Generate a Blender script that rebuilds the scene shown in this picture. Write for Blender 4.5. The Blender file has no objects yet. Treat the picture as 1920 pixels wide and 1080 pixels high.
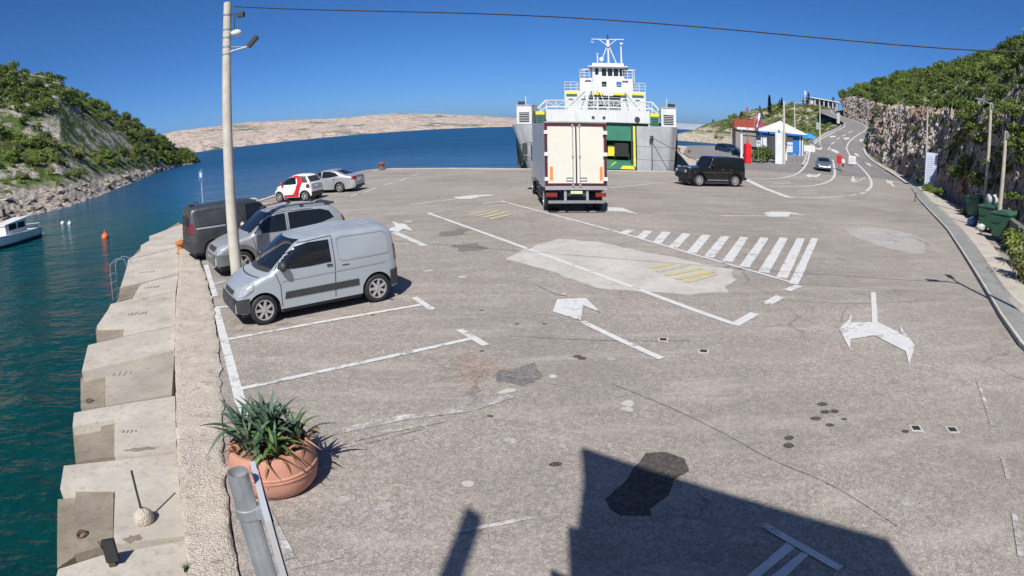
import bpy, bmesh, math, random
from mathutils import Vector, Matrix, noise

scene = bpy.context.scene
COL = scene.collection
PI = math.pi
rnd = random.Random(7)

# ------------------------------------------------------------------ camera (wide security-camera lens with barrel distortion)
cam = bpy.data.cameras.new('camera')
cam_obj = bpy.data.objects.new('camera', cam)
COL.objects.link(cam_obj)
scene.camera = cam_obj
cam.type = 'PANO'
cam.panorama_type = 'FISHEYE_LENS_POLYNOMIAL'
cam.fisheye_fov = PI
cam.fisheye_polynomial_k0 = 0.0
cam.fisheye_polynomial_k1 = -0.043462548601
cam.fisheye_polynomial_k2 = -0.000129898178
cam.fisheye_polynomial_k3 = -2.3107106131e-05
cam.fisheye_polynomial_k4 = 1.14595915976e-06
cam.sensor_fit = 'HORIZONTAL'
cam.sensor_width = 36.0
cam.clip_start = 0.05
cam.clip_end = 60000.0
cam_obj.matrix_world = (Matrix.Translation((0, 0, 3.648)) @ Matrix.Rotation(PI / 2 - 0.255909, 4, 'X')
                        @ Matrix.Rotation(-0.017045, 4, 'Z'))

# ------------------------------------------------------------------ sky, sun, exposure
SUN_EL = math.radians(47.0)
SHADOW_AZ = math.radians(9.0)          # shadows fall this far clockwise of +Y, the sun stands behind the camera
world = bpy.data.worlds.new('World')
scene.world = world
world.use_nodes = True
wn = world.node_tree
bg = wn.nodes['Background']
sky = wn.nodes.new('ShaderNodeTexSky')
sky.sky_type = 'NISHITA'
sky.sun_disc = False
sky.sun_elevation = SUN_EL
sky.sun_rotation = PI + SHADOW_AZ
sky.altitude = 0
sky.air_density = 0.5
sky.dust_density = 1.0
sky.ozone_density = 10.0
clear_air = wn.nodes.new('ShaderNodeHueSaturation')
clear_air.inputs['Saturation'].default_value = 1.11
wn.links.new(sky.outputs[0], clear_air.inputs['Color'])
wn.links.new(clear_air.outputs[0], bg.inputs[0])
bg.inputs[1].default_value = 0.096
sl = bpy.data.lights.new('sun', 'SUN')
sl.energy = 4.5
sl.angle = math.radians(0.53)
sl.color = (1.0, 0.955, 0.89)
sun_obj = bpy.data.objects.new('sun', sl)
COL.objects.link(sun_obj)
sd = Vector((math.sin(SHADOW_AZ) * math.cos(SUN_EL), math.cos(SHADOW_AZ) * math.cos(SUN_EL), -math.sin(SUN_EL)))
sun_obj.rotation_euler = sd.to_track_quat('-Z', 'Y').to_euler()
sun_obj.location = (-6, -40, 40)
vs = scene.view_settings
vs.view_transform = 'Standard'
vs.look = 'None'
vs.exposure = 0.38
vs.gamma = 1.0
vs.use_curve_mapping = False
scene.cycles.max_bounces = 6
scene.cycles.diffuse_bounces = 2
scene.cycles.glossy_bounces = 3
scene.cycles.transparent_max_bounces = 8

# ------------------------------------------------------------------ materials
MATS = {}
def nodes_of(m):
    nt = m.node_tree
    return nt, nt.nodes['Principled BSDF']
def N(nt, kind, **kw):
    n = nt.nodes.new(kind)
    for k, v in kw.items():
        if k in n.inputs:
            n.inputs[k].default_value = v
        else:
            setattr(n, k, v)
    return n
def rgb(c):
    return (c[0], c[1], c[2], 1.0) if len(c) == 3 else c
def grey(v):
    return (v, v, v)
def coords(nt, world_space):
    """Metres: world position for the setting, object space for things."""
    if world_space:
        return nt.nodes.new('ShaderNodeNewGeometry').outputs['Position']
    return nt.nodes.new('ShaderNodeTexCoord').outputs['Object']
def noise_node(nt, co, scale, detail=4, rough=0.6):
    n = N(nt, 'ShaderNodeTexNoise', Scale=scale, Detail=detail, Roughness=rough)
    nt.links.new(co, n.inputs['Vector'])
    return n.outputs['Fac']
def ramp(nt, fac, stops, interp='LINEAR'):
    r = nt.nodes.new('ShaderNodeValToRGB')
    r.color_ramp.interpolation = interp
    el = r.color_ramp.elements
    el[0].position, el[0].color = stops[0][0], rgb(stops[0][1])
    el[1].position, el[1].color = stops[-1][0], rgb(stops[-1][1])
    for p, c in stops[1:-1]:
        e = el.new(p)
        e.color = rgb(c)
    nt.links.new(fac, r.inputs[0])
    return r.outputs[0]
def mix(nt, fac, a, b, mode='MIX'):
    m = nt.nodes.new('ShaderNodeMix')
    m.data_type = 'RGBA'
    m.blend_type = mode
    for sock, v in ((m.inputs[0], fac), (m.inputs[6], a), (m.inputs[7], b)):
        if hasattr(v, 'is_linked') or hasattr(v, 'links'):
            nt.links.new(v, sock)
        elif isinstance(v, (int, float)):
            sock.default_value = v
        else:
            sock.default_value = rgb(v)
    return m.outputs[2]
def bump(nt, height, strength, dist, bsdf):
    b = N(nt, 'ShaderNodeBump', Strength=strength, Distance=dist)
    nt.links.new(height, b.inputs['Height'])
    nt.links.new(b.outputs[0], bsdf.inputs['Normal'])
def plain(name, col, rough=0.6, metal=0.0, var=0.12, scale=6.0, coat=0.0, spec=None, world_space=False, bump_s=0.0):
    """A slightly uneven material: colour wanders by +-var, roughness follows."""
    if name in MATS:
        return MATS[name]
    m = bpy.data.materials.new(name)
    m.use_nodes = True
    nt, b = nodes_of(m)
    co = coords(nt, world_space)
    f = noise_node(nt, co, scale, 5, 0.65)
    lo = tuple(max(0, c * (1 - var)) for c in col)
    hi = tuple(min(1, c * (1 + var)) for c in col)
    nt.links.new(ramp(nt, f, [(0.3, lo), (0.7, hi)]), b.inputs['Base Color'])
    nt.links.new(ramp(nt, f, [(0.3, grey(min(1, rough * 1.15))), (0.7, grey(rough * 0.85))]), b.inputs['Roughness'])
    b.inputs['Metallic'].default_value = metal
    b.inputs['Coat Weight'].default_value = coat
    b.inputs['Coat Roughness'].default_value = 0.05
    if spec is not None:
        b.inputs['Specular IOR Level'].default_value = spec
    if bump_s:
        bump(nt, noise_node(nt, co, scale * 6, 4), bump_s, 0.01, b)
    MATS[name] = m
    return m

def weathered(name, col, rough=0.5, streak=(0.30, 0.17, 0.09), amount=0.4, var=0.08, grime=0.3):
    """Ship and building paint: panels differ a little, grime and rust run down in streaks."""
    m = bpy.data.materials.new(name)
    m.use_nodes = True
    nt, b = nodes_of(m)
    co = coords(nt, True)
    f = noise_node(nt, co, 0.7, 5, 0.65)
    c = ramp(nt, f, [(0.3, tuple(x * (1 - var) for x in col)), (0.7, tuple(min(1, x * (1 + var)) for x in col))])
    mp = N(nt, 'ShaderNodeMapping')
    mp.inputs['Scale'].default_value = (3.2, 3.2, 0.28)
    nt.links.new(co, mp.inputs[0])
    st = noise_node(nt, mp.outputs[0], 1.3, 6, 0.7)
    c = mix(nt, ramp(nt, st, [(0.52, grey(0)), (0.74, grey(grime))]), c, tuple(x * 0.45 for x in col))
    mp2 = N(nt, 'ShaderNodeMapping')
    mp2.inputs['Scale'].default_value = (1.7, 1.7, 0.20)
    mp2.inputs['Location'].default_value = (13, 7, 3)
    nt.links.new(co, mp2.inputs[0])
    ru = noise_node(nt, mp2.outputs[0], 1.6, 5, 0.65)
    c = mix(nt, ramp(nt, ru, [(0.60, grey(0)), (0.76, grey(amount))]), c, streak)
    nt.links.new(c, b.inputs['Base Color'])
    b.inputs['Roughness'].default_value = rough
    bump(nt, f, 0.12, 0.05, b)
    MATS[name] = m
    return m

def make_asphalt(name, base, light, patchy=1.0, warm=(0.30, 0.235, 0.18)):
    m = bpy.data.materials.new(name)
    m.use_nodes = True
    nt, b = nodes_of(m)
    co = coords(nt, True)
    # stone chips showing through the worn binder
    v = N(nt, 'ShaderNodeTexVoronoi', Scale=70.0)
    nt.links.new(co, v.inputs['Vector'])
    sep = nt.nodes.new('ShaderNodeSeparateColor')
    nt.links.new(v.outputs['Color'], sep.inputs[0])
    chips = ramp(nt, sep.outputs[0], [(0.0, tuple(c * 0.45 for c in base)), (0.45, base), (0.8, light), (1.0, tuple(min(1, c * 1.55) for c in light))])
    v2 = N(nt, 'ShaderNodeTexVoronoi', Scale=19.0)
    nt.links.new(co, v2.inputs['Vector'])
    sep2 = nt.nodes.new('ShaderNodeSeparateColor')
    nt.links.new(v2.outputs['Color'], sep2.inputs[0])
    c1 = mix(nt, 0.45, chips, ramp(nt, sep2.outputs[1], [(0, tuple(c * .8 for c in base)), (0.5, base), (1, tuple(c * 1.15 for c in light))]))
    # broad wear, tyre-dragged streaks and rusty earth stains
    big = noise_node(nt, co, 0.16, 6, 0.62)
    c2 = mix(nt, ramp(nt, big, [(0.36, grey(0)), (0.66, grey(0.55 * patchy))]), c1, tuple(c * 0.62 for c in base))
    mp = N(nt, 'ShaderNodeMapping')
    mp.inputs['Scale'].default_value = (0.45, 1.9, 1)
    mp.inputs['Rotation'].default_value = (0, 0, 0.35)
    nt.links.new(co, mp.inputs[0])
    st = noise_node(nt, mp.outputs[0], 0.9, 7, 0.7)
    c3 = mix(nt, ramp(nt, st, [(0.50, grey(0)), (0.72, grey(0.42))]), c2, tuple(min(1, c * 1.25) for c in light))
    mid = noise_node(nt, co, 0.75, 6, 0.7)
    c4 = mix(nt, ramp(nt, mid, [(0.57, grey(0)), (0.74, grey(0.5))]), c3, tuple(c * 0.5 for c in base))
    rust = noise_node(nt, co, 0.33, 3, 0.5)
    c5 = mix(nt, ramp(nt, rust, [(0.60, grey(0)), (0.78, grey(0.35))]), c4, warm)
    # hairline cracks
    d = N(nt, 'ShaderNodeTexNoise', Scale=1.3, Detail=4)
    nt.links.new(co, d.inputs['Vector'])
    wv = N(nt, 'ShaderNodeVectorMath', operation='MULTIPLY_ADD')
    nt.links.new(d.outputs['Color'], wv.inputs[0])
    wv.inputs[1].default_value = (0.9, 0.9, 0.0)
    nt.links.new(co, wv.inputs[2])
    vc = N(nt, 'ShaderNodeTexVoronoi', Scale=0.32, feature='DISTANCE_TO_EDGE')
    nt.links.new(wv.outputs[0], vc.inputs['Vector'])
    gate = noise_node(nt, co, 0.21, 2)
    crack = N(nt, 'ShaderNodeMath', operation='MULTIPLY')
    nt.links.new(ramp(nt, vc.outputs['Distance'], [(0.0, grey(1)), (0.010, grey(0))]), crack.inputs[0])
    nt.links.new(ramp(nt, gate, [(0.48, grey(0)), (0.60, grey(0.5))]), crack.inputs[1])
    c6 = mix(nt, crack.outputs[0], c5, tuple(c * 0.22 for c in base))
    nt.links.new(c6, b.inputs['Base Color'])
    b.inputs['Roughness'].default_value = 0.88
    b.inputs['Specular IOR Level'].default_value = 0.3
    bump(nt, sep.outputs[0], 0.35, 0.006, b)
    MATS[name] = m
    return m

def make_paint(name, col, under, wear=0.5, scale=9.0):
    """Road paint worn down to the asphalt in spots."""
    m = bpy.data.materials.new(name)
    m.use_nodes = True
    nt, b = nodes_of(m)
    co = coords(nt, True)
    f = noise_node(nt, co, scale, 8, 0.75)
    v = N(nt, 'ShaderNodeTexVoronoi', Scale=70.0)
    nt.links.new(co, v.inputs['Vector'])
    sep = nt.nodes.new('ShaderNodeSeparateColor')
    nt.links.new(v.outputs['Color'], sep.inputs[0])
    g = noise_node(nt, co, 1.7, 5, 0.6)
    a = N(nt, 'ShaderNodeMath', operation='MULTIPLY_ADD')
    nt.links.new(f, a.inputs[0])
    a.inputs[1].default_value = 0.5
    hf = N(nt, 'ShaderNodeMath', operation='MULTIPLY')
    nt.links.new(g, hf.inputs[0])
    hf.inputs[1].default_value = 0.5
    nt.links.new(hf.outputs[0], a.inputs[2])
    w = ramp(nt, a.outputs[0], [(0.64 - wear * 0.15, grey(0)), (0.72 - wear * 0.13, grey(1))])
    tone = ramp(nt, g, [(0.3, tuple(c * 0.82 for c in col)), (0.65, col)])
    sp = ramp(nt, sep.outputs[0], [(0, tuple(c * 0.6 for c in under)), (1, tuple(min(1, c * 1.5) for c in under))])
    nt.links.new(mix(nt, w, tone, sp), b.inputs['Base Color'])
    b.inputs['Roughness'].default_value = 0.75
    bump(nt, sep.outputs[0], 0.25, 0.004, b)
    MATS[name] = m
    return m

def make_concrete(name, base, dark, scale=1.0, rough_amount=0.25, pits=0.5):
    m = bpy.data.materials.new(name)
    m.use_nodes = True
    nt, b = nodes_of(m)
    co = coords(nt, True)
    f1 = noise_node(nt, co, 0.9 * scale, 6, 0.65)
    f2 = noise_node(nt, co, 9 * scale, 6, 0.7)
    f3 = noise_node(nt, co, 42 * scale, 4, 0.7)
    c = ramp(nt, f1, [(0.32, dark), (0.62, base), (0.8, tuple(min(1, v * 1.12) for v in base))])
    c = mix(nt, ramp(nt, f2, [(0.52, grey(0)), (0.72, grey(0.75))]), c, tuple(v * 0.55 for v in base))
    f4 = noise_node(nt, co, 2.6 * scale, 7, 0.75)
    c = mix(nt, ramp(nt, f4, [(0.56, grey(0)), (0.66, grey(0.55))]), c, tuple(v * 0.5 for v in base))
    c = mix(nt, ramp(nt, f3, [(0.60, grey(0)), (0.72, grey(pits))]), c, tuple(v * 0.4 for v in base))
    nt.links.new(c, b.inputs['Base Color'])
    b.inputs['Roughness'].default_value = 0.9
    b.inputs['Specular IOR Level'].default_value = 0.25
    h = N(nt, 'ShaderNodeMath', operation='ADD')
    nt.links.new(f2, h.inputs[0])
    nt.links.new(f3, h.inputs[1])
    bump(nt, h.outputs[0], rough_amount, 0.03, b)
    MATS[name] = m
    return m

def make_rock(name, stops, green=None, green_lo=0.52, scale=1.0, strata=0.0, bump_d=0.35, rust=None, green_z=None):
    m = bpy.data.materials.new(name)
    m.use_nodes = True
    nt, b = nodes_of(m)
    co = coords(nt, True)
    f1 = noise_node(nt, co, 0.13 * scale, 8, 0.68)
    f2 = noise_node(nt, co, 0.8 * scale, 8, 0.72)
    v = N(nt, 'ShaderNodeTexVoronoi', Scale=0.75 * scale, feature='DISTANCE_TO_EDGE')
    wv = N(nt, 'ShaderNodeVectorMath', operation='MULTIPLY_ADD')
    d = N(nt, 'ShaderNodeTexNoise', Scale=0.6 * scale, Detail=5)
    nt.links.new(co, d.inputs['Vector'])
    nt.links.new(d.outputs['Color'], wv.inputs[0])
    wv.inputs[1].default_value = (2.0 / scale, 2.0 / scale, 2.0 / scale)
    nt.links.new(co, wv.inputs[2])
    nt.links.new(wv.outputs[0], v.inputs['Vector'])
    c = ramp(nt, f2, stops)
    if rust:
        c = mix(nt, ramp(nt, f1, [(0.50, grey(0)), (0.64, grey(0.7))]), c, rust)
    c = mix(nt, ramp(nt, v.outputs['Distance'], [(0.0, grey(0.75)), (0.07, grey(0))]), c, tuple(x * 0.35 for x in stops[0][1]))
    if green:
        g = noise_node(nt, co, 0.22 * scale, 7, 0.7)
        gc = ramp(nt, f2, [(0.3, tuple(x * 0.5 for x in green)), (0.7, green)])
        gm = ramp(nt, g, [(green_lo - 0.03, grey(0)), (green_lo + 0.05, grey(1))])
        if green_z is not None:
            sp = nt.nodes.new('ShaderNodeSeparateXYZ')
            nt.links.new(co, sp.inputs[0])
            mr = N(nt, 'ShaderNodeMapRange')
            nt.links.new(sp.outputs[2], mr.inputs[0])
            mr.inputs[1].default_value = green_z - 0.6
            mr.inputs[2].default_value = green_z + 1.2
            ml = N(nt, 'ShaderNodeMath', operation='MULTIPLY')
            nt.links.new(gm, ml.inputs[0])
            nt.links.new(mr.outputs[0], ml.inputs[1])
            gm = ml.outputs[0]
        c = mix(nt, gm, c, gc)
    nt.links.new(c, b.inputs['Base Color'])
    b.inputs['Roughness'].default_value = 0.93
    b.inputs['Specular IOR Level'].default_value = 0.2
    h = N(nt, 'ShaderNodeMath', operation='MULTIPLY_ADD')
    nt.links.new(v.outputs['Distance'], h.inputs[0])
    h.inputs[1].default_value = 0.8
    nt.links.new(f2, h.inputs[2])
    bump(nt, h.outputs[0], 0.9, bump_d, b)
    MATS[name] = m
    return m

def make_leaf(name, dark, light, trans=0.25):
    m = bpy.data.materials.new(name)
    m.use_nodes = True
    nt, b = nodes_of(m)
    oi = nt.nodes.new('ShaderNodeObjectInfo')
    co = coords(nt, False)
    f = noise_node(nt, co, 1.6, 4, 0.7)
    a = N(nt, 'ShaderNodeMath', operation='MULTIPLY_ADD')
    nt.links.new(oi.outputs['Random'], a.inputs[0])
    a.inputs[1].default_value = 0.45
    s = N(nt, 'ShaderNodeMath', operation='SUBTRACT')
    nt.links.new(f, s.inputs[0])
    s.inputs[1].default_value = 0.22
    nt.links.new(s.outputs[0], a.inputs[2])
    nt.links.new(ramp(nt, a.outputs[0], [(0.15, dark), (0.75, light)]), b.inputs['Base Color'])
    b.inputs['Roughness'].default_value = 0.6
    b.inputs['Specular IOR Level'].default_value = 0.3
    b.inputs['Subsurface Weight'].default_value = 0.0
    MATS[name] = m
    return m

ASPH = make_asphalt('asphalt', (0.285, 0.254, 0.222), (0.408, 0.366, 0.322))
ROADM = make_asphalt('road_asphalt', (0.19, 0.180, 0.175), (0.29, 0.275, 0.265), 0.7)
PAINT = make_paint('white_road_paint', (0.64, 0.64, 0.62), (0.24, 0.225, 0.21), 0.85)
PAINT_W = make_paint('worn_white_paint', (0.66, 0.65, 0.62), (0.28, 0.258, 0.235), 1.7)
YELLOW = make_paint('faded_yellow_paint', (0.60, 0.50, 0.19), (0.40, 0.37, 0.27), 1.4, 5.0)
CONC = make_concrete('quay_concrete', (0.50, 0.46, 0.395), (0.38, 0.345, 0.29))
CONC_M = make_concrete('greyer_slab_concrete', (0.40, 0.36, 0.305), (0.30, 0.27, 0.225))
CONC_D = make_concrete('weathered_concrete', (0.29, 0.25, 0.195), (0.17, 0.145, 0.11), 1.0, 0.4)
CONC_R = make_concrete('rough_aggregate', (0.42, 0.375, 0.31), (0.27, 0.235, 0.185), 1.0, 1.0, 0.9)
CONC_P = make_concrete('pale_patch_concrete', (0.51, 0.485, 0.44), (0.41, 0.385, 0.345), 1.0, 0.12, 0.35)
WALKM = make_concrete('pavement_grey', (0.27, 0.275, 0.262), (0.21, 0.215, 0.205), 1.2, 0.12, 0.35)
def make_aggregate(name, base):
    m = bpy.data.materials.new(name)
    m.use_nodes = True
    nt, b = nodes_of(m)
    co = coords(nt, True)
    v = N(nt, 'ShaderNodeTexVoronoi', Scale=55.0)
    nt.links.new(co, v.inputs['Vector'])
    sep = nt.nodes.new('ShaderNodeSeparateColor')
    nt.links.new(v.outputs['Color'], sep.inputs[0])
    c = ramp(nt, sep.outputs[0], [(0, tuple(x * 0.6 for x in base)), (0.5, base), (1, tuple(min(1, x * 1.25) for x in base))])
    f = noise_node(nt, co, 1.4, 6, 0.7)
    c = mix(nt, ramp(nt, f, [(0.42, grey(0)), (0.62, grey(0.75))]), c, tuple(x * 1.15 for x in base))
    g = noise_node(nt, co, 4.5, 6, 0.7)
    c = mix(nt, ramp(nt, g, [(0.56, grey(0)), (0.70, grey(0.8))]), c, tuple(x * 0.42 for x in base))
    nt.links.new(c, b.inputs['Base Color'])
    b.inputs['Roughness'].default_value = 0.95
    h = N(nt, 'ShaderNodeMath', operation='MULTIPLY_ADD')
    nt.links.new(v.outputs['Distance'], h.inputs[0])
    h.inputs[1].default_value = -0.8
    nt.links.new(g, h.inputs[2])
    bump(nt, h.outputs[0], 0.7, 0.03, b)
    return m
CONC_R = make_aggregate('rough_aggregate_kerb', (0.475, 0.42, 0.345))
PATCH_D = make_asphalt('dark_repair_asphalt', (0.062, 0.055, 0.048), (0.12, 0.105, 0.092), 0.5)
PATCH_L = make_asphalt('light_repair_asphalt', (0.34, 0.322, 0.30), (0.43, 0.41, 0.385), 0.3)
STAIN = make_asphalt('oil_stained_asphalt', (0.155, 0.143, 0.133), (0.26, 0.242, 0.228), 0.6)
RUSTY = make_asphalt('rust_stained_asphalt', (0.275, 0.222, 0.180), (0.40, 0.335, 0.285), 0.6)

WHITE = weathered('white_ship_paint', (0.62, 0.63, 0.63), 0.45, amount=0.35)
SHIPGREY = weathered('grey_hull_paint', (0.37, 0.385, 0.40), 0.5, amount=0.45, var=0.14, grime=0.4)
SHIPGREEN = plain('green_deck_paint', (0.035, 0.18, 0.115), 0.55, var=0.2, scale=1.2)
SHIPYEL = plain('yellow_ship_paint', (0.78, 0.60, 0.06), 0.5, var=0.12)
BLACK = plain('black_rubber', (0.016, 0.016, 0.017), 0.75, var=0.3)
DARKP = plain('dark_plastic', (0.035, 0.037, 0.04), 0.55, var=0.25)
DARKH = plain('dark_opening', (0.02, 0.022, 0.024), 0.8, var=0.2)
STEEL = plain('galvanised_steel', (0.45, 0.47, 0.49), 0.42, metal=0.6, var=0.2, scale=12)
ALLOY = plain('alloy_rim', (0.58, 0.58, 0.58), 0.32, metal=0.7, var=0.1)
CHROME = plain('bright_metal', (0.72, 0.72, 0.72), 0.18, metal=1.0, var=0.05)
RED = plain('signal_red', (0.60, 0.015, 0.02), 0.45, var=0.12)
DRED = plain('dark_red_frame', (0.075, 0.008, 0.011), 0.5, var=0.2)
BLUEP = plain('kiosk_blue', (0.02, 0.15, 0.46), 0.5, var=0.12)
ORANGE = plain('orange_plastic', (0.80, 0.13, 0.03), 0.5, var=0.1)
GLASS = plain('tinted_glass', (0.010, 0.013, 0.016), 0.05, var=0.2, spec=0.5, coat=0.0)
LAMPG = plain('headlamp_glass', (0.30, 0.32, 0.34), 0.2, var=0.3, scale=14, coat=0.3)
TAIL = plain('tail_lamp_red', (0.17, 0.008, 0.010), 0.2, var=0.15, coat=0.7)
PLATE = plain('number_plate_white', (0.75, 0.75, 0.73), 0.5, var=0.04)
TERRA = None

# ------------------------------------------------------------------ mesh helpers
class MB:
    """Collects vertices and faces for one mesh object."""
    def __init__(self):
        self.v, self.f = [], []
    def add(self, vs, fs):
        o = len(self.v)
        self.v.extend([tuple(p) for p in vs])
        self.f.extend([tuple(i + o for i in q) for q in fs])
        return self
    def box(self, c, s, rz=0.0, rx=0.0, ry=0.0):
        m = Matrix.Translation(c) @ Matrix.Rotation(rz, 4, 'Z') @ Matrix.Rotation(rx, 4, 'X') @ Matrix.Rotation(ry, 4, 'Y')
        hx, hy, hz = s[0] / 2, s[1] / 2, s[2] / 2
        vs = [m @ Vector((x, y, z)) for z in (-hz, hz) for y in (-hy, hy) for x in (-hx, hx)]
        return self.add(vs, [(0, 2, 3, 1), (4, 5, 7, 6), (0, 1, 5, 4), (2, 6, 7, 3), (0, 4, 6, 2), (1, 3, 7, 5)])
    def bx(self, x0, x1, y0, y1, z0, z1):
        return self.box(((x0 + x1) / 2, (y0 + y1) / 2, (z0 + z1) / 2), (x1 - x0, y1 - y0, z1 - z0))
    def cyl(self, p0, p1, r0, r1=None, n=12, caps=True):
        r1 = r0 if r1 is None else r1
        p0, p1 = Vector(p0), Vector(p1)
        d = (p1 - p0)
        q = d.to_track_quat('Z', 'Y') if d.length > 1e-9 else Matrix.Identity(3).to_quaternion()
        vs = []
        for p, r in ((p0, r0), (p1, r1)):
            for k in range(n):
                a = 2 * PI * k / n
                vs.append(p + q @ Vector((r * math.cos(a), r * math.sin(a), 0)))
        fs = [(k, (k + 1) % n, n + (k + 1) % n, n + k) for k in range(n)]
        if caps:
            fs += [tuple(range(n - 1, -1, -1)), tuple(range(n, 2 * n))]
        return self.add(vs, fs)
    def tube(self, pts, r, n=6):
        pts = [Vector(p) for p in pts]
        rs = r if isinstance(r, (list, tuple)) else [r] * len(pts)
        vs, fs = [], []
        for i, p in enumerate(pts):
            d = pts[min(i + 1, len(pts) - 1)] - pts[max(i - 1, 0)]
            q = d.to_track_quat('Z', 'Y')
            for k in range(n):
                a = 2 * PI * k / n
                vs.append(p + q @ Vector((rs[i] * math.cos(a), rs[i] * math.sin(a), 0)))
        for i in range(len(pts) - 1):
            for k in range(n):
                fs.append((i * n + k, i * n + (k + 1) % n, (i + 1) * n + (k + 1) % n, (i + 1) * n + k))
        fs += [tuple(range(n - 1, -1, -1)), tuple(range((len(pts) - 1) * n, len(pts) * n))]
        return self.add(vs, fs)
    def prism(self, poly, z0, z1):
        n = len(poly)
        area = sum(poly[i][0] * poly[(i + 1) % n][1] - poly[(i + 1) % n][0] * poly[i][1] for i in range(n))
        if area < 0:
            poly = list(reversed(poly))
        f0 = z0 if callable(z0) else (lambda x, y: z0)
        f1 = z1 if callable(z1) else (lambda x, y: z1)
        vs = [(x, y, f0(x, y)) for x, y in poly] + [(x, y, f1(x, y)) for x, y in poly]
        fs = [tuple(range(n - 1, -1, -1)), tuple(range(n, 2 * n))]
        fs += [(i, (i + 1) % n, n + (i + 1) % n, n + i) for i in range(n)]
        return self.add(vs, fs)
    def lathe(self, prof, n=24, c=(0, 0, 0), close=True):
        vs, fs = [], []
        for r, z in prof:
            for k in range(n):
                a = 2 * PI * k / n
                vs.append((c[0] + r * math.cos(a), c[1] + r * math.sin(a), c[2] + z))
        for i in range(len(prof) - 1):
            for k in range(n):
                fs.append((i * n + k, i * n + (k + 1) % n, (i + 1) * n + (k + 1) % n, (i + 1) * n + k))
        if close:
            fs += [tuple(range(n - 1, -1, -1)), tuple(range((len(prof) - 1) * n, len(prof) * n))]
        return self.add(vs, fs)
    def sphere(self, c, r, n=12, m=8, sq=(1, 1, 1)):
        vs, fs = [], []
        for i in range(1, m):
            t = PI * i / m
            for k in range(n):
                a = 2 * PI * k / n
                vs.append((c[0] + r * sq[0] * math.sin(t) * math.cos(a), c[1] + r * sq[1] * math.sin(t) * math.sin(a), c[2] + r * sq[2] * math.cos(t)))
        top, bot = len(vs), len(vs) + 1
        vs += [(c[0], c[1], c[2] + r * sq[2]), (c[0], c[1], c[2] - r * sq[2])]
        for k in range(n):
            fs.append((top, k, (k + 1) % n))
            fs.append((bot, (m - 2) * n + (k + 1) % n, (m - 2) * n + k))
        for i in range(m - 2):
            for k in range(n):
                fs.append((i * n + k, (i + 1) * n + k, (i + 1) * n + (k + 1) % n, i * n + (k + 1) % n))
        return self.add(vs, fs)
    def grid(self, rows):
        """rows: list of equally long lists of points."""
        n = len(rows[0])
        vs = [p for r in rows for p in r]
        fs = [(i * n + k, i * n + k + 1, (i + 1) * n + k + 1, (i + 1) * n + k) for i in range(len(rows) - 1) for k in range(n - 1)]
        return self.add(vs, fs)
    def sheet(self, poly, z):
        n = len(poly)
        area = sum(poly[i][0] * poly[(i + 1) % n][1] - poly[(i + 1) % n][0] * poly[i][1] for i in range(n))
        if area < 0:
            poly = list(reversed(poly))
        return self.add([(p[0], p[1], z if not callable(z) else z(p[0], p[1])) for p in poly], [tuple(range(n))])
    def mesh(self, name, mat, smooth=None):
        me = bpy.data.meshes.new(name)
        me.from_pydata(self.v, [], self.f)
        me.update()
        if mat is not None:
            me.materials.append(mat)
        if smooth is not None:
            me.polygons.foreach_set('use_smooth', [True] * len(me.polygons))
            if smooth < 180:
                me.set_sharp_from_angle(angle=math.radians(smooth))
        return me

def obj(name, mb, mat, parent=None, smooth=None, loc=None, rz=None, label=None):
    me = mb.mesh(name, mat, smooth) if isinstance(mb, MB) else mb
    o = bpy.data.objects.new(name, me)
    COL.objects.link(o)
    if parent is not None:
        o.parent = parent
    if loc is not None:
        o.location = loc
    if rz is not None:
        o.rotation_euler = (0, 0, rz)
    if label:
        o['label'] = label
    return o
def tag(o, label, cat, group=None):
    o['label'] = label
    o['category'] = cat
    if group:
        o['group'] = group
    return o
def thing(name, label, cat, loc=(0, 0, 0), rz=0.0, group=None):
    o = bpy.data.objects.new(name, None)
    COL.objects.link(o)
    o.location = loc
    o.rotation_euler = (0, 0, rz)
    o.empty_display_size = 0.3
    return tag(o, label, cat, group)
def struct(name, mb, mat, smooth=None, label=None):
    o = obj(name, mb, mat, None, smooth)
    o['kind'] = 'structure'
    if label:
        o['label'] = label
    return o
def copy_tree(o, parent=None):
    c = o.copy()
    COL.objects.link(c)
    c.parent = parent
    for ch in list(o.children):
        copy_tree(ch, c)
    return c
def lerp(a, b, t):
    return a + (b - a) * t
def interp(tab, x):
    if x <= tab[0][0]:
        return tab[0][1]
    for (x0, a), (x1, b) in zip(tab, tab[1:]):
        if x <= x1:
            return a + (b - a) * (x - x0) / (x1 - x0)
    return tab[-1][1]
def fbm(x, y, z, s, octs=4):
    return noise.fractal(Vector((x * s, y * s, z * s)), 1.0, 2.0, octs)
# height of the road that climbs away from the quay, by distance north
ZP = [(-50, 0), (58, 0), (75, .5), (100, 2.3), (125, 5.8), (145, 8.2), (175, 11.3), (210, 14.7), (235, 16.7), (260, 17.6), (320, 18.2), (500, 20)]
def road_z(y):
    n = len(ZP)
    def sl(k):
        if k <= 0 or k >= n - 1:
            return 0
        s0 = (ZP[k][1] - ZP[k - 1][1]) / (ZP[k][0] - ZP[k - 1][0])
        s1 = (ZP[k + 1][1] - ZP[k][1]) / (ZP[k + 1][0] - ZP[k][0])
        return 0 if s0 * s1 <= 0 else 2 * s0 * s1 / (s0 + s1)
    for i in range(n - 1):
        if y <= ZP[i + 1][0] or i == n - 2:
            (x0, a), (x1, b) = ZP[i], ZP[i + 1]
            h = x1 - x0
            t = (y - x0) / h
            return (2 * t**3 - 3 * t * t + 1) * a + (t**3 - 2 * t * t + t) * h * sl(i) + (-2 * t**3 + 3 * t * t) * b + (t**3 - t * t) * h * sl(i + 1)
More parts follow.
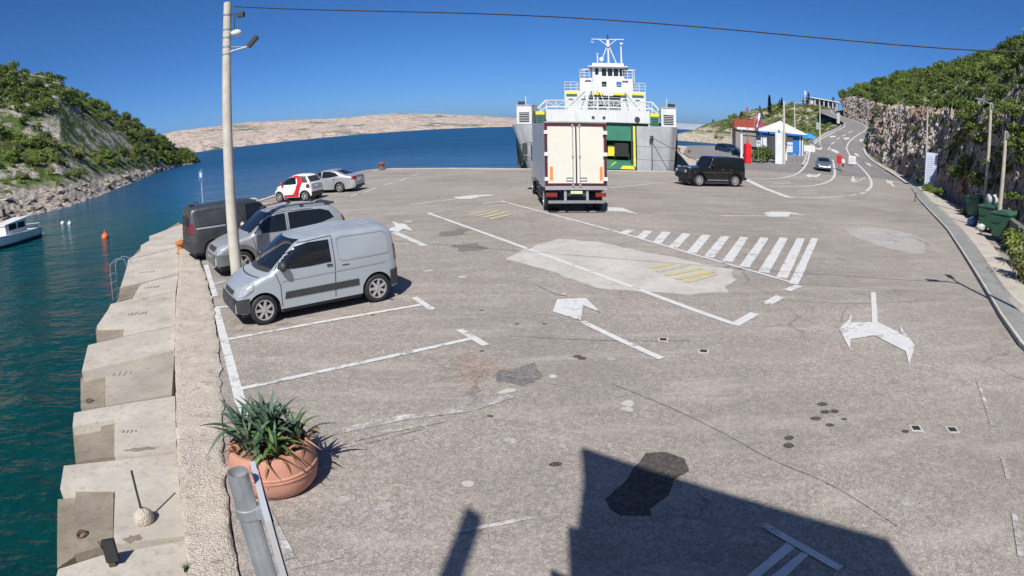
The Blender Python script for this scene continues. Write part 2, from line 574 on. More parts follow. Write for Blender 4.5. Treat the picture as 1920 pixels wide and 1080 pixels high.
def resample(pts, step):
    pts = [Vector(p) for p in pts]
    out = [pts[0]]
    for a, b in zip(pts, pts[1:]):
        n = max(1, int(math.ceil((b - a).length / step)))
        for k in range(1, n + 1):
            out.append(a.lerp(b, k / n))
    return out
def smooth_line(pts, it=2):
    """Chaikin corner cutting, ends kept."""
    pts = [Vector(p) for p in pts]
    for _ in range(it):
        q = [pts[0]]
        for a, b in zip(pts, pts[1:]):
            q += [a.lerp(b, 0.25), a.lerp(b, 0.75)]
        q.append(pts[-1])
        pts = q
    return pts

# ================================================================== SETTING
WATER_Z = -1.2
# ---- sea
def make_water():
    m = bpy.data.materials.new('sea_water')
    m.use_nodes = True
    nt, b = nodes_of(m)
    co = coords(nt, True)
    sep = nt.nodes.new('ShaderNodeSeparateXYZ')
    nt.links.new(co, sep.inputs[0])
    # depth: the creek between quay and hill is shallow and green, the open channel deep and blue
    dn = noise_node(nt, co, 0.05, 4)
    y2 = N(nt, 'ShaderNodeMath', operation='MULTIPLY_ADD')
    nt.links.new(dn, y2.inputs[0])
    y2.inputs[1].default_value = 26.0
    nt.links.new(sep.outputs[1], y2.inputs[2])
    mr = N(nt, 'ShaderNodeMapRange')
    nt.links.new(y2.outputs[0], mr.inputs[0])
    mr.inputs[1].default_value = 5.0
    mr.inputs[2].default_value = 110.0
    deep = ramp(nt, mr.outputs[0], [(0.0, (0.001, 0.020, 0.020)), (0.22, (0.001, 0.042, 0.038)), (0.42, (0.002, 0.074, 0.088)), (0.65, (0.004, 0.062, 0.125)), (1.0, (0.005, 0.055, 0.125))])
    rocks = noise_node(nt, co, 0.55, 5, 0.65)
    shallow = N(nt, 'ShaderNodeMath', operation='MULTIPLY')
    nt.links.new(ramp(nt, rocks, [(0.48, grey(0)), (0.62, grey(0.65))]), shallow.inputs[0])
    nt.links.new(ramp(nt, mr.outputs[0], [(0.0, grey(1)), (0.35, grey(0))]), shallow.inputs[1])
    nt.links.new(mix(nt, shallow.outputs[0], deep, (0.004, 0.022, 0.018)), b.inputs['Base Color'])
    # far off, the single ripples are too small to see and only blur the mirror image
    rr = N(nt, 'ShaderNodeMapRange')
    nt.links.new(sep.outputs[1], rr.inputs[0])
    rr.inputs[1].default_value = 15.0
    rr.inputs[2].default_value = 160.0
    rr.inputs[3].default_value = 0.10
    rr.inputs[4].default_value = 0.34
    nt.links.new(rr.outputs[0], b.inputs['Roughness'])
    b.inputs['IOR'].default_value = 1.33
    mp = N(nt, 'ShaderNodeMapping')
    mp.inputs['Scale'].default_value = (0.55, 1.2, 1)
    mp.inputs['Rotation'].default_value = (0, 0, -0.2)
    nt.links.new(co, mp.inputs[0])
    w1 = noise_node(nt, mp.outputs[0], 1.0, 5, 0.6)
    w2 = noise_node(nt, mp.outputs[0], 0.22, 5, 0.65)
    h = N(nt, 'ShaderNodeMath', operation='MULTIPLY_ADD')
    nt.links.new(w2, h.inputs[0])
    h.inputs[1].default_value = 3.4
    nt.links.new(w1, h.inputs[2])
    wind = noise_node(nt, co, 0.03, 4, 0.6)
    hw_ = N(nt, 'ShaderNodeMath', operation='MULTIPLY')
    nt.links.new(h.outputs[0], hw_.inputs[0])
    nt.links.new(ramp(nt, wind, [(0.35, grey(0.35)), (0.65, grey(1.0))]), hw_.inputs[1])
    bump(nt, hw_.outputs[0], 0.85, 0.34, b)
    return m
WATER = make_water()
sea_mb = MB()
sea_mb.grid([[(x, y, WATER_Z) for x in (-40000, -2000, -200, -40, 40, 200, 2000, 40000)] for y in (-3000, -60, 0, 60, 160, 600, 4000, 40000)])
struct('sea', sea_mb, WATER)

# ---- quay pavement (flat) and the road that climbs away from it
LEFT_EDGE = [(-0.9, -9.0)] + [(-2.48, 3.89), (-3.48, 5.85), (-3.95, 6.82), (-5.46, 10.00), (-7.30, 13.40), (-10.13, 18.07), (-14.88, 25.42)] + [(-15.55, 34.92)]
FAR_EDGE = [(-15.61, 35.93), (-15.31, 43.63), (-14.70, 50.31), (-13.21, 58.16)] + [(-11.8, 58.6)] + [(-7.29, 55.74), (0.16, 51.70), (8.15, 49.97), (13.31, 50.55)]
CLIFF_B = [(108.92, 180.97, 11.90), (103.06, 161.63, 9.96), (97.50, 144.83, 8.18), (84.29, 126.61, 6.01), (73.99, 113.26, 4.06), (64.70, 98.57, 2.17), (57.15, 83.03, 0.93), (51.11, 68.76, 0.24), (42.41, 52.43, 0.00), (34.23, 38.60, 0.00), (28.70, 29.40, 0.00), (23.99, 22.56, 0.00)] + [(19.5, 15.5, 0), (17.5, 8.0, 0), (16.5, -2.0, 0), (16, -12, 0)]
poly = LEFT_EDGE + FAR_EDGE + [(15.6, 53.5), (16.8, 58.0), (43.3, 58.0), (40.6, 52.7), (34.0, 40.0), (31.2, 34.5), (27.0, 25.5), (21.0, 16.0), (18.0, 4.0), (17.0, -9.0)]
pv = MB()
pv.sheet(poly, 0.0)
n0 = len(pv.v)
# skirt down into the water along the quay edges
edge = LEFT_EDGE + FAR_EDGE + [(15.6, 53.5), (16.8, 58.0)]
pv.grid([[(x, y, 0.0) for x, y in edge], [(x, y, -3.0) for x, y in edge]])
pavement = struct('quay_pavement', pv, ASPH)

XL = [(58, 16.8), (68, 20.0), (78, 22.0), (88, 25.5), (96, 49.5), (104, 55.5), (112, 61.0), (120, 66.4), (130, 76.0), (139, 83.0), (150, 90.0), (160, 94.3), (171, 97.5), (185, 102.0), (199, 108.6), (215, 117.5), (231, 130.0), (245, 144.0)]
XR = [(58, 43.3), (70, 49.2), (84, 57.3), (95, 63.0), (104, 67.5), (114, 73.6), (124, 82.0), (134, 90.5), (142, 96.0), (149, 100.0), (160, 103.5), (171, 106.2), (185, 111.3), (199, 117.2), (215, 126.5), (231, 139.0), (245, 153.0)]
rd = MB()
rows = []
y = 58.0
while y <= 245:
    a, b_ = interp(XL, y), interp(XR, y)
    rows.append([(lerp(a, b_, k / 6), y, road_z(y)) for k in range(7)])
    y += 1.5
rd.grid(rows)
road = struct('access_road', rd, ROADM)

# ---- ferry-side pier of pale concrete
pier = MB()
pier.prism([(15.9, 53.2), (19.6, 70.0), (23.6, 88.0), (30.5, 112.0), (41.5, 107.0), (34.0, 88.0), (27.6, 70.5), (19.5, 58.0)], -3.0, lambda x, y: road_z(min(y, 74)) + 0.05)
struct('concrete_pier', pier, CONC)

# ---- pale coping along the far quay edge
cp = MB()
co_line = [Vector((x, y, 0)) for x, y in [LEFT_EDGE[-1]] + FAR_EDGE]
cl, cr = [], []
for i, p in enumerate(co_line):
    d = (co_line[min(i + 1, len(co_line) - 1)] - co_line[max(i - 1, 0)]).normalized()
    nrm = Vector((d.y, -d.x, 0))
    cl.append(p - nrm * 0.08)
    cr.append(p + nrm * 0.42)
cp.grid([[(p.x, p.y, -0.6) for p in cl], [(p.x, p.y, 0.05) for p in cl], [(p.x, p.y, 0.05) for p in cr], [(p.x, p.y, -0.1) for p in cr]])
struct('quay_coping', cp, CONC)

# ---- left ledge of cast concrete slabs, each one its own piece
ZL = -0.12
base_l = [(-20.27, 33.55), (-18.21, 26.28), (-15.97, 21.58), (-12.63, 16.36), (-11.25, 13.69), (-10.33, 12.08), (-9.66, 10.76), (-8.78, 9.53), (-7.66, 8.09), (-7.17, 7.29), (-6.56, 6.47), (-6.44, 5.99), (-5.71, 5.03), (-4.94, 3.96)]
base_r = [(-18.07, 30.46), (-13.72, 22.43), (-9.67, 15.29), (-7.25, 11.06), (-5.72, 8.39), (-4.75, 6.62), (-3.97, 5.31), (-3.41, 4.29)]
lb = MB()
lb.prism(base_l + [(-4.4, 2.2), (-3.4, 0.5), (-2.0, 0.5), (-2.3, 2.2)] + list(reversed(base_r)), -3.0, -0.62)
ledge = struct('quay_ledge', lb, CONC_D)
SLABS = [
    (-0.10, [(-17.08, 28.95), (-17.02, 25.09), (-16.07, 23.64), (-15.89, 22.63), (-14.83, 21.06), (-14.47, 19.60), (-13.23, 21.77), (-16.32, 27.53)]),
    (-0.13, [(-14.54, 19.66), (-13.68, 18.36), (-11.74, 15.23), (-10.45, 16.93), (-13.29, 21.83)]),
    (-0.11, [(-11.15, 15.62), (-10.38, 13.97), (-9.96, 13.90), (-9.21, 14.64), (-10.35, 16.76)]),
    (-0.14, [(-10.86, 13.50), (-10.52, 12.88), (-9.89, 11.54), (-9.04, 11.65), (-8.53, 10.85), (-7.52, 11.69), (-9.25, 14.69), (-10.43, 14.02)]),
    (-0.06, [(-8.96, 10.02), (-8.00, 8.58), (-6.48, 9.88), (-7.34, 11.41), (-8.40, 10.55)]),
    (-0.15, [(-7.70, 8.99), (-6.59, 7.43), (-5.54, 8.08), (-6.55, 9.97)]),
    (-0.13, [(-7.01, 7.07), (-6.68, 6.61), (-6.07, 7.01), (-5.34, 5.94), (-4.44, 6.26), (-5.41, 7.99), (-6.51, 7.40)]),
    (-0.16, [(-6.04, 5.58), (-5.68, 5.04), (-5.43, 5.10), (-4.87, 5.23), (-4.22, 4.20), (-3.44, 4.55), (-4.07, 5.62), (-4.45, 6.25)]),
    (-0.07, [(-4.52, 3.59), (-4.47, 3.49)] + [(-4.55, 2.6), (-2.45, 2.6)] + [(-3.32, 4.39), (-4.16, 3.92)]),
]
def shrink(poly, d):
    c = Vector((sum(p[0] for p in poly) / len(poly), sum(p[1] for p in poly) / len(poly)))
    return [tuple(Vector(p) + (c - Vector(p)).normalized() * d) for p in poly]
for zt, pl in SLABS:
    mb = MB()
    mb.prism(shrink(pl, 0.012), -1.9, zt)
    o = obj('concrete_slab', mb, CONC_M if zt == -0.15 else CONC, ledge)
# lower landing steps cut into the water side
STEPS = [
    (-0.22, [(-12.14, 15.73), (-11.43, 16.01), (-10.73, 14.43), (-11.05, 14.17)]),
    (-0.24, [(-10.04, 11.68), (-9.25, 11.91), (-8.73, 11.10), (-9.36, 10.84)]),
    (-0.27, [(-8.24, 8.78), (-7.84, 9.14), (-6.80, 7.66), (-7.25, 7.53)]),
    (-0.28, [(-6.89, 6.83), (-6.47, 7.10), (-5.76, 6.09), (-6.09, 5.89)]),
    (-0.20, [(-6.33, 6.95), (-6.17, 7.12), (-5.44, 6.05), (-5.64, 5.96)]),
    (-0.195, [(-5.50, 5.17), (-4.95, 5.30), (-4.29, 4.27), (-4.64, 3.98)]),
    (-0.27, [(-5.69, 4.96), (-5.44, 5.06), (-4.70, 4.03), (-4.78, 3.80)]),
]
for zt, pl in STEPS:
    mb = MB()
    mb.prism(shrink(pl, -0.01), -1.9, zt)
    obj('landing_step', mb, CONC_D, ledge)
# casting marks pressed into the slabs, now only dark strokes
def marks(px, z, n, h, w, gap, rot):
    mb = MB()
    for k in range(n):
        mb.box((px[0] + math.cos(rot) * gap * k, px[1] + math.sin(rot) * gap * k, z + 0.002), (w, h * (1 if k % 3 else 0.6), 0.006), rot + 0.1 * (k % 2))
    o = obj('casting_mark', mb, CONC_D, ledge)
    o['kind'] = 'stuff'
for args in (((-12.29, 17.22), -0.13, 6, 0.28, 0.05, 0.11, 0.3), ((-10.64, 15.08), -0.11, 5, 0.26, 0.05, 0.11, 0.3), ((-9.50, 12.51), -0.14, 6, 0.26, 0.045, 0.10, 0.3), ((-7.31, 8.76), -0.15, 4, 0.22, 0.03, 0.12, 0.3), ((-5.63, 6.63), -0.13, 4, 0.10, 0.025, 0.07, 0.3)):
    marks(*args)
blob_spots = (((-5.05, 6.20), -0.13, 0.22, 0.06), ((-4.05, 4.36), -0.16, 0.10, 0.07))
for c_, z_, a_, b_ in blob_spots:
    mb = MB()
    mb.sheet([(c_[0] + a_ * math.cos(2 * PI * k / 20) * (1 + 0.25 * math.sin(k * 2.1)), c_[1] + b_ * math.sin(2 * PI * k / 20) * (1 + 0.25 * math.cos(k * 1.7)) + 0.35 * a_ * math.cos(2 * PI * k / 20)) for k in range(20)], z_ + 0.003)
    obj('damp_stain', mb, CONC_D, ledge)
def torus(mb, c, R, r, n=14, m=6, tilt=0.3):
    M = Matrix.Translation(c) @ Matrix.Rotation(tilt, 4, 'X')
    rows = []
    for i in range(n + 1):
        a = 2 * PI * i / n
        rows.append([M @ Vector(((R + r * math.cos(2 * PI * k / m)) * math.cos(a), (R + r * math.cos(2 * PI * k / m)) * math.sin(a), r * math.sin(2 * PI * k / m))) for k in range(m + 1)])
    mb.grid(rows)
RUST_IRON = plain('rusty_iron', (0.10, 0.055, 0.035), 0.8, var=0.5, scale=20)
for (x, y), z, where in (((-4.75, 4.29), -0.2, 'beside the ball-footed post'), ((-7.23, 7.77), -0.27, 'in the landing step below the stamped slab')):
    mb = MB()
    torus(mb, (0, 0, 0.03), 0.055, 0.012)
    o = obj('mooring_ring', mb, RUST_IRON, None, 40, loc=(x, y, z))
    tag(o, 'small rusty mooring ring lying on the slab ' + where, 'mooring ring')

# ---- rough kerb strip of broken aggregate between ledge and car park
kl = [(-2.96, 3.72), (-3.45, 4.60), (-3.85, 5.31), (-4.12, 5.74), (-4.96, 7.28), (-6.29, 9.59), (-8.38, 13.26), (-9.95, 16.12), (-11.87, 19.45), (-15.39, 25.88)]
kr = [(-2.47, 3.83), (-3.01, 4.91), (-3.43, 5.77), (-3.88, 6.73), (-4.77, 8.59), (-5.55, 10.15), (-7.23, 13.22), (-8.81, 15.86), (-10.63, 18.76), (-14.67, 25.07)]
kl = [(-2.0, 0.5)] + [tuple(p) for p in kl]
kr = [(-1.5, 0.5)] + [tuple(p) for p in kr]
def by_count(pts, n):
    pts = [Vector((p[0], p[1])) for p in pts]
    L = [0]
    for a, b in zip(pts, pts[1:]):
        L.append(L[-1] + (b - a).length)
    out = []
    for k in range(n):
        s = L[-1] * k / (n - 1)
        for i in range(len(pts) - 1):
            if s <= L[i + 1] + 1e-9:
                out.append(pts[i].lerp(pts[i + 1], (s - L[i]) / max(1e-9, L[i + 1] - L[i])))
                break
    return out
na, nb = 240, 14
A_, B_ = by_count(kl, na), by_count(kr, na)
rows = []
for a, b in zip(A_, B_):
    ja = 0.02 * fbm(a.x, a.y, 3, 3.0)
    jb = 0.07 * fbm(b.x, b.y, 9, 2.2) + 0.03 * fbm(b.x, b.y, 1, 9)
    r = [(a.x, a.y, -0.6)]
    for k in range(nb):
        t = k / (nb - 1)
        p = a.lerp(b, t) + (b - a).normalized() * (ja * (1 - t) + jb * t)
        z = 0.05 + 0.022 * fbm(p.x, p.y, 0, 2.5, 5) + 0.012 * fbm(p.x, p.y, 5, 14, 3) - (0.02 if k in (0, nb - 1) else 0)
        r.append((p.x, p.y, z))
    p = b + (b - a).normalized() * (jb + 0.01)
    r.append((p.x, p.y, -0.1))
    rows.append(r)
ks = MB()
ks.grid(rows)
struct('quay_kerb', ks, CONC_R, 60)

# ---- paint and patches on the asphalt (parts of the pavement, thin sheets)
def zz(y, lift):
    return road_z(y) + lift if y > 58 else lift
LAYER = [0]
def ribbon(pts, w, name, mat=None, parent=None, lift=0.008, w2=None, step=1.0):
    LAYER[0] += 1
    lift += 0.0005 * (LAYER[0] % 9)          # no two strokes share a plane where they cross
    pts = [Vector((p[0], p[1])) for p in pts]
    pts = [Vector((p.x, p.y)) for p in resample([(p.x, p.y, 0) for p in pts], step)]
    L, R_ = [], []
    n = len(pts)
    for i, p in enumerate(pts):
        d = (pts[min(i + 1, n - 1)] - pts[max(i - 1, 0)]).normalized()
        nn = Vector((-d.y, d.x))
        ww = w if w2 is None else lerp(w, w2, i / (n - 1))
        j = 1 + 0.10 * fbm(p.x, p.y, 2, 5, 2)
        L.append(p + nn * ww / 2 * j)
        R_.append(p - nn * ww / 2 * j)
    mb = MB()
    mb.grid([[(p.x, p.y, zz(p.y, lift)) for p in R_], [(p.x, p.y, zz(p.y, lift)) for p in L]])
    return obj(name, mb, mat or PAINT, parent or pavement)
def blob(poly, name, mat, lift=0.004, parent=None, wob=0.12, sub=0.35, seed=0):
    pts = resample([(p[0], p[1], 0) for p in list(poly) + [poly[0]]], sub)[:-1]
    pts = [(p.x + wob * fbm(p.x, p.y, seed, 1.7, 4), p.y + wob * fbm(p.x, p.y, seed + 7, 1.7, 4)) for p in pts]
    mb = MB()
    mb.sheet(pts, lambda x, y: zz(y, lift))
    return obj(name, mb, mat, parent or pavement)
def ellipse(c, rx, ry, n=16, rot=0.0):
    return [(c[0] + rx * math.cos(2 * PI * k / n) * math.cos(rot) - ry * math.sin(2 * PI * k / n) * math.sin(rot), c[1] + rx * math.cos(2 * PI * k / n) * math.sin(rot) + ry * math.sin(2 * PI * k / n) * math.cos(rot)) for k in range(n)]

# parking bays on the left
for pts, w in [([(-6.82, 12.61), (-5.08, 9.59), (-4.16, 7.96), (-3.56, 6.88)], 0.17), ([(-9.63, 17.45), (-7.33, 13.60)], 0.15), ([(-6.84, 12.61), (-6.45, 12.69)], 0.13), ([(-8.07, 14.77), (-7.56, 15.55)], 0.12),
               ([(-5.46, 10.40), (-3.70, 11.57), (-1.88, 12.68)], 0.12), ([(-2.11, 13.27), (-1.59, 12.32)], 0.14), ([(-4.21, 8.08), (-2.58, 9.24), (-0.71, 10.53)], 0.125), ([(-0.95, 11.04), (-0.45, 10.17)], 0.15),
               ([(-14.88, 34.58), (-9.53, 32.24)], 0.12), ([(-9.60, 31.83), (-9.22, 32.77)], 0.14), ([(-10.78, 36.53), (-9.32, 35.79)], 0.12), ([(-9.05, 34.87), (-8.95, 36.42)], 0.14),
               ([(-9.73, 42.71), (-8.10, 41.78)], 0.12), ([(-8.19, 41.10), (-8.00, 42.87)], 0.14), ([(-10.57, 46.06), (-7.47, 44.20)], 0.12), ([(-7.65, 43.88), (-7.53, 45.97)], 0.14), ([(-11.69, 50.59), (-7.22, 48.17)], 0.12), ([(-7.36, 47.76), (-7.19, 49.70)], 0.14),
               ([(-12.68, 55.83), (-6.76, 51.67)], 0.12), ([(-8.68, 36.86), (-8.44, 39.51)], 0.13), ([(-12.20, 53.68), (-10.48, 56.01)], 0.10)]:
    ribbon(pts, w, 'bay_line')
ribbon([(-2.19, 6.93), (-1.41, 7.38), (-0.59, 7.65), (-0.03, 8.09)], 0.16, 'bay_line', PAINT_W)
ribbon([(-1.99, 6.68), (-1.50, 6.99), (-0.91, 7.29)], 0.10, 'bay_line', PAINT_W)
ribbon([(-2.58, 4.96), (-2.08, 4.21)], 0.13, 'bay_line', PAINT_W)
ribbon([(-2.04, 4.09), (-1.60, 4.34)], 0.07, 'bay_line', PAINT_W)
ribbon([(-0.59, 4.81), (0.17, 5.08)], 0.06, 'bay_line', PAINT_W)
# central waiting box
for pts, w in [([(-3.45, 26.52), (0.42, 18.44), (2.87, 13.52), (3.67, 11.94), (4.26, 10.88)], 0.16), ([(-3.45, 26.52), (-2.89, 27.03)], 0.13), ([(4.22, 10.85), (4.95, 11.55)], 0.22), ([(5.48, 12.16), (6.11, 12.76)], 0.24), ([(6.52, 13.25), (7.07, 13.67)], 0.22),
               ([(-1.26, 29.02), (-0.43, 29.88)], 0.13), ([(-0.43, 29.88), (1.35, 25.89), (3.62, 21.07), (5.26, 17.43), (7.04, 13.94)], 0.14), ([(-2.44, 27.96), (-1.71, 28.35)], 0.12),
               ([(5.54, 35.91), (11.25, 41.55)], 0.16), ([(5.51, 34.75), (9.40, 33.55), (13.61, 34.15)], 0.09)]:
    ribbon(pts, w, 'lane_line')
# hatched keep-clear stripes
for a, b in [((1171, 437), (1182, 431)), ((1197, 446), (1214, 434)), ((1230, 455), (1249, 436)), ((1262, 463), (1288, 439)), ((1296, 473), (1324, 442)), ((1327, 482), (1361, 444)), ((1362, 491), (1396, 446)), ((1395, 501), (1435, 447)), ((1432, 511), (1470, 447)), ((1465, 521), (1502, 447))]:
    pass
HATCH = [[(3.68, 20.76), (4.15, 21.62)], [(4.14, 19.97), (4.75, 21.41)], [(4.53, 19.14), (5.37, 21.22)], [(4.89, 18.45), (6.05, 20.93)], [(5.27, 17.65), (6.71, 20.65)], [(5.61, 16.98), (7.39, 20.48)], [(6.01, 16.41), (8.07, 20.32)], [(6.30, 15.74), (8.87, 20.27)], [(6.64, 15.11), (9.71, 20.34)], [(6.94, 14.50), (10.43, 20.29)]]
for pts in HATCH:
    ribbon(pts, 0.31, 'hatch_stripe')
ribbon([(6.99, 13.84), (11.07, 20.34)], 0.26, 'hatch_stripe')
# painted arrows
def flat(poly, name, mat=None, lift=0.010, parent=None):
    LAYER[0] += 1
    lift += 0.003 + 0.0005 * (LAYER[0] % 9)
    mb = MB()
    mb.sheet(poly, lambda x, y: zz(y, lift))
    return obj(name, mb, mat or PAINT, parent or pavement)
flat([(8.88, 12.87), (9.03, 12.86), (7.60, 10.58), (7.45, 10.60)], 'arrow_marking')
flat([(6.40, 10.29), (6.99, 10.85), (7.17, 11.13), (7.20, 11.09), (6.90, 10.64), (7.60, 10.58), (7.72, 9.78), (8.01, 10.30), (7.59, 9.13), (7.24, 8.72), (6.81, 8.25), (7.16, 8.85), (7.01, 9.79), (6.33, 9.68), (6.01, 9.14)], 'arrow_marking')
flat([(0.78, 12.04), (0.93, 12.92), (1.54, 12.96), (1.72, 11.86), (1.42, 12.44), (1.27, 11.42)], 'arrow_marking', PAINT)
ribbon([(1.28, 11.39), (1.82, 10.31), (2.37, 9.30)], 0.14, 'arrow_marking')
flat([(0.52, 14.15), (1.15, 13.46), (1.15, 13.15), (0.94, 13.29)], 'arrow_marking', PAINT_W)
flat([(-4.47, 22.43), (-4.31, 23.35), (-4.67, 24.47), (-3.97, 23.64), (-3.41, 21.98), (-3.87, 22.52), (-3.95, 21.76)], 'arrow_marking')
ribbon([(-4.14, 22.01), (-2.63, 19.20)], 0.22, 'arrow_marking')
flat([(-4.22, 24.63), (-3.82, 24.53), (-3.78, 23.73), (-4.08, 24.06)], 'arrow_marking', PAINT_W)
ribbon([(-4.78, 29.75), (-2.29, 31.57)], 0.16, 'arrow_marking')
flat([(-2.88, 32.19), (-1.70, 32.85), (-0.65, 32.63), (-2.00, 31.05), (-2.58, 31.19)], 'arrow_marking')
flat([(4.17, 27.52), (4.86, 27.38), (5.20, 25.43), (4.49, 26.18), (3.94, 26.16)], 'arrow_marking')
ribbon([(8.90, 25.38), (11.55, 25.81)], 0.16, 'arrow_marking')
flat([(11.47, 26.60), (12.28, 27.27), (13.26, 27.29), (13.62, 26.35), (12.97, 26.56), (12.42, 25.65), (11.34, 25.46)], 'arrow_marking')
flat([(13.51, 27.17), (13.57, 26.18), (13.23, 26.61)], 'arrow_marking', None, 0.012)
# shaded bay corner by the building
flat([(2.38, 4.55), (2.45, 4.61), (2.95, 3.74), (2.87, 3.69)], 'bay_line')
flat([(2.55, 4.24), (2.60, 4.14), (2.09, 3.80), (1.97, 3.83)], 'bay_line')
flat([(2.64, 4.06), (2.69, 4.00), (2.33, 3.74), (2.19, 3.78)], 'bay_line')
# faint edge line on the right
for pts in ([(7.76, 7.35), (6.71, 5.81)], [(6.18, 5.03), (5.85, 4.55)], [(5.36, 3.94), (4.88, 3.32)]):
    ribbon(pts, 0.07, 'edge_line', PAINT_W)
# worn yellow lettering, now only slanting strokes
for a in ([(-1.65, 25.50), (-0.94, 26.64)], [(-1.36, 25.15), (-0.50, 26.57)], [(-1.09, 24.68), (-0.16, 26.04)], [(-0.80, 24.22), (0.01, 25.40)]):
    ribbon(a, 0.22, 'yellow_stroke', YELLOW, lift=0.012)
for a in ([(3.53, 15.70), (4.32, 16.24)], [(3.64, 15.28), (4.70, 16.04)], [(3.77, 14.88), (5.01, 15.65)], [(3.95, 14.49), (5.23, 15.28)], [(4.10, 14.16), (5.15, 14.93)]):
    ribbon(a, 0.20, 'yellow_stroke', YELLOW, lift=0.012)

# repairs, stains, covers
blob([(-0.16, 16.94), (0.65, 18.75), (1.45, 19.94), (2.50, 19.52), (3.74, 17.98), (4.95, 16.36), (5.86, 15.44), (5.46, 14.35), (4.82, 13.19), (3.64, 13.19), (2.83, 13.47), (1.90, 13.81), (1.28, 14.96), (0.42, 16.31)], 'concrete_patch', CONC_P, 0.004, wob=0.16)
blob([(13.96, 23.03), (15.56, 23.67), (16.96, 22.51), (16.79, 20.52), (14.96, 18.11), (13.94, 17.61), (13.32, 18.98), (13.21, 20.64)], 'concrete_patch', PATCH_L, 0.004, wob=0.14)
blob([(0.92, 5.37), (1.16, 5.66), (1.33, 5.99), (1.54, 6.28), (1.77, 6.28), (1.95, 6.05), (1.91, 5.77), (1.69, 5.58), (1.56, 5.33), (1.32, 5.11), (1.30, 4.98), (1.01, 5.03), (0.92, 5.17)], 'asphalt_patch', PATCH_D, 0.004, wob=0.05, sub=0.12)
blob([(-2.50, 21.48), (-1.84, 22.37), (-1.34, 21.84), (-1.64, 20.93), (-2.24, 20.72)], 'oil_stain', STAIN, 0.003, wob=0.2, sub=0.2)
blob([(-1.74, 19.00), (-0.96, 19.51), (-0.83, 18.40), (-1.38, 17.99)], 'oil_stain', STAIN, 0.003, wob=0.2, sub=0.2)
blob([(-0.22, 9.14), (0.19, 9.26), (0.45, 8.79), (0.17, 8.40), (-0.14, 8.55)], 'oil_stain', STAIN, 0.003, wob=0.25, sub=0.15)
blob([(-0.92, 9.16), (-0.71, 9.82), (-0.23, 9.60), (-0.10, 8.92), (-0.44, 8.48), (-0.78, 8.56)], 'rust_stain', RUSTY, 0.0025, wob=0.3, sub=0.15)
blob([(-3.47, 12.04), (-2.96, 12.33), (-2.64, 12.02), (-3.15, 11.67)], 'rust_stain', RUSTY, 0.0025, wob=0.15, sub=0.15)
for px in [(0.57, 8.76), (-1.81, 5.31), (-0.11, 6.72), (1.55, 9.38), (-1.18, 15.09), (-2.12, 15.85), (-2.03, 14.42), (-0.51, 5.76), (-1.38, 5.20), (-3.68, 8.88), (1.59, 7.70), (1.52, 7.50), (-0.10, 8.24), (4.18, 4.55)]:
    r = rnd.uniform(0.06, 0.12)
    blob(ellipse(px, r * 1.1, r, 14, rnd.random() * 3), 'pale_spot', PATCH_L if rnd.random() < 0.5 else CONC_P, 0.004, wob=0.10, sub=0.05, seed=rnd.random() * 50)
for px in [(-0.32, 7.45), (0.46, 6.14), (4.36, 7.16), (4.30, 6.90), (4.46, 6.88), (4.05, 6.73), (4.17, 6.51), (4.45, 6.62), (3.43, 6.29), (3.34, 6.10), (5.21, 6.06), (-0.60, 12.24), (0.58, 11.31), (0.07, 11.34), (-0.50, 9.91), (-2.78, 12.02), (-2.58, 13.12), (1.02, 9.57), (1.08, 9.47)]:
    r = rnd.uniform(0.035, 0.07)
    blob(ellipse(px, r * 1.3, r, 10), 'tar_spot', PATCH_D, 0.0045, wob=0.03, sub=0.03, seed=rnd.random() * 50)
for pts in ([(1.43, 8.39), (1.99, 7.62), (2.52, 6.74), (3.01, 5.83), (3.52, 5.16), (3.84, 4.19)], [(-0.01, 10.65), (1.71, 10.23), (3.04, 10.08)], [(7.18, 13.83), (9.27, 13.26), (11.94, 12.42)], [(5.44, 12.64), (7.73, 11.89), (10.64, 12.07)], [(-2.60, 6.27), (-1.71, 6.65), (-1.10, 7.13)]):
    j = [(p[0] + rnd.uniform(-.05, .05), p[1] + rnd.uniform(-.05, .05)) for p in pts]
    ribbon([(p.x, p.y) for p in smooth_line([(q[0], q[1], 0) for q in j], 2)], 0.013, 'asphalt_seam', STAIN, lift=0.005, step=0.2)
for px in [(2.61, 10.22), (3.18, 9.55), (5.42, 6.09), (5.97, 5.90)]:
    fr = MB()
    fr.prism(ellipse(px, 0.13, 0.13, 4, 0.5), -0.02, 0.007)
    d = obj('drain_cover', fr, CONC_P, pavement)
    mb = MB()
    mb.prism(ellipse(px, 0.085, 0.085, 4, 0.5), -0.02, 0.011)
    obj('grate', mb, DARKH, d)

# ---- road markings on the access road
RP = road
def rline(pts, w, name='lane_line', mat=None, smooth=True):
    p = smooth_line([(q[0], q[1], 0) for q in pts], 2) if smooth else pts
    return ribbon([(q[0], q[1]) for q in p], w, name, mat or PAINT, RP if pts[0][1] > 58 else pavement, 0.012)
rline([(18.51, 46.50, 0.00), (21.72, 47.61, 0.00), (25.90, 52.71, 0.00), (31.33, 61.53, 0.03), (37.75, 72.55, 0.40), (44.28, 84.40, 1.02), (49.62, 94.41, 1.79), (57.90, 107.37, 3.18), (67.63, 118.72, 4.91), (79.07, 132.70, 6.77), (85.27, 141.10, 7.76), (86.91, 145.28, 8.23)], 0.24)
rline([(18.09, 40.49, 0.00), (21.77, 42.02, 0.00), (24.81, 44.88, 0.00), (29.08, 50.45, 0.00), (35.17, 60.31, 0.01), (41.14, 70.90, 0.33), (46.54, 80.74, 0.79)], 0.26)
rline([(16.40, 33.99, 0.00), (18.04, 34.00, 0.00), (21.69, 36.01, 0.00)], 0.24)
for pts in ([(22.82, 36.97, 0.00), (24.15, 38.05, 0.00)], [(24.79, 38.59, 0.00), (26.28, 40.12, 0.00)]):
    rline(pts, 0.24, smooth=False)
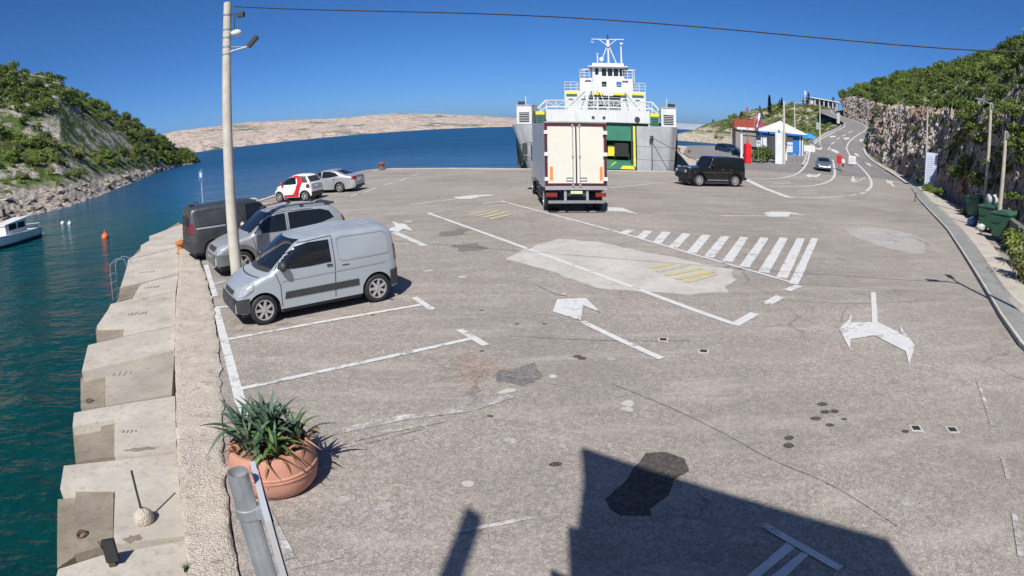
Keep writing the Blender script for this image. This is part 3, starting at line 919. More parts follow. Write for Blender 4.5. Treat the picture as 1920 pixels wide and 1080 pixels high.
rline([(27.00, 41.08, 0.00), (30.87, 46.09, 0.00), (36.24, 54.26, 0.00), (42.05, 63.90, 0.08), (47.37, 74.06, 0.46), (52.12, 83.52, 0.96), (57.36, 93.84, 1.74), (62.93, 103.84, 2.72), (69.70, 113.21, 4.05), (79.76, 125.04, 5.81), (89.68, 137.10, 7.30), (95.95, 146.99, 8.42), (101.51, 160.47, 9.84), (106.28, 174.12, 11.21), (108.77, 187.45, 12.55), (118.70, 208.37, 14.56), (291.94, 500.00, 20.00)], 0.26)
rline([(18.18, 45.91, 0.00), (16.91, 39.35, 0.00), (16.35, 33.72, 0.00)], 0.55, 'stop_line', smooth=False)
rline([(16.35, 33.72, 0.00), (16.67, 34.07, 0.00)], 0.5, 'stop_line', smooth=False)
for pts in ([(54.46, 96.15, 1.94), (57.90, 101.61, 2.46)], [(60.01, 104.88, 2.85), (63.27, 109.00, 3.42)], [(65.45, 112.07, 3.88), (68.43, 115.52, 4.41)], [(69.91, 117.29, 4.69), (73.49, 121.33, 5.29)], [(75.49, 123.63, 5.62), (80.08, 129.09, 6.32)]):
    rline(pts, 0.24, smooth=False)
rline([(25.37, 49.46, 0.00), (27.86, 49.35, 0.00)], 0.2, smooth=False)
rline([(27.93, 48.05, 0.00), (30.06, 48.22, 0.00), (33.52, 52.31, 0.00), (38.38, 58.75, 0.00)], 0.14)
def seg_pairs(lst, w, name, mat=None):
    for pts in lst:
        rline(pts, w, name, mat, smooth=False)
seg_pairs([[(19.95, 44.23, 0.00), (22.21, 45.68, 0.00)], [(19.41, 42.83, 0.00), (21.58, 44.18, 0.00)], [(19.45, 38.72, 0.00), (21.39, 39.16, 0.00)], [(18.83, 37.57, 0.00), (20.70, 37.96, 0.00)], [(18.40, 36.54, 0.00), (20.05, 36.84, 0.00)]], 0.2, 'lettering_stroke')
flat([(27.75, 53.74, 0.00), (30.24, 57.44, 0.00), (29.46, 55.82, 0.00), (30.06, 55.62, 0.00), (32.60, 59.43, 0.01), (31.86, 57.83, 0.00), (28.58, 52.64, 0.00), (27.93, 52.79, 0.00), (27.18, 51.38, 0.00)], 'arrow_marking', None, 0.012, RP)
flat([(36.03, 57.97, 0.00), (36.49, 58.24, 0.00), (33.46, 53.28, 0.00), (34.08, 53.61, 0.00), (31.04, 49.61, 0.00), (32.46, 52.74, 0.00), (33.43, 53.77, 0.00)], 'arrow_marking', None, 0.012, pavement)
flat([(39.36, 55.96, 0.00), (39.25, 54.32, 0.00), (37.33, 51.85, 0.00), (34.50, 47.35, 0.00), (34.47, 47.75, 0.00), (37.31, 52.32, 0.00), (35.95, 50.68, 0.00)], 'arrow_marking', None, 0.012, pavement)
flat([(52.44, 80.74, 0.79), (52.84, 79.77, 0.73), (50.54, 75.69, 0.53), (50.10, 75.47, 0.52), (51.36, 78.45, 0.66)], 'arrow_marking', None, 0.012, RP)
flat([(59.18, 94.71, 1.82), (59.27, 93.53, 1.71), (57.04, 89.45, 1.38), (56.93, 90.00, 1.42), (57.73, 92.19, 1.60)], 'arrow_marking', None, 0.012, RP)
flat([(55.93, 98.12, 2.12), (56.54, 97.16, 2.04), (55.30, 93.45, 1.71), (53.52, 91.37, 1.53), (54.42, 94.88, 1.83)], 'arrow_marking', None, 0.012, RP)
flat([(51.26, 96.48, 1.97), (53.56, 97.60, 2.08), (55.15, 100.31, 2.33), (54.99, 99.58, 2.26), (52.45, 95.17, 1.86), (50.36, 94.77, 1.82)], 'arrow_marking', None, 0.012, RP)
flat([(68.91, 115.14, 4.35), (71.64, 116.84, 4.62), (70.05, 114.47, 4.25), (68.31, 113.21, 4.05)], 'arrow_marking', None, 0.012, RP)
flat([(65.93, 116.21, 4.52), (68.12, 117.13, 4.66), (67.41, 115.67, 4.44), (65.36, 114.26, 4.22)], 'arrow_marking', None, 0.012, RP)
flat([(73.40, 115.26, 4.37), (75.47, 116.67, 4.59), (73.79, 114.29, 4.22), (71.69, 112.35, 3.92)], 'arrow_marking', None, 0.012, RP)
# raised white kerb along the left of the climbing road and the low one on the right
def kerb(pts, w, h, name, mat):
    p = smooth_line([(q[0], q[1], 0) for q in pts], 2)
    L, R_ = [], []
    for i, q in enumerate(p):
        d = (p[min(i + 1, len(p) - 1)] - p[max(i - 1, 0)]).normalized()
        nn = Vector((-d.y, d.x, 0))
        L.append(q + nn * w / 2)
        R_.append(q - nn * w / 2)
    mb = MB()
    f = lambda q, z: (q.x, q.y, zz(q.y, z))
    mb.grid([[f(q, -0.1) for q in R_], [f(q, h) for q in R_], [f(q, h) for q in L], [f(q, -0.1) for q in L]])
    return struct(name, mb, mat)
kerb([(34.92, 68.30, 0.23), (39.97, 77.35, 0.61), (45.46, 87.42, 1.23), (51.11, 97.68, 2.08), (59.05, 109.50, 3.49), (68.69, 121.09, 5.26), (79.69, 134.83, 7.02), (84.03, 141.30, 7.78)], 0.3, 0.13, 'road_kerb', CONC_P)
kerb([(39.97, 52.69, 0.00), (46.51, 63.48, 0.07), (50.84, 72.40, 0.39), (54.96, 81.39, 0.83), (60.31, 92.21, 1.60), (66.27, 102.38, 2.55)], 0.45, 0.14, 'road_kerb', CONC_P)

# ---- pavement on the right: gutter strip, kerb line, footway
SW_O = [(37.06, 48.10), (29.27, 36.92), (24.43, 29.47), (20.45, 23.25), (16.33, 17.41), (13.57, 13.52), (11.30, 10.35), (9.95, 8.27)] + [(9.2, 6.2), (8.9, 2.0), (8.9, -9)]
SW_M = [(38.12, 48.58), (29.66, 36.20), (25.61, 29.74), (21.33, 23.37), (17.86, 18.44), (14.75, 14.25), (12.41, 11.01)] + [(11.7, 9.4), (10.9, 6.2), (10.6, 2.0), (10.6, -9)]
SW_I = [(39.22, 49.09), (32.21, 37.62), (27.13, 29.68), (21.93, 22.32), (17.64, 16.54), (14.60, 12.66)] + [(14.3, 9.4), (13.6, 6.2), (13.4, 2.0), (13.4, -9)]
n = 60
o_, m_, i_ = by_count(SW_O, n), by_count(SW_M, n), by_count(SW_I, n)
mb = MB()
def off(a, b, d):
    return a + (b - a).normalized() * d
mb.grid([[(p.x, p.y, -0.1) for p in o_], [(p.x, p.y, 0.10) for p in o_], [(off(a, b, 0.14).x, off(a, b, 0.14).y, 0.10) for a, b in zip(o_, m_)], [(off(a, b, 0.15).x, off(a, b, 0.15).y, 0.02) for a, b in zip(o_, m_)]])
struct('pavement_kerb', mb, CONC_P)
mb = MB()
mb.grid([[(off(a, b, 0.16).x, off(a, b, 0.16).y, 0.0) for a, b in zip(o_, m_)], [(off(a, b, 0.16).x, off(a, b, 0.16).y, 0.098) for a, b in zip(o_, m_)], [(p.x, p.y, 0.104) for p in m_]])
struct('footway_strip', mb, WALKM)
mb = MB()
rows = []
for k in range(7):
    t = k / 6
    rows.append([(a.lerp(b, t).x + (0.01 if k == 0 else 0), a.lerp(b, t).y, 0.102 + (0.012 if k else -0.1) + 0.02 * max(0, fbm(a.lerp(b, t).x, a.lerp(b, t).y, 0, 1.2))) for a, b in zip(m_, i_)])
mb.grid(rows)
struct('footway', mb, CONC)

# ---- terrain right of the bay and left of the climbing road
COAST = [(28.5, 71), (33, 95), (41, 107), (52, 118), (62, 140), (75, 180), (78, 212), (72, 236), (63, 250), (66, 266), (84, 290), (104, 340), (130, 420)]
def coast_d(x, y):
    """Signed metres inland of the bay's shore (right of it is land)."""
    best, sgn = 1e9, 1
    p = Vector((x, y))
    for a, b in zip(COAST, COAST[1:]):
        a, b = Vector(a), Vector(b)
        d = b - a
        t = max(0, min(1, (p - a).dot(d) / d.length_squared))
        q = a + d * t
        l = (p - q).length
        if l < best:
            best = l
            sgn = 1 if d.x * (p.y - a.y) - d.y * (p.x - a.x) < 0 else -1
    return best * sgn
def terrain_z(x, y):
    d = coast_d(x, y)
    if d < -6:
        return -4.0
    top = road_z(y) - 0.12
    xl = interp(XL, y) if y < 245 else 144 + (y - 245)
    away = max(0.0, xl - x - 1.5)
    if 92 < y < 226:
        top += min(2.2, away * 0.10) + min(1.0, away * 0.05) * 1.5 * fbm(x, y, 0, 0.06, 5)
    shore = -1.5 + d * 0.40 + min(1, d / 10) * 1.2 * fbm(x, y, 4, 0.12, 4) + 0.4 * fbm(x, y, 4, 0.45, 4)
    return min(top, shore) if y > 78 else top
tm = MB()
xs = [24 + 2.5 * i for i in range(88)]
ys = [66 + 2.5 * i for i in range(112)]
gridz = [[(x, y, terrain_z(x, y)) for x in xs] for y in ys]
tm.grid(gridz)
SCRUB = make_rock('scrub_ground', [(0.30, (0.26, 0.215, 0.16)), (0.5, (0.42, 0.37, 0.29)), (0.72, (0.55, 0.49, 0.40))], (0.09, 0.12, 0.032), 0.46, 0.7, bump_d=0.3, green_z=2.2)
struct('headland', tm, SCRUB, 180)

# ---- rock cut and hillside on the right of the road
ROCKC = make_rock('rock_cut', [(0.28, (0.18, 0.155, 0.135)), (0.46, (0.39, 0.345, 0.305)), (0.62, (0.52, 0.47, 0.42)), (0.78, (0.64, 0.60, 0.54))], None, 0.5, 1.15, bump_d=0.5, rust=(0.30, 0.145, 0.07))
HILLG = make_rock('hill_scrub_ground', [(0.30, (0.15, 0.13, 0.10)), (0.5, (0.30, 0.27, 0.23)), (0.75, (0.46, 0.43, 0.38))], (0.075, 0.11, 0.028), 0.42, 0.8, bump_d=0.3)
CB = CLIFF_B
CT = [(115.65, 196.00, 18.52), (113.35, 182.00, 19.15), (104.96, 156.00, 15.73), (93.25, 136.00, 13.95), (81.51, 120.00, 12.54), (70.73, 102.00, 11.15), (63.51, 86.00, 10.02), (55.55, 70.00, 8.94), (48.51, 57.00, 8.05), (38.59, 42.00, 7.05), (33.08, 33.00, 6.56), (27.77, 25.50, 6.15)] + [(24.0, 16.5, 7.0), (22.5, 8.0, 7.0), (21.5, -2.0, 7.0), (21, -12, 7.0)]
CR = [(134.40, 225.00, 22.88), (137.14, 215.00, 26.81), (133.77, 195.00, 28.49), (123.59, 172.00, 27.81), (114.76, 154.00, 26.74), (107.52, 138.00, 25.79), (101.02, 122.00, 25.02), (93.01, 105.00, 23.97), (84.71, 90.00, 22.92), (73.77, 74.00, 21.13), (64.32, 60.00, 20.50), (55.43, 48.00, 19.51)] + [(55, 20, 21), (54, 8, 21), (53, -2, 21), (53, -12, 21)]
CR = [(p[0], p[1], p[2] - 1.6) for p in CR]
def col_at(lst, s):
    i = min(int(s), len(lst) - 2)
    return Vector(lst[i]).lerp(Vector(lst[i + 1]), s - i)
def cliff_point(s, t):
    """s along the foot (0 far), t 0 foot, 1 rock edge, 2 crest, 3 beyond."""
    B, T, R_ = col_at(CB, s), col_at(CT, s), col_at(CR, s)
    if t <= 1:
        e = t ** 1.25
        p = Vector((lerp(B.x, T.x, e), lerp(B.y, T.y, e), lerp(B.z - 0.3, T.z, t)))
    elif t <= 2:
        u = t - 1
        p = T.lerp(R_, u)
        p.z += 1.2 * math.sin(u * PI)
    else:
        p = R_ + (R_ - T) * (t - 2) * 1.2
        p.z = R_.z - 6 * (t - 2)
    return p
cm = MB()
NS = 720
rows = []
ts = [i / 46 for i in range(46)] + [1 + i / 24 for i in range(24)] + [2, 2.3, 2.8]
for j in range(NS + 1):
    s = (len(CB) - 1) * j / NS
    col = []
    for t in ts:
        p = cliff_point(s, t)
        amp = 0.0 if t == 0 else (1.0 if t < 1.1 else 0.55)
        dist = max(12.0, p.y)
        k = min(1.0, 0.35 + dist / 90)
        f1 = fbm(p.x, p.y, p.z, 0.22, 5)
        f2 = noise.cell(Vector((p.x * 0.55 + 1.5 * f1, p.y * 0.55, p.z * 0.75))) - 0.5
        f3 = fbm(p.x, p.y, p.z, 0.9, 4)
        f4 = noise.cell(Vector((p.x * 1.6 + 2 * f3, p.y * 1.6 + f1, p.z * 1.3))) - 0.5
        d = k * amp * (1.0 * f1 + 0.5 * f2 + 0.24 * f4 + 0.36 * f3)
        if t <= 1.1:
            p = p + Vector((-0.75, -0.5, 0.25)) * d * min(1, t * 5)
        else:
            p.z += d
        col.append(tuple(p))
    rows.append(col)
cm.grid(rows)
cliff = struct('rock_hillside', cm, None)
cliff.data.materials.append(ROCKC)
cliff.data.materials.append(HILLG)
nt_ = len(ts) - 1
cliff.data.polygons.foreach_set('material_index', [1 if ts[i % nt_] >= 1.02 else 0 for i in range(len(cliff.data.polygons))])
cliff.data.update()

# ---- wooded hill across the creek on the left
HS = [(-55.52, 50.21), (-56.73, 56.82), (-56.62, 62.96), (-62.15, 77.08), (-75.06, 104.29), (-86.45, 127.37), (-100.65, 157.42), (-114.46, 192.27), (-117.16, 212.73)]
HR = [(-131.13, 124.00, 31.84), (-125.12, 130.00, 30.21), (-120.72, 136.00, 28.06), (-127.60, 154.00, 24.50), (-128.15, 168.00, 20.97), (-127.61, 183.00, 16.44), (-127.05, 197.00, 11.20), (-124.16, 208.00, 5.15), (-118.99, 217.00, -1.14)]
HS = [(-44, -30), (-50, 5), (-54, 30)] + [tuple(p) for p in HS]
HR = [(-140, -30, 42), (-142, 30, 42), (-138, 85, 38)] + [tuple(p) for p in HR]
def hill_point(s, t):
    S = col_at([(p[0], p[1], WATER_Z) for p in HS], s)
    R_ = col_at(HR, s)
    if t <= 1:
        p = S.lerp(R_, t)
        f = 0.62 * t + 0.38 * t * t * (3 - 2 * t) + 0.012 * math.exp(-((t - 0.06) / 0.05) ** 2)
        p.z = lerp(WATER_Z, R_.z, f) if t > 0 else WATER_Z + t * 6
    else:
        p = R_ + (R_ - S) * (t - 1)
        p.z = R_.z - (R_.z + 3) * min(1, (t - 1) / 0.8) ** 1.5
    rock = math.exp(-((max(t, 0) - 0.05) / 0.08) ** 2)
    w = min(1, max(0, (R_.z - WATER_Z) / 8))
    p.z += w * max(0, min(1, t * 6)) * (0.9 * fbm(p.x, p.y, 0, 0.09, 4) + 0.35 * fbm(p.x, p.y, 1, 0.5, 3))
    p.z += rock * 0.7 * abs(fbm(p.x, p.y, 2, 0.45, 4))
    return p
hm = MB()
rows = []
tl = [-0.12, -0.05, -0.01] + [i / 60 for i in range(61)] + [1.05, 1.15, 1.3, 1.5, 1.8]
for j in range(261):
    s = (len(HS) - 1) * j / 260
    rows.append([tuple(hill_point(s, t)) for t in tl])
hm.grid(rows)
LIME = make_rock('limestone_hill', [(0.28, (0.17, 0.145, 0.12)), (0.46, (0.36, 0.32, 0.275)), (0.62, (0.50, 0.455, 0.40)), (0.8, (0.62, 0.58, 0.52))], (0.095, 0.145, 0.032), 0.475, 0.9, bump_d=0.45, green_z=1.3)
struct('wooded_hill', hm, LIME, 180)

# ---- bare karst island on the horizon
KARST = make_rock('bare_karst', [(0.30, (0.38, 0.30, 0.25)), (0.5, (0.48, 0.395, 0.335)), (0.72, (0.56, 0.475, 0.41))], (0.17, 0.20, 0.16), 0.565, 0.028, bump_d=6.0)
ISL_B = [(-1125.54, 1766.18), (-1000.38, 1763.16), (-4578.73, 9556.69), (8751.13, -26335.44), (-749.84, 3621.01), (-283.79, 2745.84), (0.32, 2357.38), (316.83, 3033.88)]
SKYL = [(-1317.07, 1900.00, 58.61), (-1255.31, 2100.00, 86.88), (-1186.29, 2300.00, 90.38), (-1141.72, 2600.00, 100.93), (-972.75, 2800.00, 93.60), (-826.88, 2900.00, 84.38), (-758.20, 3000.00, 86.49), (-579.79, 3200.00, 93.68), (-353.30, 3400.00, 77.24), (-158.45, 3500.00, 61.77), (16.24, 3600.00, 46.55), (262.57, 3700.00, 23.71), (526.27, 3800.00, 11.13)]
az_of = lambda p: math.atan2(p[0], p[1])
sk = sorted((az_of(p), p[2], math.hypot(p[0], p[1])) for p in SKYL)
im = MB()
rows = []
for j in range(281):
    a = lerp(sk[0][0] - 0.10, sk[-1][0] + 0.05, j / 280)
    zt = interp([(q[0], q[1]) for q in sk], a)
    dr = interp([(q[0], q[2]) for q in sk], a)
    d0 = dr * 0.60
    fade = min(1, max(0, (sk[-1][0] + 0.05 - a) / 0.06))
    row = []
    for k in range(34):
        t = k / 27
        r_ = lerp(d0, dr, t) * (1 + (0.02 * fbm(a * 30, 0, 0, 1.0) if k < 3 else 0))
        X, Y_ = math.sin(a) * r_, math.cos(a) * r_
        if t <= 1:
            f = 0.18 * min(1, t * 8) + 0.82 * t ** 1.15
            z = lerp(-2.0, zt, f)
        else:
            z = zt - (t - 1) * zt * 3
        z = z * fade - (1 - fade) * 3 + fade * min(1, t * 5) * (1 if t < 0.9 else 0.25) * (6.5 * fbm(X, Y_, 0, 0.0045, 5) + 2.5 * fbm(X, Y_, 1, 0.02, 3))
        row.append((X, Y_, z if k else -3.0))
    rows.append(row)
im.grid(rows)
struct('karst_island', im, KARST, 180)
# low hills far out right of the ferry, haze put into their pale colour
fm = MB()
rows = []
HAZY = plain('haze_tinted_hills', (0.30, 0.34, 0.40), 0.95, var=0.12, scale=0.004, world_space=True)
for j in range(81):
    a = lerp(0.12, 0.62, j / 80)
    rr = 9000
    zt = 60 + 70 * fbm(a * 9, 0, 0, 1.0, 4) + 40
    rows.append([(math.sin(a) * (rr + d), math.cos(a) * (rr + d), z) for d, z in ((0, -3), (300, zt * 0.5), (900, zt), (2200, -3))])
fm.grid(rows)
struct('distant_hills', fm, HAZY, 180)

# ================================================================== VEHICLES
def car_paint(name, col, metal=0.0, rough=0.3, dust=0.12):
    if name in MATS:
        return MATS[name]
    m = bpy.data.materials.new(name)
    m.use_nodes = True
    nt, b = nodes_of(m)
    co = coords(nt, False)
    f = noise_node(nt, co, 2.2, 6, 0.6)
    d = tuple(lerp(c, t, dust) for c, t in zip(col, (0.40, 0.36, 0.31)))
    nt.links.new(ramp(nt, f, [(0.35, col), (0.75, d)]), b.inputs['Base Color'])
    nt.links.new(ramp(nt, f, [(0.3, grey(rough * 0.8)), (0.75, grey(min(1, rough * 1.7)))]), b.inputs['Roughness'])
    b.inputs['Metallic'].default_value = metal
    b.inputs['Coat Weight'].default_value = 0.22
    b.inputs['Coat Roughness'].default_value = 0.12
    MATS[name] = m
    return m

class Car:
    """Body surface given by a roof line, a plan taper and a tumblehome; every part is laid on that surface.
    Local axes: x forward, y left, z up, origin on the ground at mid length."""
    def __init__(s, L, W, top, belt, roof_w, xf, xr, R, sill=0.26, plan_p=4.0, plan_a=0.12, crown=0.035, rc=0.09, arch=0.06, soft=0.05, nose_z=0.24, xs=1.0, zs=1.0):
        s.xs, s.zs = xs, zs
        top = [(x * xs, s.fz(z)) for x, z in top]
        s.L, s.W, s.belt, s.roof_w, s.xf, s.xr, s.R, s.sill = L, W, belt, roof_w, xf, xr, R, sill
        s.pp, s.pa, s.crown, s.rc, s.arch, s.nose_z = plan_p, plan_a, crown, rc, arch, nose_z
        s.H = max(z for _, z in top)
        n = 400
        raw = [(-L / 2 + L * k / n, interp(top, -L / 2 + L * k / n)) for k in range(n + 1)]
        w = max(1, int(soft / (L / n)))
        s.top = []
        for k in range(n + 1):
            h = min(w, k, n - k)
            s.top.append((raw[k][0], sum(raw[i][1] for i in range(k - h, k + h + 1)) / (2 * h + 1)))
    def fz(s, z):
        return z if z < 1.0 else 1.0 + (z - 1.0) * s.zs
    def zt(s, x):
        n = len(s.top) - 1
        u = max(0.0, min(n - 1e-6, (x + s.L / 2) / s.L * n))
        i = int(u)
        return s.top[i][1] + (s.top[i + 1][1] - s.top[i][1]) * (u - i)
    def hw(s, x, z):
        u = min(1.0, abs(x) / (s.L / 2))
        w = s.W / 2 * (1 - s.pa * u ** s.pp - 0.10 * max(0, (u - 0.86) / 0.14) ** 2.4)
        zb = s.belt
        if z <= zb:
            q = (zb * 0.62 - z) / zb
            return w * (1 - 0.10 * q * q * (1.3 if q > 0 else 0.6))
        q = (z - zb) / max(0.05, s.H - zb)
        base = w * (1 - 0.06 * 0.38 ** 2)
        return base * (1 - (1 - s.roof_w) * q ** 1.15)
    def zb(s, x):
        for xc in (s.xf, s.xr):
            d = abs(x - xc)
            r = s.R + s.arch
            if d < r:
                return max(s.sill, s.R + math.sqrt(r * r - d * d) * 0.98)
        e = max(0, (abs(x) - (s.L / 2 - 0.55)) / 0.55)
        return s.sill + e * e * (s.nose_z + 0.06 - s.sill)
    def stations(s):
        xs = set()
        n = int(s.L / 0.05)
        for k in range(n + 1):
            xs.add(round(-s.L / 2 + s.L * k / n, 4))
        for xc in (s.xf, s.xr):
            r = s.R + s.arch
            for k in range(15):
                xs.add(round(xc - r * math.cos(PI * k / 14), 4))
            xs.add(round(xc - r - 0.004, 4))
            xs.add(round(xc + r + 0.004, 4))
        for k in range(1, 7):
            xs.add(round(s.L / 2 - 0.012 * k * k, 4))
            xs.add(round(-s.L / 2 + 0.012 * k * k, 4))
        out = []
        for x in sorted(xs):
            if -s.L / 2 <= x <= s.L / 2 and (not out or x - out[-1] > 0.003):
                out.append(x)
        return out
    def ring(s, x):
        zt, zb = s.zt(x), s.zb(x)
        zt = max(zt, zb + 0.03)
        cr = s.crown * min(1, (zt - zb) / 0.5)
        ze = zt - cr
        rc = min(s.rc, (ze - zb) * 0.45)
        pts = []
        nside = 12
        for k in range(nside + 1):
            z = lerp(zb, ze - rc, k / nside)
            pts.append((s.hw(x, z), z))
        y0 = pts[-1][0]
        slope = min(0.0, s.hw(x, ze) - y0)
        for k in range(1, 5):
            a = PI / 2 * k / 4
            pts.append((y0 - rc * (1 - math.cos(a)) + slope * math.sin(a), ze - rc + rc * math.sin(a)))
        y1 = pts[-1][0]
        for k in range(1, 5):
            t = k / 4
            pts.append((y1 * (1 - t), ze + cr * (1 - (1 - t) ** 2)))
        return pts
    def body(s):
        mb = MB()
        rows = []
        for x in s.stations():
            r = s.ring(x)
            row = [(x, -y, z) for y, z in r] + [(x, y, z) for y, z in reversed(r[:-1])]
            rows.append(row)
        mb.grid(rows)
        n = len(rows[0])
        mb.f.append(tuple(range(n)))
        e = (len(rows) - 1) * n
        mb.f.append(tuple(range(e + n - 1, e - 1, -1)))
        return mb
    def yside(s, x, z):
        """half width of the finished ring at height z, corner rounding included."""
        r = s.ring(x)
        if z <= r[0][1]:
            return r[0][0]
        for (y0, z0), (y1, z1) in zip(r, r[1:]):
            if z <= z1:
                return y0 + (y1 - y0) * (z - z0) / max(1e-6, z1 - z0)
        return 0.0
    def side(s, top, bot, sd, off=0.012, n=18, m=8):
        """patch on the flank between two polylines of (x, z)."""
        rows = []
        for j in range(m + 1):
            t = j / m
            row = []
            for k in range(n + 1):
                u = k / n
                a, b = s._pt(bot, u), s._pt(top, u)
                x, z = lerp(a[0], b[0], t) * s.xs, s.fz(lerp(a[1], b[1], t))
                row.append((x, sd * (s.yside(x, z) + off), z))
            rows.append(row)
        mb = MB()
        mb.grid(rows if sd < 0 else [list(reversed(r)) for r in rows])
        return mb
    @staticmethod
    def _pt(poly, u):
        n = len(poly) - 1
        f = min(n - 1e-9, u * n)
        i = int(f)
        return (lerp(poly[i][0], poly[i + 1][0], f - i), lerp(poly[i][1], poly[i + 1][1], f - i))
    def xend(s, y, z, d):
        """x of the front (d=1) or rear (d=-1) skin at lateral y and height z."""
        lo, hi = 0.0, s.L / 2
        def inside(a):
            x = d * a
            r = s.ring(x)
            zz_ = r[-1][1] - (s.crown * (abs(y) / max(0.1, r[0][0])) ** 2)
            return zz_ >= z and s.yside(x, min(z, r[-1][1])) >= abs(y)
        if not inside(0.0):
            return 0.0
        for _ in range(26):
            m = (lo + hi) / 2
            if inside(m):
                lo = m
            else:
                hi = m
        return d * lo
    def end(s, ys0, ys1, z0, z1, d, off=0.012, n=16, m=8):
        """patch on front or rear; ys0/ys1 = (left, right) lateral limits at the bottom and the top."""
        rows = []
        for j in range(m + 1):
            t = j / m
            z = s.fz(lerp(z0, z1, t))
            a, b = lerp(ys0[0], ys1[0], t), lerp(ys0[1], ys1[1], t)
            row = []
            for k in range(n + 1):
                y = lerp(a, b, k / n)
                row.append((s.xend(y, z, d) + d * off, y, z + off * 0.6))
            rows.append(row)
        mb = MB()
        mb.grid(rows if d > 0 else [list(reversed(r)) for r in rows])
        return mb
    def line_v(s, xz, sd, w=0.014, off=0.009):
        mb = MB()
        for (x0, z0), (x1, z1) in zip(xz, xz[1:]):
            dx, dz = x1 - x0, z1 - z0
            l = math.hypot(dx, dz)
            nx, nz = -dz / l * w / 2, dx / l * w / 2
            p = s.side([(x0 + nx, z0 + nz), (x1 + nx, z1 + nz)], [(x0 - nx, z0 - nz), (x1 - nx, z1 - nz)], sd, off, 10, 1)
            mb.add(p.v, p.f)
        return mb

WHEEL_CACHE = {}
def wheel_meshes(R, w, spokes, rim_mat, key):
    if key in WHEEL_CACHE:
        return WHEEL_CACHE[key]
    t = MB()
    prof = [(R * 0.66, -w / 2 + 0.01), (R * 0.80, -w / 2), (R * 0.95, -w / 2 + 0.015), (R, -w / 2 + 0.05), (R, w / 2 - 0.05), (R * 0.95, w / 2 - 0.015), (R * 0.80, w / 2), (R * 0.66, w / 2 - 0.01)]
    t.lathe(prof, 32, close=False)
    tyre = t.mesh('wheel', BLACK, 50)
    r = MB()
    rr = R * 0.68
    r.lathe([(rr, w / 2 - 0.012), (rr, w / 2 - 0.004), (rr * 0.90, w / 2 - 0.008), (rr * 0.88, w / 2 - 0.06), (rr * 0.88, -w / 2 + 0.01)], 32, close=False)
    for k in range(spokes):
        a = 2 * PI * k / spokes
        c, s_ = math.cos(a), math.sin(a)
        z0, z1 = w / 2 - 0.045, w / 2 - 0.012
        for r0, r1, w0, w1 in ((rr * 0.12, rr * 0.92, rr * 0.15, rr * 0.12),):
            q = [(r0, -w0), (r1, -w1), (r1, w1), (r0, w0)]
            r.prism([(x * c - y * s_, x * s_ + y * c) for x, y in q], z0, z1)
    r.lathe([(rr * 0.24, w / 2 - 0.05), (rr * 0.24, w / 2 - 0.008), (rr * 0.12, w / 2 + 0.002)], 16)
    rim = r.mesh('rim', rim_mat, 40)
    b = MB()
    b.lathe([(rr * 0.88, -w / 2 + 0.03), (rr * 0.88, -0.01), (0.02, -0.01)], 24)
    disc = b.mesh('brake_disc', DARKP, 40)
    WHEEL_CACHE[key] = (tyre, rim, disc)
    return WHEEL_CACHE[key]

def add_wheels(root, car, key, spokes=5, w=0.2, rim_mat=None, steer=0.0):
    tyre, rim, disc = wheel_meshes(car.R, w, spokes, rim_mat or ALLOY, key)
    for x in (car.xf, car.xr):
        for sd in (-1, 1):
            y = sd * (car.W / 2 - w / 2 - 0.03)
            o = obj('wheel', tyre, None, root, loc=(x, y, car.R))
            o.rotation_euler = (PI / 2 if sd < 0 else -PI / 2, 0, steer if x == car.xf else 0)
            o.rotation_mode = 'XYZ'
            obj('rim', rim, None, o)
            obj('brake_disc', disc, None, o)
def underbody(root, car):
    mb = MB()
    L, W = car.L, car.W
    mb.bx(-L / 2 + 0.18, L / 2 - 0.18, -W / 2 + 0.26, W / 2 - 0.26, 0.17, car.belt * 0.62)
    for xc in (car.xf, car.xr):
        pass
    mb.bx(car.xr + car.R + 0.08, car.xf - car.R - 0.08, -W / 2 + 0.07, W / 2 - 0.07, 0.19, 0.45)
    obj('underbody', mb, DARKP, root)
def mirror(root, car, x, z, mat, w=0.17, h=0.14):
    for sd in (-1, 1):
        y = car.yside(x, z)
        mb = MB()
        mb.sphere((x, sd * (y + 0.12), z + 0.05), 0.125, 12, 8, (0.7, 1.0, 0.85))
        mb.cyl((x, sd * (y - 0.01), z - 0.01), (x, sd * (y + 0.06), z + 0.01), 0.02, n=8)
        o = obj('mirror', mb, mat, root, 40)
def handle(root, car, x, z, mat, both=True, w=0.17):
    for sd in (-1, 1):
        mb = MB()
        y = car.yside(x, z)
        mb.box((x, sd * (y + 0.014), z), (w, 0.028, 0.035))
        obj('door_handle', mb, mat, root, 40)
def plate(root, car, d, z, y=0.0, w=0.52, h=0.115):
    mb = MB()
    x = car.xend(y, z, d)
    mb.box((x + d * 0.012, y, z), (0.014, w, h))
    o = obj('number_plate', mb, PLATE, root)
    m2 = MB()
    m2.box((x + d * 0.02, y + d * w * 0.45, z), (0.004, w * 0.09, h * 0.92))
    obj('plate_band', m2, BLUEP, o)
def part(root, name, mb, mat, smooth=60, label=None):
    return obj(name, mb, mat, root, smooth, label=label)
def dirt_gap(mb, w):
    return mb

def heading(front, rear):
    return math.atan2(front[1] - rear[1], front[0] - rear[0])
def place_by_wheels(front, rear, car, near_side):
    """near_side: +1 if the visible flank is the car's left. Contact points of that flank's wheels in metres."""
    a = heading(front, rear)
    fx, fy = math.cos(a), math.sin(a)
    lx, ly = -fy, fx
    mx, my = (front[0] + rear[0]) / 2, (front[1] + rear[1]) / 2
    mid = (car.xf + car.xr) / 2
    off = car.W / 2 - 0.06
    return (mx - fx * mid - lx * near_side * off, my - fy * mid - ly * near_side * off, 0.0), a

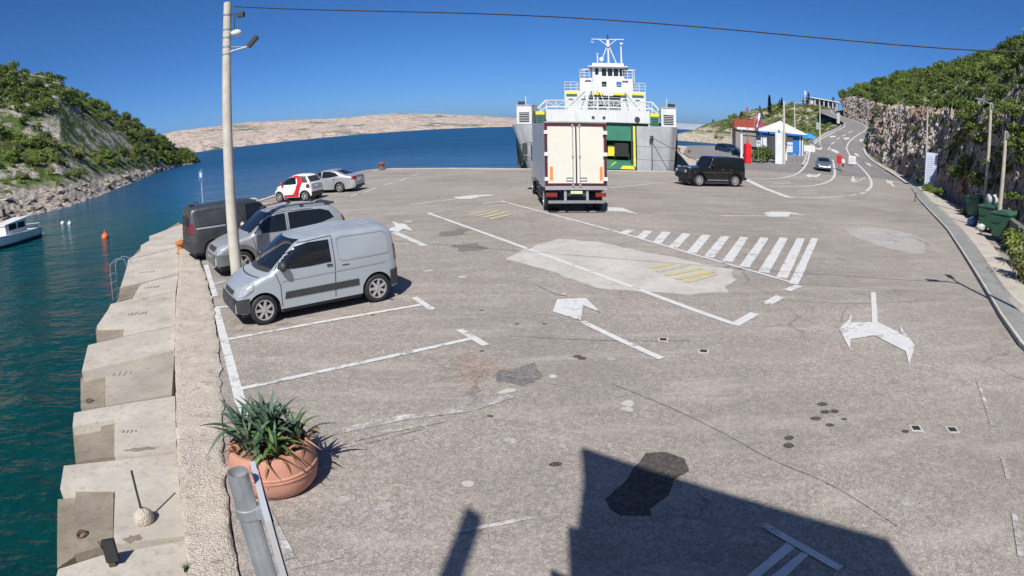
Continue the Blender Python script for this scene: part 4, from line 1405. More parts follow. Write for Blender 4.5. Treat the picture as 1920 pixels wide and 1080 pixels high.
SILVER = car_paint('silver_paint', (0.43, 0.485, 0.525), 0.45, 0.34)
SILVER_W = car_paint('light_silver_paint', (0.43, 0.445, 0.46), 0.5, 0.34)
GREYM = car_paint('dark_grey_paint', (0.085, 0.087, 0.09), 0.6, 0.34, 0.06)
BLACKP = car_paint('black_paint', (0.006, 0.007, 0.009), 0.0, 0.2, 0.02)
WHITEP = car_paint('white_car_paint', (0.76, 0.76, 0.75), 0.0, 0.3, 0.05)
REDP = car_paint('red_car_paint', (0.50, 0.008, 0.015), 0.0, 0.28, 0.03)
BLUEG = car_paint('steel_blue_paint', (0.20, 0.26, 0.34), 0.65, 0.3, 0.05)
DGREY = car_paint('grey_cladding', (0.115, 0.118, 0.12), 0.2, 0.5, 0.12)

# ---------------------------------------------------------------- silver panel van (nearest)
v = Car(3.82, 1.70, [(-1.98, 0.62), (-1.965, 1.05), (-1.92, 1.46), (-1.83, 1.67), (-1.62, 1.735), (-0.6, 1.765), (0.25, 1.72), (0.48, 1.63), (1.12, 1.10), (1.28, 1.04), (1.66, 0.91), (1.86, 0.79), (1.95, 0.67), (1.98, 0.52)],
        1.02, 0.84, 1.30, -1.345, 0.31, 0.27, crown=0.05, rc=0.13, xs=0.9646, zs=0.92)
loc, a = place_by_wheels((-4.93, 11.38), (-2.89, 12.92), v, 1)
van = thing('panel_van', 'silver panel van with blank rear sides and black bumpers, nearest parked vehicle', 'van', loc, a)
part(van, 'body', v.body(), SILVER, 38)
underbody(van, v)
add_wheels(van, v, 'van', 7, 0.19, steer=0.0)
part(van, 'windscreen', v.end((-0.70, 0.70), (-0.60, 0.60), 1.10, 1.63, 1, 0.016), GLASS)
for sd in (-1, 1):
    w_ = part(van, 'side_window', v.side([(0.80, 1.36), (0.58, 1.50), (0.20, 1.565), (-0.28, 1.56)], [(0.98, 1.10), (0.60, 1.06), (0.20, 1.05), (-0.30, 1.07)], sd), GLASS)
    part(van, 'side_moulding', v.side([(0.82, 0.61), (-0.93, 0.61)], [(0.86, 0.47), (-0.93, 0.47)], sd, 0.014), DARKP)
    part(van, 'door_seam', v.line_v([(0.93, 0.32), (0.93, 0.75), (1.04, 1.06), (0.62, 1.57), (-0.36, 1.63), (-0.38, 1.0), (-0.34, 0.32)], sd), DARKH)
    part(van, 'panel_crease', v.line_v([(-0.48, 1.10), (-0.46, 1.53), (-0.55, 1.58), (-1.62, 1.56), (-1.72, 1.47), (-1.74, 1.10), (-1.70, 1.05), (-0.56, 1.05), (-0.48, 1.10)], sd, 0.022, 0.011), SILVER_W)
    part(van, 'flank_crease', v.line_v([(0.9, 0.83), (-1.86, 0.86)], sd, 0.014, 0.011), SILVER_W)
    part(van, 'tail_lamp', v.side([(-1.86, 1.22), (-1.955, 1.22)], [(-1.88, 0.86), (-1.97, 0.86)], sd, 0.01), TAIL)
    part(van, 'headlight', v.side([(1.50, 0.90), (1.70, 0.86), (1.86, 0.77)], [(1.58, 0.74), (1.76, 0.66), (1.93, 0.63)], sd, 0.016), LAMPG)
    part(van, 'fuel_flap', v.line_v([(-0.55, 0.95), (-0.72, 0.95)], sd, 0.02, 0.011), DARKP)
    part(van, 'rear_bumper_corner', v.side([(-1.74, 0.66), (-1.97, 0.66)], [(-1.74, 0.32), (-1.96, 0.32)], sd, 0.02), DARKP)
    part(van, 'front_bumper_corner', v.side([(1.66, 0.60), (1.80, 0.60), (1.965, 0.58)], [(1.66, 0.30), (1.80, 0.30), (1.965, 0.30)], sd, 0.018), DARKP)
part(van, 'front_bumper', v.end((-0.66, 0.66), (-0.66, 0.66), 0.28, 0.60, 1, 0.02), DARKP)
part(van, 'grille', v.end((-0.36, 0.36), (-0.40, 0.40), 0.63, 0.72, 1, 0.012), DARKP)
part(van, 'bonnet_seam', v.end((-0.72, 0.72), (-0.72, 0.72), 0.96, 0.97, 1, 0.004), DARKH)
part(van, 'cowl', v.end((-0.70, 0.70), (-0.70, 0.70), 1.04, 1.10, 1, 0.006), DARKP)
part(van, 'rear_bumper', v.end((-0.70, 0.70), (-0.70, 0.70), 0.32, 0.66, -1, 0.02), DARKP)
part(van, 'rear_window', v.end((-0.62, 0.62), (-0.56, 0.56), 1.12, 1.52, -1, 0.006), GLASS)
plate(van, v, 1, 0.45)
mirror(van, v, 0.84, 1.10, DARKP)
handle(van, v, -0.24, 1.0, DARKP, w=0.12)
for yy in (-0.42, -0.14, 0.14, 0.42):
    mb = MB()
    mb.tube([(x, yy, v.zt(x) - 0.05 * (yy / 0.7) ** 2 + 0.004) for x in [-1.5 + 0.1 * k for k in range(18)]], 0.012, 5)
    part(van, 'roof_rib', mb, SILVER)
mb = MB()
for k in (-1, 1):
    mb.tube([(1.16, 0.05 * k + 0.1, 1.11), (0.97, 0.30 * k, 1.26)], 0.011, 5)
part(van, 'wiper', mb, BLACK)

# ---------------------------------------------------------------- silver SUV with grey cladding
u = Car(4.33, 1.83, [(-2.165, 0.62), (-2.14, 0.98), (-2.02, 1.28), (-1.72, 1.58), (-1.55, 1.65), (-0.5, 1.70), (0.22, 1.65), (0.42, 1.58), (1.02, 1.14), (1.2, 1.09), (1.75, 0.98), (1.98, 0.88), (2.10, 0.74), (2.165, 0.55)],
        1.05, 0.80, 1.34, -1.29, 0.345, 0.36, crown=0.05, rc=0.10, arch=0.07, nose_z=0.32)
sa = heading((-4.93, 11.38), (-2.89, 12.92)) + 0.02
sf = (-7.48, 15.86)
ca_, sa_ = math.cos(sa), math.sin(sa)
loc, a = place_by_wheels(sf, (sf[0] - 2.63 * ca_, sf[1] - 2.63 * sa_), u, 1)
suv = thing('suv', 'silver SUV with dark grey lower cladding and roof rails behind the tall pole', 'car', loc, a)
part(suv, 'body', u.body(), SILVER_W, 38)
underbody(suv, u)
add_wheels(suv, u, 'suv', 5, 0.22)
part(suv, 'windscreen', u.end((-0.70, 0.70), (-0.58, 0.58), 1.14, 1.60, 1, 0.016), GLASS)
part(suv, 'roof_skin', u.end((-0.1, 0.1), (-0.1, 0.1), 1.62, 1.63, 1, 0.002), DGREY)
for sd in (-1, 1):
    part(suv, 'front_side_window', u.side([(0.70, 1.34), (0.42, 1.50), (0.14, 1.55), (-0.10, 1.56)], [(0.98, 1.12), (0.60, 1.09), (0.2, 1.08), (-0.10, 1.08)], sd), GLASS)
    part(suv, 'rear_side_window', u.side([(-0.20, 1.56), (-0.70, 1.56), (-1.25, 1.53), (-1.52, 1.44)], [(-0.20, 1.08), (-0.70, 1.10), (-1.25, 1.15), (-1.66, 1.24)], sd), GLASS)
    part(suv, 'lower_cladding', u.side([(0.90, 0.60), (-0.86, 0.60)], [(0.90, 0.37), (-0.86, 0.37)], sd, 0.012), DGREY)
    for xc, nm in ((1.34, 'front_arch_trim'), (-1.29, 'rear_arch_trim')):
        r0, r1 = 0.42, 0.54
        pts0 = [(xc + r0 * math.cos(PI * k / 16), 0.345 + r0 * 0.98 * math.sin(PI * k / 16)) for k in range(17)]
        pts1 = [(xc + r1 * math.cos(PI * k / 16), 0.345 + r1 * 0.98 * math.sin(PI * k / 16)) for k in range(17)]
        part(suv, nm, u.side(pts1, pts0, sd, 0.016, 20, 2), DGREY)
    part(suv, 'door_seam', u.line_v([(0.88, 0.42), (0.92, 0.85), (1.04, 1.10), (0.45, 1.56), (-0.15, 1.60), (-0.15, 1.05), (-0.10, 0.42)], sd), DARKH)
    part(suv, 'rear_door_seam', u.line_v([(-0.15, 1.60), (-1.0, 1.58), (-1.08, 1.12), (-0.92, 0.80), (-0.84, 0.62)], sd), DARKH)
    part(suv, 'headlight', u.side([(1.66, 0.94), (1.86, 0.90), (2.03, 0.82)], [(1.72, 0.78), (1.90, 0.70), (2.08, 0.68)], sd, 0.016), LAMPG)
    part(suv, 'tail_lamp', u.side([(-1.92, 1.28), (-2.05, 1.20)], [(-2.0, 0.84), (-2.12, 0.86)], sd, 0.01), TAIL)
    part(suv, 'front_bumper_corner', u.side([(1.76, 0.66), (1.95, 0.66), (2.12, 0.66)], [(1.78, 0.36), (1.95, 0.34), (2.12, 0.34)], sd, 0.02), DGREY)
    part(suv, 'rear_bumper_corner', u.side([(-1.72, 0.70), (-2.13, 0.70)], [(-1.72, 0.38), (-2.12, 0.38)], sd, 0.02), DGREY)
    mb = MB()
    pts = [(x, sd * (u.yside(x, u.zt(x) - 0.10) - 0.10), u.zt(x) + 0.035) for x in [-1.5 + 0.1 * k for k in range(18)]]
    mb.tube(pts, 0.02, 6)
    for q in (pts[0], pts[8], pts[-1]):
        mb.box((q[0], q[1], q[2] - 0.03), (0.12, 0.04, 0.07))
    part(suv, 'roof_rail', mb, DARKP)
part(suv, 'front_bumper', u.end((-0.66, 0.66), (-0.68, 0.68), 0.34, 0.66, 1, 0.022), DGREY)
part(suv, 'grille', u.end((-0.40, 0.40), (-0.46, 0.46), 0.72, 0.84, 1, 0.012), DARKP)
part(suv, 'rear_window', u.end((-0.62, 0.62), (-0.52, 0.52), 1.12, 1.50, -1, 0.006), GLASS)
part(suv, 'rear_bumper', u.end((-0.72, 0.72), (-0.72, 0.72), 0.36, 0.70, -1, 0.02), DGREY)
plate(suv, u, 1, 0.52)
mirror(suv, u, 0.80, 1.12, SILVER_W)
handle(suv, u, -0.02, 0.96, SILVER_W)
handle(suv, u, -0.95, 0.98, SILVER_W)
mb = MB()
mb.tube([(-1.45, 0.0, 1.66), (-1.62, 0.0, 1.92)], 0.006, 5)
mb.box((-1.44, 0, 1.67), (0.10, 0.05, 0.04))
part(suv, 'aerial', mb, BLACK)
mb = MB()
mb.box((-1.66, 0, 1.615), (0.28, 1.15, 0.035), 0, 0, 0.18)
part(suv, 'roof_spoiler', mb, DARKP)

# ---------------------------------------------------------------- dark grey van backed up to the ledge
k_ = Car(4.41, 1.79, [(-2.205, 0.60), (-2.19, 1.10), (-2.14, 1.60), (-2.06, 1.78), (-1.85, 1.82), (-0.5, 1.83), (0.20, 1.79), (0.42, 1.70), (1.05, 1.17), (1.25, 1.09), (1.80, 0.98), (2.03, 0.86), (2.15, 0.70), (2.205, 0.52)],
         1.05, 0.84, 1.32, -1.37, 0.32, 0.28, crown=0.05, rc=0.10)
ka = heading((-2.89, 12.92), (-4.93, 11.38)) + 0.06
kr_ = (-9.70, 18.32)
loc, a = place_by_wheels((kr_[0] + 2.69 * math.cos(ka), kr_[1] + 2.69 * math.sin(ka)), kr_, k_, -1)
dvan = thing('delivery_van', 'dark grey van with blank side panels backed up to the concrete ledge', 'van', loc, a)
part(dvan, 'body', k_.body(), GREYM, 38)
underbody(dvan, k_)
add_wheels(dvan, k_, 'dvan', 6, 0.2)
part(dvan, 'windscreen', k_.end((-0.72, 0.72), (-0.60, 0.60), 1.16, 1.70, 1, 0.016), GLASS)
for sd in (-1, 1):
    part(dvan, 'side_window', k_.side([(0.82, 1.42), (0.55, 1.60), (0.18, 1.66), (-0.12, 1.66)], [(1.0, 1.14), (0.60, 1.11), (0.2, 1.10), (-0.12, 1.10)], sd), GLASS)
    part(dvan, 'door_seam', k_.line_v([(0.90, 0.34), (0.96, 0.9), (1.05, 1.10), (0.60, 1.68), (-0.20, 1.70), (-0.20, 1.0), (-0.16, 0.34)], sd), DARKH)
    part(dvan, 'panel_crease', k_.line_v([(-0.95, 1.16), (-0.95, 1.60), (-1.05, 1.65), (-1.90, 1.63), (-1.98, 1.55), (-1.98, 1.16), (-0.95, 1.16)], sd, 0.025, 0.011), DARKP)
    part(dvan, 'sliding_door_seam', k_.line_v([(-0.22, 1.70), (-0.86, 1.70), (-0.88, 1.0), (-0.92, 0.80)], sd), DARKH)
    part(dvan, 'sliding_rail', k_.side([(-0.90, 1.10), (-1.95, 1.12)], [(-0.90, 1.05), (-1.95, 1.07)], sd, 0.014), SILVER)
    part(dvan, 'tail_lamp', k_.side([(-2.05, 1.30), (-2.18, 1.30)], [(-2.07, 0.92), (-2.19, 0.92)], sd, 0.01), TAIL)
    part(dvan, 'headlight', k_.side([(1.66, 0.95), (1.90, 0.90), (2.08, 0.80)], [(1.76, 0.80), (1.95, 0.72), (2.12, 0.70)], sd, 0.016), LAMPG)
    part(dvan, 'rear_bumper_corner', k_.side([(-1.82, 0.62), (-2.19, 0.62)], [(-1.80, 0.32), (-2.18, 0.32)], sd, 0.018), DARKP)
part(dvan, 'rear_window', k_.end((-0.64, 0.64), (-0.58, 0.58), 1.15, 1.60, -1, 0.006), GLASS)
part(dvan, 'rear_bumper', k_.end((-0.74, 0.74), (-0.74, 0.74), 0.32, 0.62, -1, 0.02), DARKP)
part(dvan, 'grille', k_.end((-0.42, 0.42), (-0.48, 0.48), 0.66, 0.80, 1, 0.012), DARKP)
plate(dvan, k_, 1, 0.48)
mirror(dvan, k_, 0.85, 1.15, GREYM)
handle(dvan, k_, -0.06, 1.0, DARKP)
mb = MB()
mb.tube([(-1.75, 0.3, 1.82), (-1.70, 0.55, 1.87), (-1.66, -0.2, 1.87)], 0.02, 6)
mb.box((-1.92, 0.0, 1.835), (0.16, 0.6, 0.03))
part(dvan, 'roof_fitting', mb, DARKP)

# ---------------------------------------------------------------- white and red two-seater
m_c = Car(2.70, 1.66, [(-1.35, 0.62), (-1.33, 0.88), (-1.22, 1.14), (-1.0, 1.44), (-0.78, 1.53), (-0.3, 1.555), (0.10, 1.52), (0.26, 1.44), (0.78, 1.04), (0.92, 0.99), (1.12, 0.90), (1.26, 0.76), (1.33, 0.62), (1.35, 0.5)],
          0.98, 0.80, 0.94, -0.93, 0.295, 0.25, crown=0.05, rc=0.10, plan_p=3.2)
loc, a = place_by_wheels((-13.51, 34.60), (-11.53, 34.09), m_c, 1)
smt = thing('city_car', 'tiny white two-seater with red side arch and mirrors near the quay corner', 'car', loc, a)
part(smt, 'body', m_c.body(), WHITEP, 38)
underbody(smt, m_c)
add_wheels(smt, m_c, 'smt', 5, 0.18)
part(smt, 'windscreen', m_c.end((-0.64, 0.64), (-0.56, 0.56), 1.05, 1.44, 1, 0.016), GLASS)
part(smt, 'soft_top', m_c.side([(-0.22, 1.50), (-0.95, 1.42)], [(-0.22, 1.44), (-0.95, 1.36)], 1, 0.01), DARKP)
for sd in (-1, 1):
    part(smt, 'side_window', m_c.side([(0.52, 1.20), (0.30, 1.36), (0.05, 1.42), (-0.28, 1.42)], [(0.72, 1.02), (0.40, 1.00), (0.05, 1.00), (-0.38, 1.02)], sd), GLASS)
    part(smt, 'safety_cell', m_c.side([(-0.28, 1.47), (-0.62, 1.44), (-0.80, 1.10), (-0.64, 0.78), (-0.56, 0.55), (-0.56, 0.40)], [(-0.20, 1.44), (-0.40, 1.30), (-0.44, 1.05), (-0.34, 0.75), (-0.18, 0.48), (0.0, 0.34)], sd, 0.012, 20, 4), REDP)
    part(smt, 'red_sill', m_c.side([(0.55, 0.40), (-0.53, 0.44)], [(0.55, 0.27), (-0.53, 0.27)], sd, 0.012), REDP)
    part(smt, 'roof_rail', m_c.side([(0.62, 1.20), (0.34, 1.44), (0.05, 1.49), (-0.30, 1.49)], [(0.58, 1.17), (0.30, 1.39), (0.05, 1.44), (-0.30, 1.44)], sd, 0.014, 14, 2), REDP)
    part(smt, 'rear_quarter_hood', m_c.side([(-0.64, 1.46), (-0.98, 1.38)], [(-0.80, 1.08), (-1.18, 1.06)], sd, 0.012), DARKP)
    part(smt, 'tail_lamp', m_c.side([(-1.06, 0.98), (-1.24, 0.98)], [(-1.06, 0.76), (-1.28, 0.76)], sd, 0.012), TAIL)
    part(smt, 'headlight', m_c.side([(1.02, 0.86), (1.18, 0.80)], [(1.06, 0.70), (1.24, 0.66)], sd, 0.01), LAMPG)
    part(smt, 'door_seam', m_c.line_v([(0.55, 0.42), (0.66, 0.80), (0.76, 1.0)], sd), DARKH)
part(smt, 'hood_panel', m_c.end((-0.58, 0.58), (-0.54, 0.54), 1.08, 1.40, -1, 0.01), DARKP)
part(smt, 'rear_panel', m_c.end((-0.56, 0.56), (-0.54, 0.54), 0.70, 0.96, -1, 0.012), SILVER_W)
part(smt, 'rear_bumper', m_c.end((-0.66, 0.66), (-0.66, 0.66), 0.30, 0.50, -1, 0.016), DARKP)
plate(smt, m_c, -1, 0.82, w=0.46)
mirror(smt, m_c, 0.62, 1.02, REDP)
handle(smt, m_c, -0.30, 0.90, WHITEP)

# ---------------------------------------------------------------- silver saloon facing the water
o_c = Car(4.67, 1.81, [(-2.335, 0.60), (-2.31, 0.92), (-2.22, 1.03), (-1.95, 1.06), (-1.75, 1.09), (-0.95, 1.40), (-0.62, 1.455), (-0.2, 1.46), (0.18, 1.42), (0.40, 1.34), (1.15, 0.98), (1.35, 0.93), (1.9, 0.83), (2.18, 0.70), (2.30, 0.58), (2.335, 0.46)],
          0.93, 0.76, 1.40, -1.28, 0.32, 0.22, crown=0.05, rc=0.09)
oa = a + 0.05
orr = (-10.47, 37.79)
loc, a2 = place_by_wheels((orr[0] + 2.68 * math.cos(oa), orr[1] + 2.68 * math.sin(oa)), orr, o_c, 1)
sal = thing('saloon_car', 'silver saloon parked nose to the sea beside the tiny two-seater', 'car', loc, a2)
part(sal, 'body', o_c.body(), SILVER_W, 38)
underbody(sal, o_c)
add_wheels(sal, o_c, 'sal', 5, 0.2)
part(sal, 'windscreen', o_c.end((-0.70, 0.70), (-0.56, 0.56), 1.0, 1.36, 1, 0.016), GLASS)
part(sal, 'rear_window', o_c.end((-0.62, 0.62), (-0.50, 0.50), 1.12, 1.38, -1, 0.008), GLASS)
for sd in (-1, 1):
    part(sal, 'front_side_window', o_c.side([(0.68, 1.15), (0.38, 1.30), (0.05, 1.355)], [(1.0, 0.98), (0.5, 0.965), (0.05, 0.96)], sd), GLASS)
    part(sal, 'rear_side_window', o_c.side([(-0.03, 1.36), (-0.55, 1.345), (-0.95, 1.25)], [(-0.03, 0.96), (-0.60, 0.975), (-1.22, 1.05)], sd), GLASS)
    part(sal, 'door_seam', o_c.line_v([(0.95, 0.3), (1.02, 0.9)], sd), DARKH)
    part(sal, 'middle_door_seam', o_c.line_v([(0.0, 0.3), (0.02, 1.36)], sd), DARKH)
    part(sal, 'rear_door_seam', o_c.line_v([(-1.0, 1.0), (-0.86, 0.6), (-0.80, 0.30)], sd), DARKH)
    part(sal, 'tail_lamp', o_c.side([(-2.05, 0.98), (-2.28, 0.98)], [(-2.10, 0.84), (-2.30, 0.76)], sd, 0.01), TAIL)
    part(sal, 'headlight', o_c.side([(1.86, 0.80), (2.16, 0.70)], [(1.92, 0.66), (2.22, 0.58)], sd, 0.01), LAMPG)
    part(sal, 'rear_lamp_corner', o_c.end((sd * 0.45, sd * 0.74), (sd * 0.50, sd * 0.74), 0.80, 0.96, -1, 0.012) if sd < 0 else o_c.end((0.45, 0.74), (0.50, 0.74), 0.80, 0.96, -1, 0.012), TAIL)
part(sal, 'rear_bumper_strip', o_c.end((-0.78, 0.78), (-0.78, 0.78), 0.28, 0.42, -1, 0.012), DARKP)
plate(sal, o_c, -1, 0.72)
mirror(sal, o_c, 0.85, 1.0, SILVER_W)
handle(sal, o_c, 0.12, 0.86, SILVER_W)
handle(sal, o_c, -0.86, 0.88, SILVER_W)

# ---------------------------------------------------------------- black boxy off-roader
g_c = Car(4.62, 1.90, [(-2.31, 0.60), (-2.30, 1.5), (-2.26, 1.86), (-2.15, 1.94), (-1.0, 1.965), (0.18, 1.945), (0.34, 1.90), (0.62, 1.34), (0.72, 1.28), (1.9, 1.20), (2.10, 1.16), (2.26, 1.05), (2.29, 0.8), (2.31, 0.55)],
          1.22, 0.87, 1.42, -1.43, 0.40, 0.42, plan_p=10, plan_a=0.05, crown=0.03, rc=0.06, arch=0.08, soft=0.025, nose_z=0.48)
loc, a3 = place_by_wheels((11.84, 38.39), (14.75, 39.04), g_c, 1)
gw = thing('off_roader', 'black boxy off-roader with round spare-wheel cover crossing the quay', 'car', loc, a3)
part(gw, 'body', g_c.body(), BLACKP, 32)
underbody(gw, g_c)
add_wheels(gw, g_c, 'gw', 8, 0.26, STEEL)
part(gw, 'windscreen', g_c.end((-0.72, 0.72), (-0.66, 0.66), 1.32, 1.84, 1, 0.01), GLASS)
part(gw, 'grille', g_c.end((-0.42, 0.42), (-0.42, 0.42), 0.86, 1.08, 1, 0.014), DARKP)
part(gw, 'front_bumper', g_c.end((-0.84, 0.84), (-0.84, 0.84), 0.50, 0.76, 1, 0.05), BLACKP)
plate(gw, g_c, 1, 0.66)
for sd in (-1, 1):
    part(gw, 'front_side_window', g_c.side([(0.26, 1.78), (-0.46, 1.80)], [(0.50, 1.28), (-0.46, 1.28)], sd), GLASS)
    part(gw, 'middle_side_window', g_c.side([(-0.56, 1.80), (-1.26, 1.80)], [(-0.56, 1.28), (-1.26, 1.28)], sd), GLASS)
    part(gw, 'rear_side_window', g_c.side([(-1.38, 1.80), (-2.12, 1.79)], [(-1.38, 1.28), (-2.12, 1.28)], sd), GLASS)
    part(gw, 'side_strip', g_c.side([(1.9, 0.96), (-2.2, 0.96)], [(1.9, 0.90), (-2.2, 0.90)], sd, 0.018), DARKP)
    mb = MB()
    mb.bx(-0.95, 0.95, sd * 0.88 - 0.09, sd * 0.88 + 0.09, 0.40, 0.46)
    part(gw, 'running_board', mb, CHROME)
    mb = MB()
    mb.cyl((2.28, sd * 0.62, 0.95), (2.335, sd * 0.62, 0.95), 0.11, n=18)
    part(gw, 'headlight', mb, LAMPG, 30)
    mb = MB()
    mb.box((2.08, sd * 0.72, 1.20), (0.18, 0.12, 0.06))
    part(gw, 'indicator', mb, LAMPG)
    for xc in (1.42, -1.43):
        r0, r1 = 0.48, 0.60
        p0 = [(xc + r0 * math.cos(PI * k / 14), 0.40 + r0 * math.sin(PI * k / 14)) for k in range(15)]
        p1 = [(xc + r1 * math.cos(PI * k / 14), 0.40 + r1 * math.sin(PI * k / 14)) for k in range(15)]
        part(gw, 'wheel_arch', g_c.side(p1, p0, sd, 0.05, 18, 2), BLACKP)
    part(gw, 'door_seam', g_c.line_v([(0.58, 0.5), (0.58, 1.26)], sd, 0.012), DARKH)
    part(gw, 'rear_door_seam', g_c.line_v([(-0.51, 0.5), (-0.51, 1.8)], sd, 0.012), DARKH)
mirror(gw, g_c, 0.46, 1.34, BLACKP)
handle(gw, g_c, -0.36, 1.12, CHROME)
handle(gw, g_c, -1.05, 1.12, CHROME)
mb = MB()
mb.cyl((-2.30, -0.05, 1.08), (-2.50, -0.05, 1.08), 0.39, 0.37, 28)
part(gw, 'spare_wheel_cover', mb, BLACKP, 40)
mb = MB()
mb.bx(-2.42, -2.28, -0.85, 0.85, 0.46, 0.62)
part(gw, 'rear_bumper', mb, BLACKP)

# ---------------------------------------------------------------- steel-blue estate waiting in the lane
e_c = Car(4.70, 1.83, [(-2.35, 0.6), (-2.33, 1.0), (-2.15, 1.28), (-1.95, 1.44), (-0.8, 1.50), (0.0, 1.48), (0.38, 1.38), (1.10, 1.02), (1.30, 0.96), (1.85, 0.86), (2.15, 0.74), (2.30, 0.62), (2.35, 0.48)],
          0.96, 0.78, 1.40, -1.32, 0.33, 0.24, crown=0.05, rc=0.09)
pl = (34.84, 62.32, 0.05)
est = thing('estate_car', 'steel-blue car facing the camera in the boarding lane', 'car', (0, 0, 0), 0)
ea = math.atan2(-1.0, -0.46)
est.location = (pl[0] - math.cos(ea) * 2.3, pl[1] - math.sin(ea) * 2.3, road_z(pl[1] + 2) + 0.01)
est.rotation_euler = (0, 0, ea)
part(est, 'body', e_c.body(), BLUEG, 38)
underbody(est, e_c)
add_wheels(est, e_c, 'est', 5, 0.2)
part(est, 'windscreen', e_c.end((-0.72, 0.72), (-0.56, 0.56), 1.04, 1.40, 1, 0.016), GLASS)
part(est, 'grille', e_c.end((-0.52, 0.52), (-0.56, 0.56), 0.54, 0.70, 1, 0.012), DARKP)
part(est, 'lower_intake', e_c.end((-0.60, 0.60), (-0.62, 0.62), 0.26, 0.40, 1, 0.012), DARKP)
for sd in (-1, 1):
    part(est, 'side_window', e_c.side([(0.66, 1.18), (0.2, 1.38), (-1.7, 1.36)], [(1.0, 1.0), (0.2, 0.99), (-1.8, 1.06)], sd), GLASS)
    part(est, 'headlight', e_c.end((0.52, 0.84), (0.56, 0.80), 0.64, 0.76, 1, 0.012) if sd > 0 else e_c.end((-0.84, -0.52), (-0.80, -0.56), 0.64, 0.76, 1, 0.012), LAMPG)
plate(est, e_c, 1, 0.46)
mirror(est, e_c, 0.86, 1.02, BLUEG)

# ---------------------------------------------------------------- dark blue car parked behind the kiosk fence
b_c = Car(4.3, 1.78, [(-2.15, 0.6), (-2.12, 1.0), (-1.9, 1.3), (-1.6, 1.45), (-0.6, 1.50), (0.1, 1.46), (0.4, 1.36), (1.05, 1.0), (1.25, 0.95), (1.75, 0.86), (2.0, 0.74), (2.12, 0.6), (2.15, 0.48)], 0.96, 0.78, 1.3, -1.27, 0.32, 0.24)
NAVY = car_paint('navy_paint', (0.02, 0.05, 0.12), 0.3, 0.3, 0.04)
bp = (29.69, 81.75)
bc = thing('hatchback', 'dark blue hatchback parked on the pier left of the red beacon', 'car', (bp[0], bp[1], road_z(min(bp[1], 74)) + 0.055), math.radians(-68))
part(bc, 'body', b_c.body(), NAVY, 38)
underbody(bc, b_c)
add_wheels(bc, b_c, 'est2', 5, 0.2)
part(bc, 'windscreen', b_c.end((-0.70, 0.70), (-0.56, 0.56), 1.02, 1.38, 1, 0.016), GLASS)
for sd in (-1, 1):
    part(bc, 'side_window', b_c.side([(0.6, 1.2), (0.2, 1.36), (-1.3, 1.34)], [(0.95, 1.0), (0.2, 0.99), (-1.5, 1.06)], sd), GLASS)
    part(bc, 'headlight', b_c.side([(1.7, 0.84), (2.0, 0.74)], [(1.76, 0.70), (2.04, 0.62)], sd, 0.01), LAMPG)
plate(bc, b_c, 1, 0.48)

# ---------------------------------------------------------------- box lorry waiting to board
TRW, TRL = 2.50, 8.6
tl = (1.40, 25.34)
tr = (4.00, 25.38)
ta = math.radians(92.2)
lor = thing('box_lorry', 'white box lorry seen from behind, dark red door frame, waiting before the ferry', 'lorry', ((tl[0] + tr[0]) / 2 - 0.06, 25.45, 0), ta)
# local: x forward, rear at x=0
LW = plain('lorry_white', (0.64, 0.605, 0.52), 0.45, var=0.05, scale=0.7)
LSIDE = plain('lorry_side_grey', (0.42, 0.46, 0.52), 0.4, var=0.08, scale=0.6)
H0, H1 = 1.06, 3.74
mb = MB()
mb.bx(0.06, 6.5, -1.25, 1.25, H0, H1)
box = part(lor, 'cargo_box', mb, LSIDE, None)
mb = MB()
for y0, y1, z0, z1 in ((-1.255, -1.16, H0, H1 + 0.01), (1.16, 1.255, H0, H1 + 0.01), (-1.16, 1.16, H1 - 0.13, H1 + 0.01), (-1.16, 1.16, H0 + 0.01, H0 + 0.18)):
    mb.bx(-0.02, 0.055, y0, y1, z0, z1)
part(lor, 'rear_frame', mb, DRED, None)
mb = MB()
mb.bx(-0.03, 0.05, -1.26, 1.26, H0 - 0.07, H0 + 0.085)
part(lor, 'frame_sill', mb, STEEL, None)
mb = MB()
mb.bx(-0.015, 0.05, -1.27, 1.27, H1 + 0.012, H1 + 0.06)
part(lor, 'frame_header', mb, STEEL, None)
for sd in (-1, 1):
    mb = MB()
    mb.bx(-0.05, -0.022, min(sd * 0.03, sd * 1.10), max(sd * 0.03, sd * 1.145), H0 + 0.20, H1 - 0.145)
    d = part(lor, 'rear_door', mb, LW, None)
    mb = MB()
    y = sd * 0.14
    mb.cyl((-0.075, y, H0 + 0.08), (-0.075, y, H1 - 0.04), 0.018, n=8)
    for z in (H0 + 0.12, H0 + 1.3, H1 - 0.10):
        mb.box((-0.065, y, z), (0.04, 0.09, 0.09))
    obj('lock_rod', mb, STEEL, d, 40)
    mb = MB()
    mb.bx(-0.085, -0.055, min(sd * 0.12, sd * 0.42), max(sd * 0.12, sd * 0.42), H0 + 0.30, H0 + 0.33)
    mb.bx(-0.085, -0.055, min(sd * 0.12, sd * 0.42), max(sd * 0.12, sd * 0.42), H0 + 0.42, H0 + 0.45)
    mb.bx(-0.085, -0.055, min(sd * 0.39, sd * 0.42), max(sd * 0.39, sd * 0.42), H0 + 0.33, H0 + 0.42)
    obj('door_handle', mb, STEEL, d)
    mb = MB()
    mb.bx(-0.058, -0.052, min(sd * 0.95, sd * 1.07), max(sd * 0.95, sd * 1.07), H0 + 0.32, H0 + 0.88)
    obj('marker_plate', mb, plain('orange_marker', (0.72, 0.24, 0.05), 0.4, var=0.2, scale=30), d)
    for z in (H0 + 0.38, H0 + 1.40, H1 - 0.38):
        mb = MB()
        mb.box((-0.04, sd * 1.20, z), (0.06, 0.16, 0.15))
        mb.cyl((-0.05, sd * 1.12, z - 0.08), (-0.05, sd * 1.12, z + 0.08), 0.02, n=8)
        obj('hinge', mb, WHITE, d)
mb = MB()
